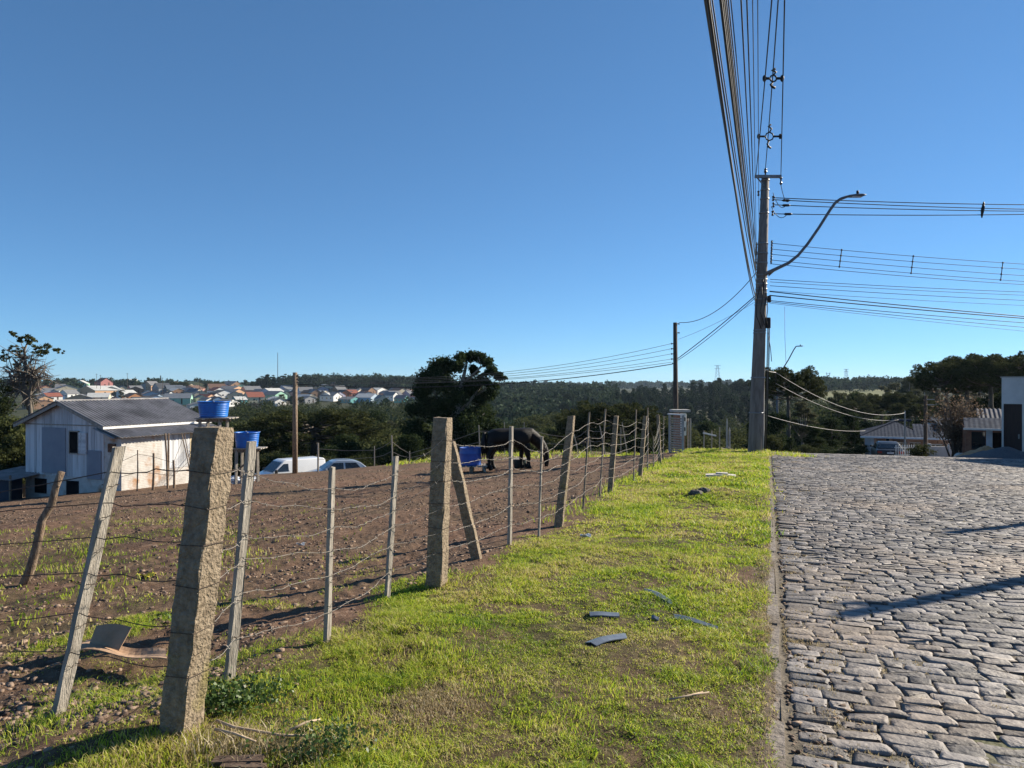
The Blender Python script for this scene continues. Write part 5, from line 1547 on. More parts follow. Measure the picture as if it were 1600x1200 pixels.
# ---- far woods that read as one mass
def far_wood(name, specs, label, lm, seed, ls=.9):
    rng = np.random.default_rng(seed); pts = []
    bl = []
    for (x0, x1, t0, t1, n, h0, h1) in specs:
        px = rng.uniform(x0, x1, n); t = rng.uniform(t0, t1, n); x = (px - 800) / FPX * t; z = hgt(x, t); h = rng.uniform(h0, h1, n)
        for i in range(n):
            r = h[i] * rng.uniform(.28, .42)
            for q in range(4):
                bl.append([x[i] + rng.normal() * r * .5, t[i] + rng.normal() * r * .5, z[i] + h[i] * rng.uniform(.45, .85), r * .75, r * .75, r * .6])
            bl.append([x[i], t[i], z[i] + h[i] * .3, r, r, h[i] * .3])
    p = blob_points(bl, len(bl) * int(34 if ls > .5 else 60), rng, .4)
    o = npmesh(name, *leaf_arrays(p, ls, rng, .65, .2), lm)
    return tag(o, label, 'woods', kind='stuff')
far_wood('distant_woods', [(455, 700, 760, 1000, 260, 14, 20), (640, 960, 330, 780, 300, 10, 15), (560, 900, 240, 420, 160, 8, 13), (-60, 460, 850, 1000, 200, 8, 13), (-60, 130, 700, 860, 60, 7, 12), (620, 900, 800, 1400, 200, 10, 15), (1270, 1480, 620, 800, 120, 9, 14), (1440, 1700, 500, 800, 160, 10, 15), (1200, 1300, 560, 760, 60, 9, 13)],
         'far belt of dark woods along the skyline behind the town and the meadow', M['lf_pine'], 3, 1.0)
far_wood('horizon_woods', [(500, 1500, 1800, 3600, 900, 14, 22), (-80, 640, 1500, 2600, 240, 10, 14)], 'farthest bluish woods on the horizon beyond the valley', M['lf_pine'], 4, 2.6)
far_wood('valley_scrub', [(250, 660, 150, 345, 420, 6, 12), (370, 665, 255, 350, 260, 9, 14), (-60, 260, 240, 330, 120, 5, 9), (640, 900, 140, 300, 160, 6, 12), (-60, 300, 120, 330, 160, 3, 8), (640, 1180, 120, 300, 330, 4, 9), (1180, 1330, 120, 400, 140, 5, 10), (1290, 1450, 130, 330, 90, 3, 7), (380, 900, 64, 130, 120, 2, 4), (860, 1200, 62, 120, 120, 2, 4)], 'low scrub filling the valley floor between the standing trees', M['lf_mid'], 5, .30)
# hilltop grove behind the town
G7 = 'grove on the hilltop behind the town at the thin mast'
for (px, top) in [(402, 590), (410, 586), (418, 582), (427, 584), (436, 586), (444, 582), (452, 585), (462, 588), (472, 592), (395, 594), (484, 596), (450, 592), (430, 592), (415, 592)]:
    put('pine', px, top, 740 + tr.uniform(-20, 20), 'tree of the dark hilltop grove around the thin mast', G7, None, 1.5)
# ================================================================ POLES AND CABLES
M['pole'] = mat('grey_concrete_pole', (.125, .105, .092), (.21, .185, .165), scale=3, bump=.4, bscale=20, stretch=(3, 3, .5), rough=.8)
M['slim'] = mat('pale_concrete', (.30, .29, .27), (.42, .41, .385), scale=5, bump=.3, bscale=30)
M['cable'] = mat('black_cable', (.012, .012, .013), (.022, .022, .024), rough=.55, scale=2)
M['greycable'] = mat('grey_cable', (.07, .066, .062), (.12, .115, .108), rough=.6, scale=2)
M['palecable'] = mat('pale_cable', (.30, .29, .27), (.42, .40, .37), rough=.5, scale=2)
M['oldwood'] = mat('dark_pole_wood', (.045, .032, .024), (.12, .09, .07), scale=6, stretch=(5, 5, .5), bump=.5)
M['porcelain'] = mat('brown_porcelain', (.05, .035, .03), (.09, .06, .05), rough=.3, scale=5)

PT = 29.0
PB = on(1180, PT)
PTOP = at(1196, 275, PT)
def pole_at(py, dx=0.0, dy=0.0):
    """point on the pole axis at the height seen at photo row py"""
    z = CAMZ - (py - 600) / FPX * PT
    f = (z - PB.z) / (PTOP.z - PB.z)
    p = PB.lerp(PTOP, f)
    return p + Vector((dx, dy, 0))
UP = thing('utility_pole', 'tall thick leaning concrete utility pole carrying many cables at the end of the grass verge', 'utility pole', tuple(PB))
def pp(mb, name, m, smooth=False, parent=UP):
    mb.v = [tuple(Vector(p) - PB) for p in mb.v]
    return mb.build(name, m, parent, smooth)
mb = MB(); mb.tube([PB - Vector((0, 0, .3)), PB, PB.lerp(PTOP, .35), PB.lerp(PTOP, .7), PTOP], [.285, .28, .24, .195, .145], n=20); pp(mb, 'shaft', M['pole'], True)
ca = pole_at(278); d_ = Vector((1, 0, 0))
mb = MB(); mb.bar(ca - d_ * .48 + Vector((0, -.2, 0)), ca + d_ * .55 + Vector((0, -.2, 0)), .09, .11); pp(mb, 'crossarm', M['steel'])
mb = MB(); mb.bar(ca - d_ * .42 + Vector((0, -.22, -.02)), pole_at(292) + Vector((-.1, -.17, 0)), .04); pp(mb, 'brace', M['steel'])
mb = MB(); mb.lathe([(0, 0), (.03, 0), (.03, .12), (.06, .14), (.06, .19), (.035, .2), (.055, .24), (.055, .28), (0, .3)], 10); mb.v = [tuple(Vector(p) + PTOP) for p in mb.v]; pp(mb, 'top_insulator', M['porcelain'], True)
def ins(p, ln=.18, r=.05):
    q = MB(); q.tube([p, p + Vector((0, 0, ln * .2)), p + Vector((0, 0, ln * .3)), p + Vector((0, 0, ln * .7)), p + Vector((0, 0, ln * .8)), p + Vector((0, 0, ln))], [r * .5, r, r * .55, r * .55, r, r * .5], n=8); pp(q, 'insulator', M['porcelain'], True)
for py in (381, 390, 398, 407): ins(pole_at(py, .33, -.05) - Vector((0, 0, .09)))
for py in (385, 396, 408, 420): ins(pole_at(py, -.30, -.15) - Vector((0, 0, .09)), .16)
for py, dx in ((304, -.28), (312, .30), (322, .32), (335, .30)): ins(pole_at(py, dx, -.1) - Vector((0, 0, .08)), .2, .055)
ins(pole_at(291, .55, -.2), .32, .06)
mb = MB(); mb.bar(pole_at(376, .33, -.05), pole_at(413, .33, -.05), .05, .05); pp(mb, 'secondary_rack', M['steel'])
mb = MB(); mb.bar(pole_at(380, -.30, -.15), pole_at(424, -.30, -.15), .05, .05); pp(mb, 'secondary_rack', M['steel'])
def band(py, r, h=.05):
    q = MB(); c = pole_at(py); q.lathe([(r, -h / 2), (r + .015, -h / 2), (r + .015, h / 2), (r, h / 2)], 16); q.v = [tuple(Vector(p) + c) for p in q.v]; pp(q, 'band', M['steel'], True)
for py, r in ((282, .175), (297, .18), (311, .185), (333, .195), (381, .215), (396, .22), (411, .225), (430, .23), (437, .232), (444, .235), (452, .24), (458, .24), (468, .245), (476, .25), (516, .26), (520, .262), (590, .295), (645, .31)):
    band(py, r * .90 - .004)
rq = random.Random(2)
mb = MB(); mb.box(pole_at(505, .26, -.12), (.2, .16, .42), ch=.02); pp(mb, 'junction_box', M['cable'])
mb = MB(); mb.box(pole_at(468, .28, -.12), (.14, .12, .26), ch=.02); pp(mb, 'junction_box', M['cable'])
for k in range(5):     # service loops and down leads strapped to the shaft
    x0 = -.14 + k * .06; mb = MB()
    a = pole_at(rq.uniform(420, 450)); b = pole_at(rq.uniform(500, 515))
    mb.tube([a + Vector((x0, -.26, 0)), a.lerp(b, .3) + Vector((x0 + rq.uniform(-.12, .12), -.30, 0)), a.lerp(b, .7) + Vector((x0 + rq.uniform(-.14, .14), -.31, 0)), b + Vector((x0 + .1, -.29, 0))], .016, n=5); pp(mb, 'service_loop', M['greycable' if k % 2 else 'cable'], True)
for k, x0 in enumerate((.27, .31, .35)):
    mb = MB(); mb.tube([pole_at(505, x0, -.1), pole_at(540, x0 + .02, -.1), pole_at(585, x0 + .04, -.08), pole_at(640, x0 + .05, -.08), pole_at(704, x0 + .06, -.06)], .016, n=5); pp(mb, 'down_lead', M['cable' if k != 1 else 'greycable'], True)
mb = MB(); mb.tube([pole_at(520, .30, -.1), pole_at(545, .40, -.15), pole_at(565, .46, -.15)], .014, n=4); pp(mb, 'loose_lead', M['cable'], True)

# slim pale post beside the pole
o = on(1190, 30.4)
mb = MB(); h_ = (CAMZ - (574 - 600) / FPX * 30.4) - o.z
mb.box((0, 0, h_ / 2 - .1), (.20, .16, h_ + .2), ch=.02)
SLP = thing('slim_post', 'slim pale concrete post standing close beside the tall concrete pole', 'post', tuple(o))
mb.build('shaft', M['slim'], SLP)
mb = MB(); mb.box((0, -.02, h_ + .08), (.16, .14, .16), ch=.02); mb.build('cap_box', M['cable'], SLP)

# street lamps
def lamp(name, label, a, pts, r, head, hv):
    root = thing(name, label, 'street lamp', tuple(a)); A = Vector(a)
    mb = MB(); mb.tube([Vector(p) - A for p in pts], r, n=10); mb.build('arm', M['steelarm'], root, True)
    h0 = Vector(head) - A; hv = Vector(hv)
    mb = MB(); mb.tube([h0 - hv * .05, h0 + hv * .12, h0 + hv * .5, h0 + hv * .8, h0 + hv], [.05, .10, .12, .10, .03], n=10)
    for i, v in enumerate(mb.v): mb.v[i] = (v[0], v[1], h0.z + (v[2] - h0.z) * .55)
    hd = mb.build('lamp_head', M['steelarm'], root, True)
    q = MB(); q.tube([h0 + hv * .55 + Vector((0, 0, .04)), h0 + hv * .55 + Vector((0, 0, .10)), h0 + hv * .55 + Vector((0, 0, .17))], [.04, .05, .045], n=10); q.build('photocell', M['cable'], hd, True)
    q = MB(); q.box(h0 + hv * .5 - Vector((0, 0, .06)), (.36, .16, .02)); q.build('lens', lens, hd)
    return root
M['steelarm'] = mat('painted_grey_arm', (.10, .11, .13), (.16, .17, .19), rough=.5, metal=.3, scale=6)
pts = [at(x, y, PT - .3 - (x - 1195) * .008) for x, y in [(1196, 428), (1215, 419), (1232, 411), (1247, 399), (1262, 381), (1280, 355), (1297, 328), (1305, 317), (1313, 311), (1324, 307)]]
L1 = lamp('street_lamp', 'long curved street lamp arm reaching right from the tall concrete pole', pts[0], pts, [.075, .065, .06, .055, .055, .055, .055, .055, .055, .05], pts[-1], (.62, -.17, .04))
mb = MB(); A = Vector(L1.location); mb.poly([pole_at(424, .2, -.2) - A, at(1212, 420.5, PT - .4) - A, at(1212, 422, PT - .4) - A, pole_at(433, .2, -.2) - A], .05); mb.build('bracket', M['steel'], L1)
o = on(1216, 82)
pts = [o, o.lerp(at(1214, 600, 82), .5), at(1214, 592, 82), at(1219, 583, 82), at(1232, 562, 82), at(1240, 547, 82), at(1244, 541, 82)]
L2 = lamp('street_lamp', 'distant slanting street lamp rising out of the araucaria crown', o, pts[:3] + pts[3:], [.12, .11, .10, .07, .06, .06, .06], pts[-1], (.8, -.1, .05))

def cable(pts, r, m, label, group=None, sub=10):
    o = Vector(pts[0]); mb = MB(); mb.tube([Vector(p) - o for p in pts], r, n=5)
    ob = mb.build('overhead_cable', m, None, True); ob.location = o
    return tag(ob, label, 'cable', group)
def sagline(a, b, sag, n=14):
    a, b = Vector(a), Vector(b)
    return [a.lerp(b, k / n) - Vector((0, 0, 4 * sag * (k / n) * (1 - k / n))) for k in range(n + 1)]
def overhead(att, X0, drop=.0):
    """span from the pole to the next pole behind the viewer; drawn past photo column X0 at the top edge"""
    a = Vector(att); rx, rz = (X0 - 800) / FPX, 600 / FPX
    t = (a.z - drop - CAMZ) / rz
    m = Vector((rx * t, t, CAMZ + rz * t))
    h = (m - a); h.z = 0; L1_ = h.length
    L = L1_ + m.y + 6
    b = a + h.normalized() * L; b.z = a.z + .9
    s = L1_ / L
    q = ((m.z - a.z) - (b.z - a.z) * s) / (s * s - s)
    p_ = (b.z - a.z) - q
    return [a + h.normalized() * (L * f) + Vector((0, 0, p_ * f + q * f * f)) for f in np.linspace(0, 1, 24)]
OG = 'cables running overhead from the tall pole towards the viewer'
trio = []
for (att, X0, w_) in [(ca - d_ * .45 + Vector((0, -.25, .06)), 1206, 'left'), (PTOP + Vector((0, 0, .28)), 1216, 'middle'), (ca + d_ * .52 + Vector((0, -.25, .06)), 1226, 'right')]:
    P_ = overhead(att, X0, .35); trio.append(P_)
    cable(P_, .016, M['cable'], f'{w_} of the three spaced black cables running overhead from the pole top', OG)
for (py, dx, X0, r, m, drop, lab) in [
    (468, -.22, 1103, .026, 'greycable', .1, 'leftmost thick pale cable of the overhead bundle at the top edge'), (474, -.24, 1106, .018, 'cable', .15, 'black cable wound along the leftmost overhead cable'), (450, -.20, 1109, .016, 'cable', .1, 'thin black cable just right of the leftmost overhead cable'), (440, -.2, 1113, .012, 'cable', .1, 'fourth cable from the left in the overhead bundle'),
    (432, -.26, 1126, .024, 'cable', .2, 'thick black cable at the left of the dense central overhead bundle'), (420, -.3, 1129, .022, 'greycable', .2, 'thick grey cable in the middle of the dense overhead bundle'), (412, -.28, 1132, .018, 'cable', .2, 'black cable right of the thick grey one in the dense overhead bundle'), (408, -.3, 1135, .014, 'greycable', .2, 'thin grey cable in the right half of the dense overhead bundle'), (400, -.3, 1138, .014, 'cable', .2, 'thin black cable in the right half of the dense overhead bundle'), (396, -.26, 1142, .012, 'cable', .2, 'rightmost thin cable of the dense overhead bundle'),
    (408, -.3, 1158, .015, 'cable', .3, 'left of two separate dark cables between the dense bundle and the spaced three'), (396, -.3, 1167, .015, 'cable', .3, 'right of two separate dark cables between the dense bundle and the spaced three'), (385, -.3, 1176, .010, 'greycable', .3, 'left of two thin faint cables beside the spaced three'), (381, -.2, 1184, .010, 'greycable', .3, 'right of two thin faint cables beside the spaced three')]:
    cable(overhead(pole_at(py, dx, -.15), X0, drop), r * .7, M[m], lab, OG)
# diamond spacers on the three cables
def on_row(P_, py):
    for i in range(len(P_) - 1):
        ya = 600 - (P_[i].z - CAMZ) / max(P_[i].y, .1) * FPX; yb = 600 - (P_[i + 1].z - CAMZ) / max(P_[i + 1].y, .1) * FPX
        if (ya - py) * (yb - py) <= 0 and P_[i + 1].y > 0: return P_[i].lerp(P_[i + 1], (py - ya) / (yb - ya))
for py, lab in ((122, 'black diamond cable spacer higher in the sky on the three overhead cables'), (213, 'black diamond cable spacer lower, just above the pole top on the three cables')):
    a, b, c = [on_row(P_, py) for P_ in trio]
    s = (c - a).length / 2; o = b.lerp((a + c) / 2, .5)
    S_ = thing('cable_spacer', lab, 'cable spacer', tuple(o), 0, 'diamond spacers on the overhead cables')
    ax = (c - a).normalized(); up = Vector((0, 0, 1))
    mb = MB(); ring = [Vector((0, 0, 0)) + ax * (math.cos(k * math.pi / 4) * s * .38) + up * (math.sin(k * math.pi / 4) * s * .38) for k in range(8)]
    mb.tube(ring + [ring[0]], .022, n=6, cap=False); mb.build('ring', M['cable'], S_, True)
    for sg in (-1, 1):
        q = MB(); q.bar(ax * sg * s * .38, ax * sg * s * .98, .05); q.blob(tuple(ax * sg * s), (.055, .055, .09), rq, 8, 6, .02); q.build('clamp', M['cable'], S_, True)
    for sg in (-1, 1):
        q = MB(); q.tube([up * sg * s * .38, up * sg * s * .70 + ax * .07 * sg, up * sg * s * .95 - ax * .03, up * sg * s * 1.1 + ax * .05], [.025, .03, .033, .033], n=6); q.build('hook', M['cable'], S_, True)

# spans to the right
RG = 'cables crossing the sky to the right of the tall pole'
def right(py0, py1, x0, r, m, lab, sag=.12, tb=34.0):
    a = pole_at(py0, x0, -.1); e = (py1 - py0) / 395.0
    xb = 1960; b = at(xb, py0 + e * (xb - 1205), tb)
    return cable(sagline(a, b, sag), r, M[m], lab, RG), sagline(a, b, sag)
order = ['topmost', 'second', 'third', 'lowest']
mv = [right(y0, y1, .3, .018, 'cable', f'{order[i]} of the four black high cables running right, level with the lamp head', .2) for i, (y0, y1) in enumerate([(310, 313), (313, 320), (321, 323), (335, 328)])]
order = ['topmost', 'second', 'third', 'fourth', 'lowest']
lv = [right(y0, y1, .33, .011, 'cable', f'{order[i]} of the five thin cables running right with upright spacers', .22) for i, (y0, y1) in enumerate([(381, 405), (390, 413), (398, 423), (407, 432), (413, 437)])]
for (y0, y1, r, m, lab) in [(437, 451, .011, 'cable', 'upper of three thin wires just below the spaced five at right'), (441, 456, .010, 'greycable', 'middle of three thin wires just below the spaced five at right'), (447, 464, .011, 'cable', 'lower of three thin wires just below the spaced five at right'), (455, 472, .008, 'greycable', 'faint grey wire above the thick lower cables at right'),
                         (456, 489, .020, 'cable', 'thick black cable, higher of the lowest group at right'), (462, 492, .022, 'cable', 'thick black cable crossing the higher one in the lowest group at right'), (470, 499, .014, 'cable', 'thinner cable below the two thick ones at right'), (472, 506, .012, 'cable', 'next to lowest wire running right from the pole'), (474, 512, .008, 'greycable', 'lowest faint wire running right from the pole')]:
    right(y0, y1, .3, r, m, lab, .15)
def on_col(P_, px):
    for i in range(len(P_) - 1):
        xa = 800 + P_[i].x / P_[i].y * FPX; xb = 800 + P_[i + 1].x / P_[i + 1].y * FPX
        if (xa - px) * (xb - px) <= 0: return P_[i].lerp(P_[i + 1], (px - xa) / (xb - xa))
for px, w_ in ((1315, 'nearest the lamp arm'), (1427, 'in the middle of the span'), (1567, 'near the right edge')):
    ps = [on_col(l[1], px - i * 1.2) for i, l in enumerate(lv[:4])]
    S_ = thing('wire_spacer', f'upright rod spacer on the thin cables at right, {w_}', 'cable spacer', tuple(ps[3]), 0, 'upright spacers on the thin cables')
    mb = MB(); mb.tube([p - ps[3] for p in (ps[0] + Vector((0, 0, .04)), ps[1], ps[2], ps[3] - Vector((0, 0, .04)))], .018, n=6); mb.build('rod', M['cable'], S_)
    for p in ps:
        q = MB(); q.blob(tuple(p - ps[3]), (.045, .05, .035), rq, 7, 5, .02); q.build('clip', M['cable'], S_, True)
ps = [on_col(l[1], 1537 - i) for i, l in enumerate(mv)]
S_ = thing('cable_spacer', 'dark twisted spacer clamping the four high black cables near the right edge', 'cable spacer', tuple(ps[1]))
mb = MB(); mb.tube([p - ps[1] + Vector((0, 0, z)) for p, z in ((ps[0], .10), (ps[1], 0), (ps[2], 0), (ps[3], -.12))], [.025, .07, .07, .025], n=7); mb.build('rod', M['cable'], S_, True)
for p in ps:
    q = MB(); q.blob(tuple(p - ps[1]), (.05, .06, .05), rq, 7, 5, .02); q.build('clip', M['cable'], S_, True)
# sleeves and jumpers where the high cables leave the pole
for i, (l, px) in enumerate(zip(mv[1:], (1228, 1228, 1231))):
    p = on_col(l[1], px); mb = MB(); mb.tube([(-.16, 0, 0), (-.1, 0, 0), (.1, 0, 0), (.16, 0, 0)], [.02, .05, .05, .02], n=8); q = mb.build('cable_clamp', M['cable'], None, True); q.location = p
    tag(q, f'black clamp on the {["second", "third", "lowest"][i]} high cable close to the tall pole', 'cable clamp')
for a, b, lab in [(pole_at(291, .55, -.2), on_col(mv[1][1], 1233), 'jumper wire curving from the crossarm insulator to the high cable'), (pole_at(303, .25, -.2), on_col(mv[2][1], 1228), 'jumper wire looping from the pole side to the third high cable'), (pole_at(324, .2, -.2), on_col(mv[3][1], 1230), 'jumper wire hanging in a loop to the lowest high cable')]:
    cable(sagline(a, b, .28, 8), .013, M['cable'], lab)
a = at(1226, 479, 28.9); cable([a, a + Vector((.01, 0, -1.2)), at(1228, 566, 28.9)], .007, M['greycable'], 'loose wire end dangling straight down right of the tall pole')

# the dark pole behind the meter hutch
P2t = 36.0
b2 = on(1056, P2t); t2 = at(1055, 504, P2t)
U2 = thing('utility_pole', 'dark slender pole behind the meter box with cables fanning left and right', 'utility pole', tuple(b2))
mb = MB(); mb.tube([Vector((0, 0, -.3)), Vector((0, 0, 2)), t2 - b2], [.135, .125, .10], n=12); mb.build('shaft', M['oldwood'], U2, True)
def p2(py, dx=0): 
    f = (CAMZ - (py - 600) / FPX * P2t - b2.z) / (t2.z - b2.z); return b2.lerp(t2, f) + Vector((dx, 0, 0))
for py, dx in ((506, .2), (520, .2), (537, -.2), (545, -.2), (553, -.2), (561, -.2), (568, -.16)):
    q = MB(); p = p2(py, dx) - b2; q.tube([p - Vector((dx * .8, 0, 0)), p - Vector((dx * .3, 0, 0)), p], [.02, .02, .05], n=7); q.build('insulator', M['porcelain'], U2, True)
P1t = 38.3
b1 = on(461, P1t); t1 = at(461, 582, P1t)
U1 = thing('utility_pole', 'lone brown wooden pole at the far edge of the paddock before the white van', 'utility pole', tuple(b1))
mb = MB(); mb.tube([Vector((0, 0, -.2)), t1 - b1], [.14, .115], n=10); mb.build('shaft', M['stick'], U1, True)
for py in (587, 592, 597):
    q = MB(); p = at(463, py, P1t) - b1; q.tube([p, p + Vector((.06, 0, 0)), p + Vector((.10, 0, 0))], [.02, .05, .05], n=7); q.build('insulator', M['porcelain'], U1, True)
LG = 'wires running left from the dark pole across the valley'
for i, (py, pe) in enumerate([(537, 585), (545, 588), (553, 591), (561, 594), (566, 597)]):
    cable(sagline(p2(py, -.2), at(463, pe, P1t), .75 - .08 * i, 20), .010, M['greycable'], f'{["topmost", "second", "third", "fourth", "fifth"][i]} of the thin wires running left from the dark slender pole', LG)
cable(sagline(p2(569, -.16), at(463, 600, P1t), .55, 20), .021, M['cable'], 'thick black lowest wire running left from the dark slender pole', LG)
cable(sagline(pole_at(425, -.22, -.1), p2(504, .2), .55), .015, M['cable'], 'sagging black cable from the tall pole to the top of the dark slender pole')
cable(sagline(pole_at(462, -.24, -.1), p2(560, .12), .06), .019, M['cable'], 'taut black cable slanting from the tall pole down to the dark slender pole')
cable(sagline(pole_at(465, -.24, -.1), p2(563, .12), .12), .013, M['cable'], 'second taut cable just below the slanting one to the dark slender pole')
cable(sagline(pole_at(472, -.24, -.1), p2(530, .15), .10), .007, M['greycable'], 'faint upper wire from the tall pole to the dark slender pole')
# lit service wires to the houses
W1 = at(1414, 645, 50.5); W2 = at(1404, 656, 50.5)
s_ = o = Vector(SLP.location)
cable(sagline(at(1212, 582, 31), W1, .75, 16), .011, M['palecable'], 'upper pale service wire sagging to the mast of the blue roofed house')
cable(sagline(at(1212, 599, 31), W2, .55, 16), .010, M['palecable'], 'lower pale service wire sagging to the blue roof')
cable(sagline(at(1194, 648, 30.5), at(1352, 673, 50), .25, 14), .010, M['palecable'], 'lowest pale service wire sagging from the slim post to the house corner')
cable(sagline(at(1212, 600, 31), at(1212, 582, 31), 0, 2), .012, M['cable'], 'short upright wire tying two pale service wires together')
cable(sagline(at(1194, 578, 30.4), at(1212, 582, 31), .02, 3), .014, M['palecable'], 'short pale wire from the slim post to the upper service wire')

# unseen poles on the right-hand side of the road, whose shadows cross the cobbles
for (px_tip, py_tip, hgt_, lab) in [(1310, 970, 5.2, 'wooden pole on the right side of the road nearest the viewer'), (1480, 838, 5.4, 'wooden pole on the right side of the road farther along')]:
    tip = gp(px_tip, py_tip); k = hgt_ / math.tan(R(SUN_EL))
    x, y = tip.x + math.sin(R(SUN_AZ)) * k, tip.y + math.cos(R(SUN_AZ)) * k; zb_ = H(x, y)
    top = Vector((x, y, tip.z + hgt_))
    U = thing('utility_pole', lab, 'utility pole', (x, y, zb_))
    mb = MB(); mb.tube([(0, 0, -.3), (0, 0, 2.5), (0, 0, top.z - zb_)], [.13, .12, .10], n=10); mb.build('shaft', M['oldwood'], U, True)
    mb = MB(); mb.bar((-.35, .1, top.z - zb_ - .3), (.35, .1, top.z - zb_ - .3), .08); mb.build('crossarm', M['oldwood'], U)

# ================================================================ METER HUTCH, GATE, RUBBLE
gt = 30.2
o = on(1046, gt)
GT = thing('slatted_gate', 'narrow gate of horizontal slats between posts at the far end of the wire fence', 'gate', (o.x, o.y, o.z - .05), R(-62))
hh = CAMZ - (648 - 600) / FPX * gt - o.z + .05
mb = MB()
for k in range(15): mb.box((.42, 0, .08 + k * (hh - .12) / 15), (.74, .025, .055))
mb.build('slats', M['wood'], GT)
for x in (0.02, .82):
    q = MB(); q.box((x, .0, hh / 2), (.08, .08, hh), ch=.01); q.build('post', M['slim'], GT)
q = MB(); q.box((.42, 0, hh + .03), (.95, .11, .05)); q.build('top_rail', M['white'], GT)
o = on(1066, 31.5)
MT = thing('meter_box', 'brick meter hutch with a white box, two dark dials and a slab roof', 'meter box', (o.x, o.y, o.z - .05))
zt = CAMZ - (638 - 600) / FPX * 31.5 - o.z
M['redbrick'] = mat('red_brick', (.20, .095, .06), (.32, .17, .11), scale=7, contrast=(.3, .7)); brick_bump(M['redbrick'])
mb = MB(); mb.box((-.10, .1, (zt - .15) / 2), (.40, .5, zt - .15)); mb.build('brick_column', M['redbrick'], MT)
q = MB(); q.box((-.10, 0, zt - .05), (.74, .7, .10)); q.build('roof_slab', M['slim'], MT)
mb = MB(); mb.box((.0, -.20, zt - .62), (.24, .12, .95), ch=.015); bx_ = mb.build('white_box', M['white'], MT)
for z in (zt - .40, zt - .82):
    q = MB(); q.box((.02, -.27, z), (.11, .03, .16), ch=.01); q.build('dial', M['cable'], bx_)
for dx in (.22, .32):
    q = MB(); q.tube([(dx, -.1, -.1), (dx + .02, -.1, zt * .8)], .035, n=7); q.build('conduit', M['slim'], MT)
# little frame and rubble beyond the brow
o = on(1110, 35); FR_ = thing('timber_frame', 'small open frame of thin sticks beyond the brow left of the tall pole', 'frame', tuple(o))
zt2 = CAMZ - (673 - 600) / FPX * 35 - o.z
for x in (-.32, .05, .42):
    q = MB(); q.tube([(x, 0, -.1), (x + .02, 0, zt2 * (1.1 if x > .3 else 1))], .03, n=6); q.build('upright', M['wood'], FR_)
q = MB(); q.bar((-.35, 0, zt2 * .93), (.25, -.1, zt2 * .84), .07); q.build('rail', M['white'], FR_)
for px, top, lab in ((1136, 654, 'pointed thin concrete stake, taller of two beyond the rubble heap'), (1140, 668, 'shorter concrete stake right beside the tall pointed one')):
    o = on(px, 36.5); z_ = CAMZ - (top - 600) / FPX * 36.5 - o.z; mb = MB(); mb.tube([(0, 0, -.1), (0, 0, z_ * .9), (0, 0, z_)], [.06, .045, .02], n=6); q = mb.build('stake', M['slim'], None); q.location = o; tag(q, lab, 'stake')
o = on(1136, 33.2); mb = MB(); rk = random.Random(21)
RB = npr = np.random.default_rng(5)
for k in range(70):
    x = rk.gauss(0, .45); y = rk.gauss(0, .3); hh_ = max(0, .62 - abs(x) * .75 - abs(y) * .6) * rk.uniform(.3, 1)
    s = rk.uniform(.05, .15)
    mb.box((x, y, hh_), (s * 1.7, s, s * .8), Matrix.Rotation(rk.uniform(0, 3), 3, 'Z') @ Matrix.Rotation(rk.uniform(-.8, .8), 3, 'X'))
q = mb.build('rubble_heap', mat('mixed_rubble', (.14, .10, .085), (.38, .33, .30), scale=5, island=1.2, contrast=(.1, .95)), None); q.location = o; tag(q, 'heap of broken brick and rubble left of the tall pole foot', 'rubble', kind='stuff')
# ================================================================ HOUSES AT THE RIGHT
def corr_face(o, ex, es, x0, x1, top, wl=.24, amp=.007, th=.03, nseg=2, bot=lambda x: 0.0):
    """corrugated roof face: columns along ex from x0 to x1, each running up es from bot(x) to top(x)"""
    o, ex, es = Vector(o), Vector(ex), Vector(es); nr = ex.cross(es).normalized()
    if nr.z < 0: nr = -nr
    n = max(3, int((x1 - x0) / wl * 6)); vs = []; fs = []
    for i in range(n + 1):
        x = x0 + (x1 - x0) * i / n; a, b = bot(x), max(bot(x) + .02, top(x)); off = nr * amp * math.sin(2 * math.pi * i / 6)
        for j in range(nseg + 1): vs.append(o + ex * x + es * (a + (b - a) * j / nseg) + off)
        vs += [o + ex * x + es * b + off - nr * th, o + ex * x + es * a + off - nr * th]
    r = nseg + 3
    for i in range(n):
        for j in range(r):
            k = (j + 1) % r; fs.append((i * r + j, (i + 1) * r + j, (i + 1) * r + k, i * r + k))
    return vs, fs
M['bluetile'] = mat('slate_blue_tiles', (.032, .040, .058), (.06, .072, .098), scale=4, rough=.95, spec=.04)
M['salmon'] = mat('salmon_render', (.34, .20, .14), (.44, .28, .20), scale=3, bump=.2)
M['paleblue'] = mat('pale_blue_render', (.42, .47, .52), (.54, .59, .63), scale=2)
M['offwhite'] = mat('offwhite_render', (.46, .46, .45), (.60, .60, .585), scale=1.2, contrast=(.3, .7), c3=(.34, .335, .32), c3scale=.7, c3lim=(.58, .75))
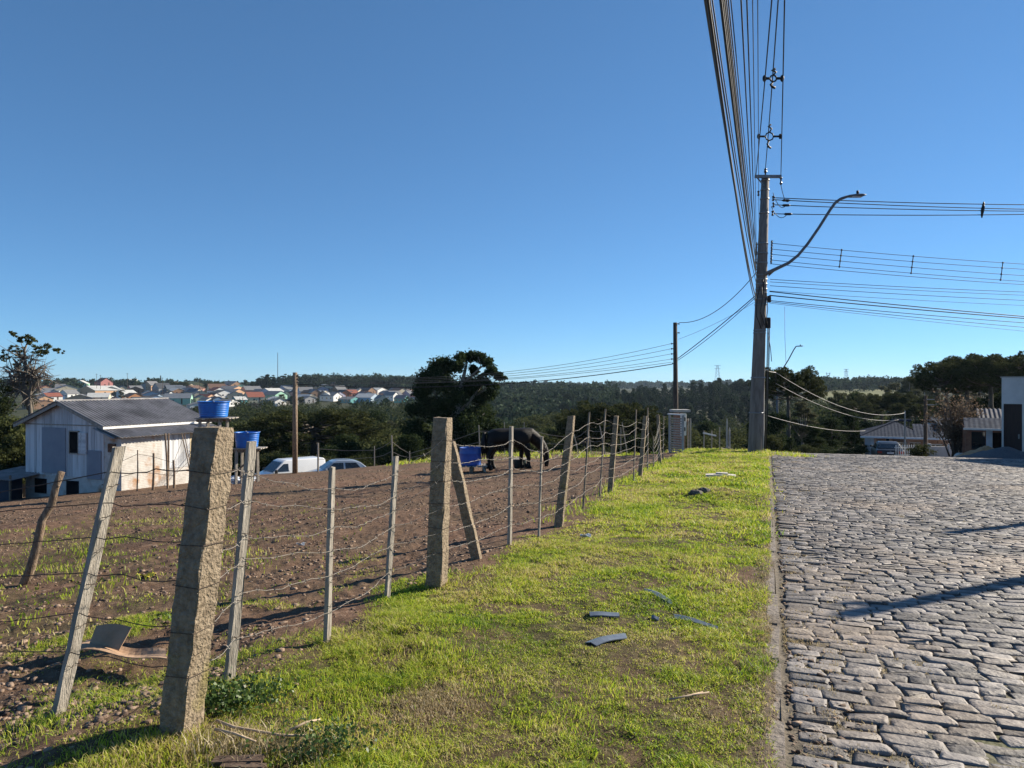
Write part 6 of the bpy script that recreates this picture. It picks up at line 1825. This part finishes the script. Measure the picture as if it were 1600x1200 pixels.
def blue_house():
    t = 57; s = t / FPX; o = on(1352, t)
    Hs = thing('house', 'low house with slate blue hipped roof and salmon walls behind the dark sedan', 'house', (o.x, o.y, o.z - .3), R(-25))
    X = lambda px: (px - 1352) * s / 1.08
    ze = CAMZ - (680 - 600) * s - Hs.location.z; zr = CAMZ - (656 - 600) * (t + 3) / FPX - Hs.location.z
    W = X(1478)
    mb = MB(); mb.box((X(1357), 0.05, ze / 2), (.5, .2, ze)); mb.box((X(1363), -.6, ze / 2), (.28, .28, ze)); mb.build('pale_wall', M['paleblue'], Hs)
    mb = MB(); mb.box((X(1373), .05, ze / 2), (X(1383) - X(1363), .2, ze)); mb.box((W * .72, .05, ze / 2), (W * .5, .2, ze)); mb.box((W / 2, 6.2, ze / 2), (W, .2, ze)); mb.box((.1, 3.1, ze / 2), (.2, 6.0, ze)); mb.box((W - .1, 3.1, ze / 2), (.2, 6.0, ze)); mb.build('wall', M['salmon'], Hs)
    mb = MB(); mb.box((X(1379), .4, ze / 2), (X(1392) - X(1366), .1, ze)); mb.build('garage_opening', M['dark'], Hs)
    for px in (1367, 1390, 1415, 1442):
        q = MB(); q.box((X(px), -.75, ze / 2), (.2, .2, ze), ch=.02); q.build('porch_pillar', M['salmon'], Hs)
    for px, w, h in ((1403, .9, 1.0), (1425, .7, 1.1), (1455, .8, .9)):
        q = MB(); q.box((X(px), -.06, ze - 1.0), (w, .05, h)); wd = q.build('window', M['glass'], Hs)
        q = MB(); q.box((X(px), -.09, ze - 1.0 + h / 2), (w + .1, .05, .06)); q.box((X(px), -.09, ze - 1.0), (.05, .045, h)); q.build('frame', M['white'], wd)
    e = 1.15; x0, x1 = -.35, X(1440); dep = 6.6
    run = dep / 2 + .6; rise = zr - ze; sl = math.hypot(run, rise); es = Vector((0, run, rise)) / sl
    kk = sl / (X(1405) - x0)
    mb = MB()
    mb.add(*corr_face((0, -e, ze), (1, 0, 0), es, x0, x1, lambda x: min(sl, (x - x0) * kk, (x1 - x) * kk * 1.3 + .3)))
    mb.add(*corr_face((0, dep + e - .6, ze), (1, 0, 0), Vector((0, -run, rise)) / sl, x0, x1, lambda x: min(sl, (x - x0) * kk, (x1 - x) * kk * 1.3 + .3)))
    r1 = X(1405) - x0; sl2 = math.hypot(r1, rise)
    mb.add(*corr_face((x0, run - e, ze), (0, 1, 0), Vector((r1, 0, rise)) / sl2, -run, run, lambda y: sl2 * (1 - abs(y) / run)))
    rf = mb.build('roof', M['bluetile'], Hs)
    mb = MB(); za = CAMZ - (661 - 600) * (t + 2) / FPX - Hs.location.z; rise2 = za - ze; run2 = 3.0; s2 = math.hypot(run2, rise2)
    mb.add(*corr_face((0, -e + .1, ze + .03), (1, 0, 0), Vector((0, run2, rise2)) / s2, X(1424), X(1480), lambda x: min(s2, (X(1480) - x) * 3.2 + .3)))
    mb.build('side_roof', M['bluetile'], Hs)
    q = MB(); q.tube([(X(1394), run - e, zr + .05), (X(1424), run - e, zr + .05)], .10, n=7); q.tube([(x0, -e, ze + .05), (X(1400), run - e, zr + .04)], .07, n=6); q.build('ridge_tiles', M['bluetile'], rf)
    q = MB(); q.box(((x0 + X(1480)) / 2, -e - .02, ze - .06), (X(1480) - x0, .05, .14)); q.build('fascia', M['paleblue'], rf)
    return Hs
blue_house()
# mast, dark pole, front fences and small white house beside it
o = on(1414, 50.5); z_ = CAMZ - (642 - 600) / FPX * 50.5 - o.z
mb = MB(); mb.tube([(0, 0, -.1), (0, 0, z_)], [.06, .05], n=8); q = mb.build('service_mast', M['steel'], None); q.location = o; tag(q, 'thin grey mast receiving the pale wires before the blue roofed house', 'mast')
o = on(1446, 48); z_ = CAMZ - (618 - 600) / FPX * 48 - o.z
DP = thing('utility_pole', 'dark thin pole standing in front of the right end of the blue roof', 'utility pole', tuple(o))
mb = MB(); mb.tube([(0, 0, -.1), (0, 0, z_)], [.13, .10], n=9); mb.build('shaft', M['oldwood'], DP)
for zz in (.25, .6, 1.6):
    q = MB(); q.bar((.05, -.05, z_ - zz), (.55, -.05, z_ - zz), .06); q.build('bracket', M['steel'], DP)
o = on(1407, 50); PF = thing('picket_fence', 'white picket fence between the dark sedan and the leafy bush', 'fence', tuple(o))
mb = MB()
for k in range(11): mb.box((k * .15 - .3, 0, .5), (.05, .03, 1.0))
mb.build('pickets', M['white'], PF)
for z in (.3, .8):
    q = MB(); q.box((.45, .03, z), (1.7, .03, .06)); q.build('rail', M['white'], PF)
o = on(1480, 56); WH = thing('house', 'small white walled house partly hidden behind the twiggy tree', 'house', (o.x, o.y, o.z - .2), R(-12))
zw = CAMZ - (672 - 600) / FPX * 50 - WH.location.z
mb = MB(); mb.box((.9, .1, zw / 2), (2.6, .2, zw)); mb.box((-.3, 2.0, zw / 2), (.2, 3.6, zw)); mb.box((2.1, 2.0, zw / 2), (.2, 3.6, zw)); mb.box((.9, 3.9, zw / 2), (2.6, .2, zw)); mb.build('wall', M['offwhite'], WH)
mb = MB(); mb.add(*corr_face((0, -.4, zw), (1, 0, 0), Vector((0, 2.5, .5)).normalized(), -.6, 2.5, lambda x: 2.55)); mb.add(*corr_face((0, 4.5, zw), (1, 0, 0), Vector((0, -2.5, .5)).normalized(), -.6, 2.5, lambda x: 2.55)); mb.build('roof', M['bluetile'], WH)
q = MB(); q.box((.3, -.02, zw - .95), (.8, .05, .8)); q.build('window', M['glass'], WH)
q = MB(); q.box((1.5, -.02, .95), (.8, .05, 1.9)); q.build('door', M['oldwood'], WH)
o = on(1452, 47.5); LW = thing('garden_wall', 'low pale garden wall behind the bush below the small white house', 'wall', tuple(o), R(-8))
mb = MB(); mb.box((1.2, 0, .42), (2.6, .12, .95)); mb.build('panel', M['offwhite'], LW)
for x in (0, 1.2, 2.4):
    q = MB(); q.box((x, -.02, .5), (.18, .18, 1.15), ch=.02); q.build('pillar', M['offwhite'], LW)
# house with corrugated roof behind the building site
def brick_house():
    t = 40; o = on(1503, t); Hs = thing('house', 'reddish brick house with striped corrugated roof beside the pale grey building', 'house', (o.x, o.y, o.z - .2), R(-30))
    z = lambda py, tt=t: CAMZ - (py - 600) / FPX * tt - Hs.location.z
    ze = z(668)
    mb = MB(); mb.box((2.8, 2.2, ze / 2), (5.4, .2, ze)); mb.box((.2, 4.2, ze / 2), (.2, 4, ze)); mb.build('wall', M['redbrick'], Hs)
    for x in (.3, 1.25, 2.2, 3.4):
        q = MB(); q.box((x, .1, ze / 2), (.28, .28, ze), ch=.02); q.build('porch_pillar', M['redbrick' if x != 1.25 else 'paleblue'], Hs)
    for x in (.75, 2.6):
        q = MB(); q.box((x, 2.07, ze * .58), (.8, .06, 1.0)); q.build('window', M['glass'], Hs)
    q = MB(); q.box((1.7, 2.07, ze * .42), (.8, .06, ze * .8)); q.build('door', M['dark'], Hs)
    mb = MB(); rise = z(643, 43) - ze; es = Vector((0, 3.4, rise)); L = es.length
    mb.add(*corr_face((0, 1.6, ze + .15), (1, 0, 0), es / L, .8, 6.0, lambda x: L, wl=.22, amp=.028)); mb.build('roof', M['steelroof'], Hs)
    mb = MB(); mb.add(*corr_face((0, -.5, ze - .02), (1, 0, 0), Vector((0, 2.2, .5)).normalized(), .1, 6.0, lambda x: 2.25)); pr = mb.build('porch_roof', M['bluetile'], Hs)
    q = MB(); q.box((3.0, -.53, ze - .04), (5.9, .05, .10)); q.build('fascia', M['white'], pr)
M['steelroof'] = mat('ribbed_grey_roof', (.08, .08, .092), (.13, .13, .145), rough=.9, spec=.06, scale=3)
brick_house()
# the pale grey building at the right edge
def grey_building():
    t = 33; o = on(1565, t); B = thing('building', 'plain pale grey flat topped building with a tall dark door at the right edge', 'building', (o.x, o.y, o.z - .3), R(-37))
    zt = CAMZ - (590 - 600) / FPX * t - B.location.z; zd = CAMZ - (631 - 600) / FPX * t - B.location.z
    c = math.cos(R(37)) ; sx = t / FPX / (c + math.sin(R(37)) * .66)
    d0, d1 = 3 * sx, 31.5 * sx
    mb = MB(); mb.box((d0 / 2, .1, zt / 2), (d0, .2, zt)); mb.box(((d1 + 2.6) / 2, .1, zt / 2), (2.6 - d1, .2, zt)); mb.box(((d0 + d1) / 2, .1, (zt + zd) / 2), (d1 - d0, .2, zt - zd))
    mb.box((.1, 3.6, zt / 2), (.2, 6.8, zt)); mb.box((2.5, 3.6, zt / 2), (.2, 6.8, zt)); mb.box((1.3, 6.9, zt / 2), (2.2, .2, zt)); mb.build('wall', M['offwhite'], B)
    mb = MB(); mb.box(((d0 + d1) / 2, .12, zd / 2), (d1 - d0, .08, zd)); dr = mb.build('door', mat('dark_brown_door', (.022, .013, .011), (.04, .024, .02), scale=4, stretch=(6, 6, .5), rough=.6), B)
    q = MB(); q.box((d1 - .12, .06, 1.4), (.05, .06, .2)); q.build('handle', M['steel'], dr)
    q = MB(); q.box((1.3, 3.5, zt - .16), (2.2, 6.6, .1)); q.build('roof', M['slim'], B)
    q = MB(); q.box((1.3, .1, zt + .02), (2.7, .27, .05)); q.build('coping', M['slim'], B)
grey_building()
def neighbour():
    B = thing('house', 'taller flat topped house next to the grey building, just past the right edge', 'house', (24.3, 25.2, -2.6)); hh = 6.9
    mb = MB(); mb.box((2.9, .1, hh / 2), (5.8, .2, hh)); mb.box((2.9, 5.5, hh / 2), (5.8, .2, hh)); mb.box((.1, 2.8, hh / 2), (.2, 5.2, hh)); mb.box((5.7, 2.8, hh / 2), (.2, 5.2, hh)); mb.build('wall', M['offwhite'], B)
    q = MB(); q.box((2.9, 2.8, hh - .2), (5.4, 5.2, .15)); q.build('roof', M['slim'], B)
    for y_, z_ in ((1.6, 1.6), (3.9, 1.6), (1.6, 4.6), (3.9, 4.6)):
        q = MB(); q.box((-.01, y_, z_), (.06, 1.1, 1.1)); q.build('window', M['glass'], B)
neighbour()
def heap(px, t, w, h, m, label, seed):
    o = on(px, t); rng = np.random.default_rng(seed); n = 26
    xs = np.linspace(-1, 1, n); A, B_ = np.meshgrid(xs, xs, indexing='ij'); r = np.hypot(A, B_)
    z = np.clip(1 - r, 0, 1) ** .85 * h + (fbm(A.ravel() * 6 + seed, B_.ravel() * 6, seed).reshape(n, n) - .5) * h * .22 * (r < .95) - .03
    v = np.stack([A.ravel() * w, B_.ravel() * w, z.ravel()], 1); i = np.arange(n - 1)[:, None] * n; j = np.arange(n - 1)[None]
    f = np.stack([i + j, i + n + j, i + n + j + 1, i + j + 1], -1).reshape(-1, 4)
    q = npmesh(label.split()[1] + '_pile', v, f, m, None, True); q.location = o; return tag(q, label, 'pile')
heap(1541, 35.5, 1.5, .75, mat('orange_sand', (.34, .19, .09), (.46, .29, .16), scale=8, bump=.5), 'orange sand piled against the pale grey building wall', 3)
heap(1572, 31.5, 1.9, .62, mat('dark_gravel', (.06, .065, .075), (.13, .135, .145), scale=30, bump=.8, bscale=90), 'dark gravel piled in front of the tall dark door', 4)
o = on(1499, 39.5); mb = MB(); mb.blob((0, 0, .15), (.3, .25, .25), rk, 10, 7, .12); q = mb.build('boulder', M['slab'], None, True); q.location = o; tag(q, 'whitish boulder at the foot of the twiggy many stemmed tree', 'boulder')

# ================================================================ FAR PYLONS AND MAST
def pylon(px, top, t, kind, label):
    o = on(px, t); h = CAMZ - (top - 600) / FPX * t - o.z
    root = thing('pylon', label, 'pylon', tuple(o)); mb = MB(); w = h * .13; r = .30
    st = M['pylon']
    if kind == 'lattice':
        lv_ = [0, .2, .38, .54, .68, .8, 1.0]
        for k in range(6):
            a, b = lv_[k], lv_[k + 1]; wa, wb = w * (1 - a * .75), w * (1 - b * .75)
            for sx in (-1, 1):
                for sy in (-1, 1): mb.bar((sx * wa, sy * wa, a * h), (sx * wb, sy * wb, b * h), r)
                mb.bar((sx * wa, -wa, a * h), (-sx * wb, -wb, b * h), r * .7)
        mb.build('lattice_mast', st, root)
        for z in (.86, 1.0):
            q = MB(); q.bar((-w * 1.05, 0, z * h), (w * 1.05, 0, z * h), r * 1.8); q.build('crossarm', st, root)
    else:
        mb.bar((-w * .35, 0, 0), (0, 0, h * .55), r * 1.3); mb.bar((w * .35, 0, 0), (0, 0, h * .55), r * 1.3); mb.build('legs', st, root)
        for sx in (-1, 1):
            q = MB(); q.bar((0, 0, h * .55), (sx * w * .85, 0, h), r * 1.5); q.bar((sx * w * .2, 0, h * .55), (sx * w * 1.05, 0, h), r); q.build('fork_arm', st, root)
        q = MB(); q.bar((-w * 1.2, 0, h * .93), (w * 1.2, 0, h * .93), r * 1.2); q.build('crossarm', st, root)
    return root
M['pylon'] = mat('far_steel', (.16, .18, .2), (.2, .22, .24), rough=.7, scale=1)
pylon(1121, 571, 1300, 'lattice', 'far lattice pylon above the wooded hill left of the tall pole')
pylon(1294, 582, 1200, 'fork', 'far fork shaped pylon on the ridge beyond the meadow')
pylon(1322, 577, 1200, 'lattice', 'far lattice pylon on the ridge right of the fork shaped one')
o = on(434, 745); h = CAMZ - (551 - 600) / FPX * 745 - o.z; mb = MB(); mb.tube([(0, 0, 0), (0, 0, h)], [.42, .26], n=6); q = mb.build('radio_mast', M['pylon'], None); q.location = o; tag(q, 'very thin radio mast rising from the hilltop grove behind the town', 'mast')
for i, (px, top, t) in enumerate([(151, 584, 640), (199, 583, 660), (157, 586, 640), (312, 592, 600), (541, 604, 560), (254, 590, 620)]):
    o = on(px, t); h = CAMZ - (top - 600) / FPX * t - o.z; mb = MB(); mb.tube([(0, 0, 0), (0, 0, h)], .16, n=5); mb.bar((-.9, 0, h - .5), (.9, 0, h - .5), .16); q = mb.build('street_pole', M['oldwood'], None); q.location = o; tag(q, 'thin utility pole with a crossarm among the houses of the town', 'utility pole', 'utility poles in the town')

# ================================================================ THE TOWN ON THE HILL
WC = {'white': (.74, .73, .70), 'cream': (.60, .52, .38), 'pale yellow': (.60, .50, .24), 'peach': (.58, .36, .22), 'orange': (.52, .24, .11), 'pink': (.52, .22, .20), 'brick red': (.32, .10, .055), 'mint green': (.30, .52, .40), 'pale blue': (.36, .46, .56), 'blue': (.10, .19, .34), 'teal': (.12, .34, .34), 'lilac': (.38, .36, .46), 'brown': (.24, .15, .10), 'grey': (.34, .34, .34), 'salmon': (.55, .29, .23)}
RC = {'grey': (.20, .20, .205), 'dark': (.065, .07, .08), 'white': (.52, .52, .50), 'brown': (.17, .10, .07), 'red': (.26, .09, .06), 'blue grey': (.12, .14, .17)}
WM = {k: mat(k.replace(' ', '_') + '_wall', tuple(x * .9 for x in v), v, scale=.5, contrast=(.3, .7)) for k, v in WC.items()}
RM = {k: mat(k.replace(' ', '_') + '_roof', tuple(x * .75 for x in v), v, scale=.6, contrast=(.3, .7)) for k, v in RC.items()}
HS = [(87, 606, 26, 11, 'orange', 'grey', 's'), (127, 605, 24, 10, 'mint green', 'white', 's'), (162, 606, 20, 14, 'pink', 'red', 's'), (189, 604, 26, 11, 'white', 'white', 's'), (208, 603, 17, 10, 'white', 'white', 'g'), (270, 604, 15, 8, 'peach', 'brown', 'g'), (301, 608, 36, 12, 'pale yellow', 'grey', 's'), (338, 614, 26, 13, 'cream', 'brown', 'g'),
      (104, 616, 40, 13, 'cream', 'blue grey', 's'), (157, 617, 46, 13, 'peach', 'white', 'g'), (211, 612, 20, 9, 'pink', 'grey', 'g'), (253, 614, 24, 14, 'grey', 'dark', 'g'), (282, 615, 17, 11, 'lilac', 'blue grey', 'g'), (296, 618, 14, 9, 'salmon', 'grey', 's'), (312, 620, 24, 9, 'cream', 'grey', 's'), (346, 620, 28, 10, 'white', 'dark', 's'),
      (78, 624, 36, 12, 'blue', 'white', 's'), (108, 621, 22, 11, 'white', 'grey', 'g'), (127, 628, 44, 11, 'peach', 'grey', 's'), (155, 627, 32, 12, 'cream', 'white', 'g'), (208, 627, 30, 12, 'orange', 'brown', 's'), (233, 629, 44, 10, 'blue', 'dark', 's'), (279, 629, 46, 13, 'mint green', 'blue grey', 'g'), (313, 627, 20, 9, 'cream', 'grey', 's'),
      (347, 609, 16, 9, 'white', 'grey', 's'), (361, 615, 34, 11, 'peach', 'grey', 's'), (374, 608, 18, 8, 'mint green', 'grey', 's'), (416, 607, 26, 10, 'white', 'brown', 'g'), (444, 607, 32, 9, 'white', 'white', 's'), (471, 612, 16, 10, 'white', 'red', 'g'), (372, 622, 15, 8, 'lilac', 'white', 's'), (397, 628, 28, 14, 'cream', 'red', 'g'), (429, 624, 28, 12, 'mint green', 'blue grey', 's'), (446, 622, 16, 10, 'cream', 'grey', 's'),
      (489, 620, 24, 11, 'brown', 'grey', 's'), (504, 620, 14, 9, 'peach', 'dark', 's'), (517, 625, 26, 11, 'white', 'grey', 's'), (536, 621, 24, 11, 'brick red', 'dark', 's'), (555, 616, 20, 8, 'cream', 'grey', 's'), (574, 628, 30, 12, 'pale blue', 'white', 's'), (595, 630, 16, 12, 'cream', 'grey', 's'), (587, 614, 26, 8, 'white', 'white', 's'), (611, 624, 20, 11, 'white', 'grey', 's'), (633, 618, 28, 9, 'cream', 'white', 's'), (628, 628, 18, 10, 'teal', 'blue grey', 's'),
      (398, 643, 36, 13, 'salmon', 'grey', 's'), (432, 632, 22, 9, 'white', 'grey', 's'), (374, 629, 18, 9, 'teal', 'white', 'g'), (650, 630, 18, 9, 'white', 'grey', 's'), (480, 628, 22, 9, 'grey', 'blue grey', 's'), (546, 628, 26, 8, 'teal', 'grey', 's'), (456, 630, 20, 8, 'cream', 'dark', 's'), (337, 629, 24, 9, 'blue', 'dark', 's'), (180, 620, 18, 8, 'brown', 'dark', 's'), (231, 618, 18, 8, 'white', 'grey', 's'),
      (66, 612, 20, 9, 'brown', 'red', 's'), (142, 612, 18, 8, 'lilac', 'dark', 's'), (182, 612, 22, 8, 'cream', 'blue grey', 's'), (228, 608, 22, 9, 'grey', 'grey', 's'), (244, 624, 18, 8, 'pale blue', 'grey', 's'), (390, 612, 22, 9, 'white', 'blue grey', 's'), (404, 616, 18, 8, 'pink', 'grey', 's'), (388, 621, 18, 8, 'grey', 'white', 's'), (418, 633, 18, 8, 'pale blue', 'grey', 's'), (461, 617, 18, 8, 'salmon', 'dark', 's'), (452, 613, 18, 8, 'grey', 'blue grey', 's'), (476, 606, 16, 7, 'white', 'grey', 's'),
      (502, 612, 22, 8, 'lilac', 'dark', 's'), (524, 612, 20, 7, 'cream', 'brown', 's'), (566, 620, 18, 8, 'grey', 'grey', 's'), (604, 617, 18, 7, 'pale yellow', 'grey', 's'), (622, 613, 18, 7, 'peach', 'dark', 's'), (648, 621, 18, 8, 'pale blue', 'grey', 's'), (642, 612, 18, 6, 'white', 'grey', 's'), (330, 605, 18, 7, 'grey', 'grey', 's'), (318, 602, 18, 6, 'white', 'dark', 's'), (360, 604, 18, 7, 'cream', 'dark', 's'), (388, 604, 16, 7, 'white', 'grey', 's'), (262, 620, 16, 8, 'white', 'dark', 's'), (295, 630, 18, 8, 'grey', 'dark', 's'), (330, 622, 16, 7, 'peach', 'white', 's'), (356, 633, 26, 9, 'white', 'grey', 's'), (64, 636, 40, 10, 'brown', 'brown', 's'), (92, 636, 36, 9, 'grey', 'white', 's'), (140, 637, 34, 9, 'white', 'dark', 's'), (178, 633, 30, 9, 'lilac', 'dark', 's'), (255, 636, 34, 8, 'grey', 'blue grey', 's'), (308, 637, 28, 8, 'white', 'grey', 's')]
rh = random.Random(8)
for k_ in range(75):
    px_k = rh.uniform(60, 655); by_ = rh.uniform(606, 634 if px_k < 440 else 628)
    HS.append((px_k, by_, rh.uniform(16, 30), rh.uniform(8, 12), rh.choice(['white', 'white', 'white', 'cream', 'cream', 'grey', 'peach', 'salmon', 'pale yellow', 'lilac', 'brown', 'pale blue']), rh.choice(['grey', 'grey', 'white', 'dark', 'brown', 'blue grey', 'red']), rh.choice('ssg')))
def zone(px):
    for lim, s in [(95, 'behind the gaunt tree'), (150, 'above the left shed roof'), (205, 'above the middle of the shed roof'), (262, 'above the right shed roof'), (308, 'left of the higher blue tank'), (360, 'above the higher blue tank'), (415, 'between blue tank and hilltop grove'), (458, 'just left of the wooden pole'), (500, 'just right of the wooden pole'), (560, 'between wooden pole and dark tree'), (610, 'nearer the dark tree'), (700, 'beside the big dark tree')]:
        if px < lim: return s
seen = {}
for (px, base, w, hh, wc, rc, ori) in HS:
    g = gp(px, base + 1.5, 250)
    t = g.y; s = t / FPX
    W, Hh = w * s * 1.12, hh * s * 1.22
    D = max(6, W * .8) * rh.uniform(.8, 1.1)
    wall = Hh * (.6 if ori == 's' else .55); rise = Hh - wall
    if rise > W * .3: wall += rise - W * .3; rise = W * .3
    row = 'upper' if base < 611 else 'middle' if base < 621 else 'lower'
    lab = f'{wc} house with {rc} roof, {row} town row {zone(px)}'
    for alt in ('broad house' if w > 23 else 'small house', 'tall house' if hh > 10 else 'low house', 'gabled house' if ori == 'g' else 'long house', 'plain house', 'squat house'):
        if lab in seen: lab = lab.replace(lab.split(' with')[0].split(wc + ' ')[1], alt)
    seen[lab] = 1
    rz = R(rh.uniform(-72, -22))
    Ho = thing('town_house', lab, 'house', (g.x, g.y, g.z - 1.0), rz, 'houses of the town on the far hill')
    wall += 1.0; x, y = W / 2 * .92, D / 2
    mb = MB()
    ov = .35
    if ori == 's':      # ridge along x
        mb.add([(-x, -y, 0), (x, -y, 0), (x, y, 0), (-x, y, 0), (-x, -y, wall), (x, -y, wall), (x, y, wall), (-x, y, wall), (-x, 0, wall + rise * .93), (x, 0, wall + rise * .93)], [(0, 1, 5, 4), (1, 2, 6, 9, 5), (2, 3, 7, 6), (3, 0, 4, 8, 7), (4, 5, 9, 8), (7, 8, 9, 6)])
        mb.build('wall', WM[wc], Ho)
        q = MB(); k = rise / y
        for sg in (-1, 1): q.poly([(-x - ov, sg * (y + ov), wall - ov * k), (x + ov, sg * (y + ov), wall - ov * k), (x + ov, 0, wall + rise), (-x - ov, 0, wall + rise)], .16)
        q.build('roof', RM[rc], Ho)
    else:
        mb.add([(-x, -y, 0), (x, -y, 0), (x, y, 0), (-x, y, 0), (-x, -y, wall), (x, -y, wall), (x, y, wall), (-x, y, wall), (0, -y, wall + rise * .95), (0, y, wall + rise * .95)], [(0, 1, 5, 8, 4), (1, 2, 6, 5), (2, 3, 7, 9, 6), (3, 0, 4, 7), (5, 6, 9, 8), (4, 8, 9, 7)])
        mb.build('wall', WM[wc], Ho)
        q = MB(); k = rise / x
        for sg in (-1, 1): q.poly([(sg * (x + ov), -y - ov, wall - ov * k), (sg * (x + ov), y + ov, wall - ov * k), (0, y + ov, wall + rise), (0, -y - ov, wall + rise)], .16)
        q.build('roof', RM[rc], Ho)
    nw = 2 if W < 9 else 3
    for k in range(nw):
        q = MB(); q.box((-x + (k + .6) * 2 * x / (nw + .2), -y - .02, wall * .62 + .2), (1.3, .08, 1.1)); q.build('window', M['glass'], Ho)
    q = MB(); q.box((x + .02, -y * .3, wall * .62 + .2), (.08, 1.4, 1.1)); q.build('window', M['glass'], Ho)
    q = MB(); q.box((x + .02, y * .35, wall * .5 + .3), (.08, 1.0, wall - 1.2)); q.build('door', M['oldwood'], Ho)
# trees standing among the houses
GT_ = 'trees among the houses of the town'
for (px, top, base) in [(235, 596, 605), (228, 598, 606), (116, 594, 602), (104, 590, 603), (112, 588, 604), (344, 594, 602), (325, 596, 602), (310, 597, 604), (286, 596, 603), (276, 594, 602), (330, 594, 602), (290, 594, 602), (186, 610, 622), (232, 612, 622), (384, 596, 606), (372, 598, 606), (486, 600, 610), (500, 602, 612), (568, 602, 612), (560, 603, 612), (440, 614, 626), (470, 618, 630), (456, 618, 634), (496, 622, 634), (530, 624, 634), (420, 634, 646), (445, 636, 648), (370, 634, 648), (345, 636, 650), (600, 628, 640), (640, 626, 640), (250, 606, 616), (168, 614, 626), (322, 612, 622), (352, 620, 630), (300, 608, 618), (136, 600, 609), (62, 600, 612), (72, 596, 610), (220, 620, 632), (250, 628, 640), (280, 632, 646), (310, 632, 648), (200, 630, 642), (84, 628, 640), (160, 634, 646)]:
    g = gp(px, base, 250) or on(px, 760); put('round', px, top, g.y, 'dark tree standing among the houses of the town on the hill', GT_, None, 1.3)
g = gp(251, 604, 250); q = put('pine', 251, 585, g.y, 'single dark column shaped conifer standing above the town roofs', None, 0, .55)
g = gp(190, 630, 250)
put('loose', 190, 608, g.y, 'bare greyish tree among the houses left of the orange house', None, 0, 1.6)
for pl_ in (PR.values()):
    for p_ in pl_:
        if p_.name not in USED:
            for c_ in list(p_.children): bpy.data.objects.remove(c_)
            bpy.data.objects.remove(p_)

# ================================================================ AIR
def haze():
    mb = MB(); mb.box((0, 2600, 10), (8000, 7400, 150)); m = bpy.data.materials.new('haze'); m.use_nodes = True; nt = m.node_tree; nt.nodes.clear()
    out = nt.nodes.new('ShaderNodeOutputMaterial'); v = nt.nodes.new('ShaderNodeVolumePrincipled'); v.inputs['Color'].default_value = (.62, .80, 1, 1); v.inputs['Density'].default_value = HAZE; v.inputs['Anisotropy'].default_value = .2
    nt.links.new(v.outputs[0], out.inputs['Volume']); o = mb.build('haze', m); tag(o, 'thin pale blue air between the viewer and the far hills', 'haze', kind='stuff')
HAZE = .00006
haze()
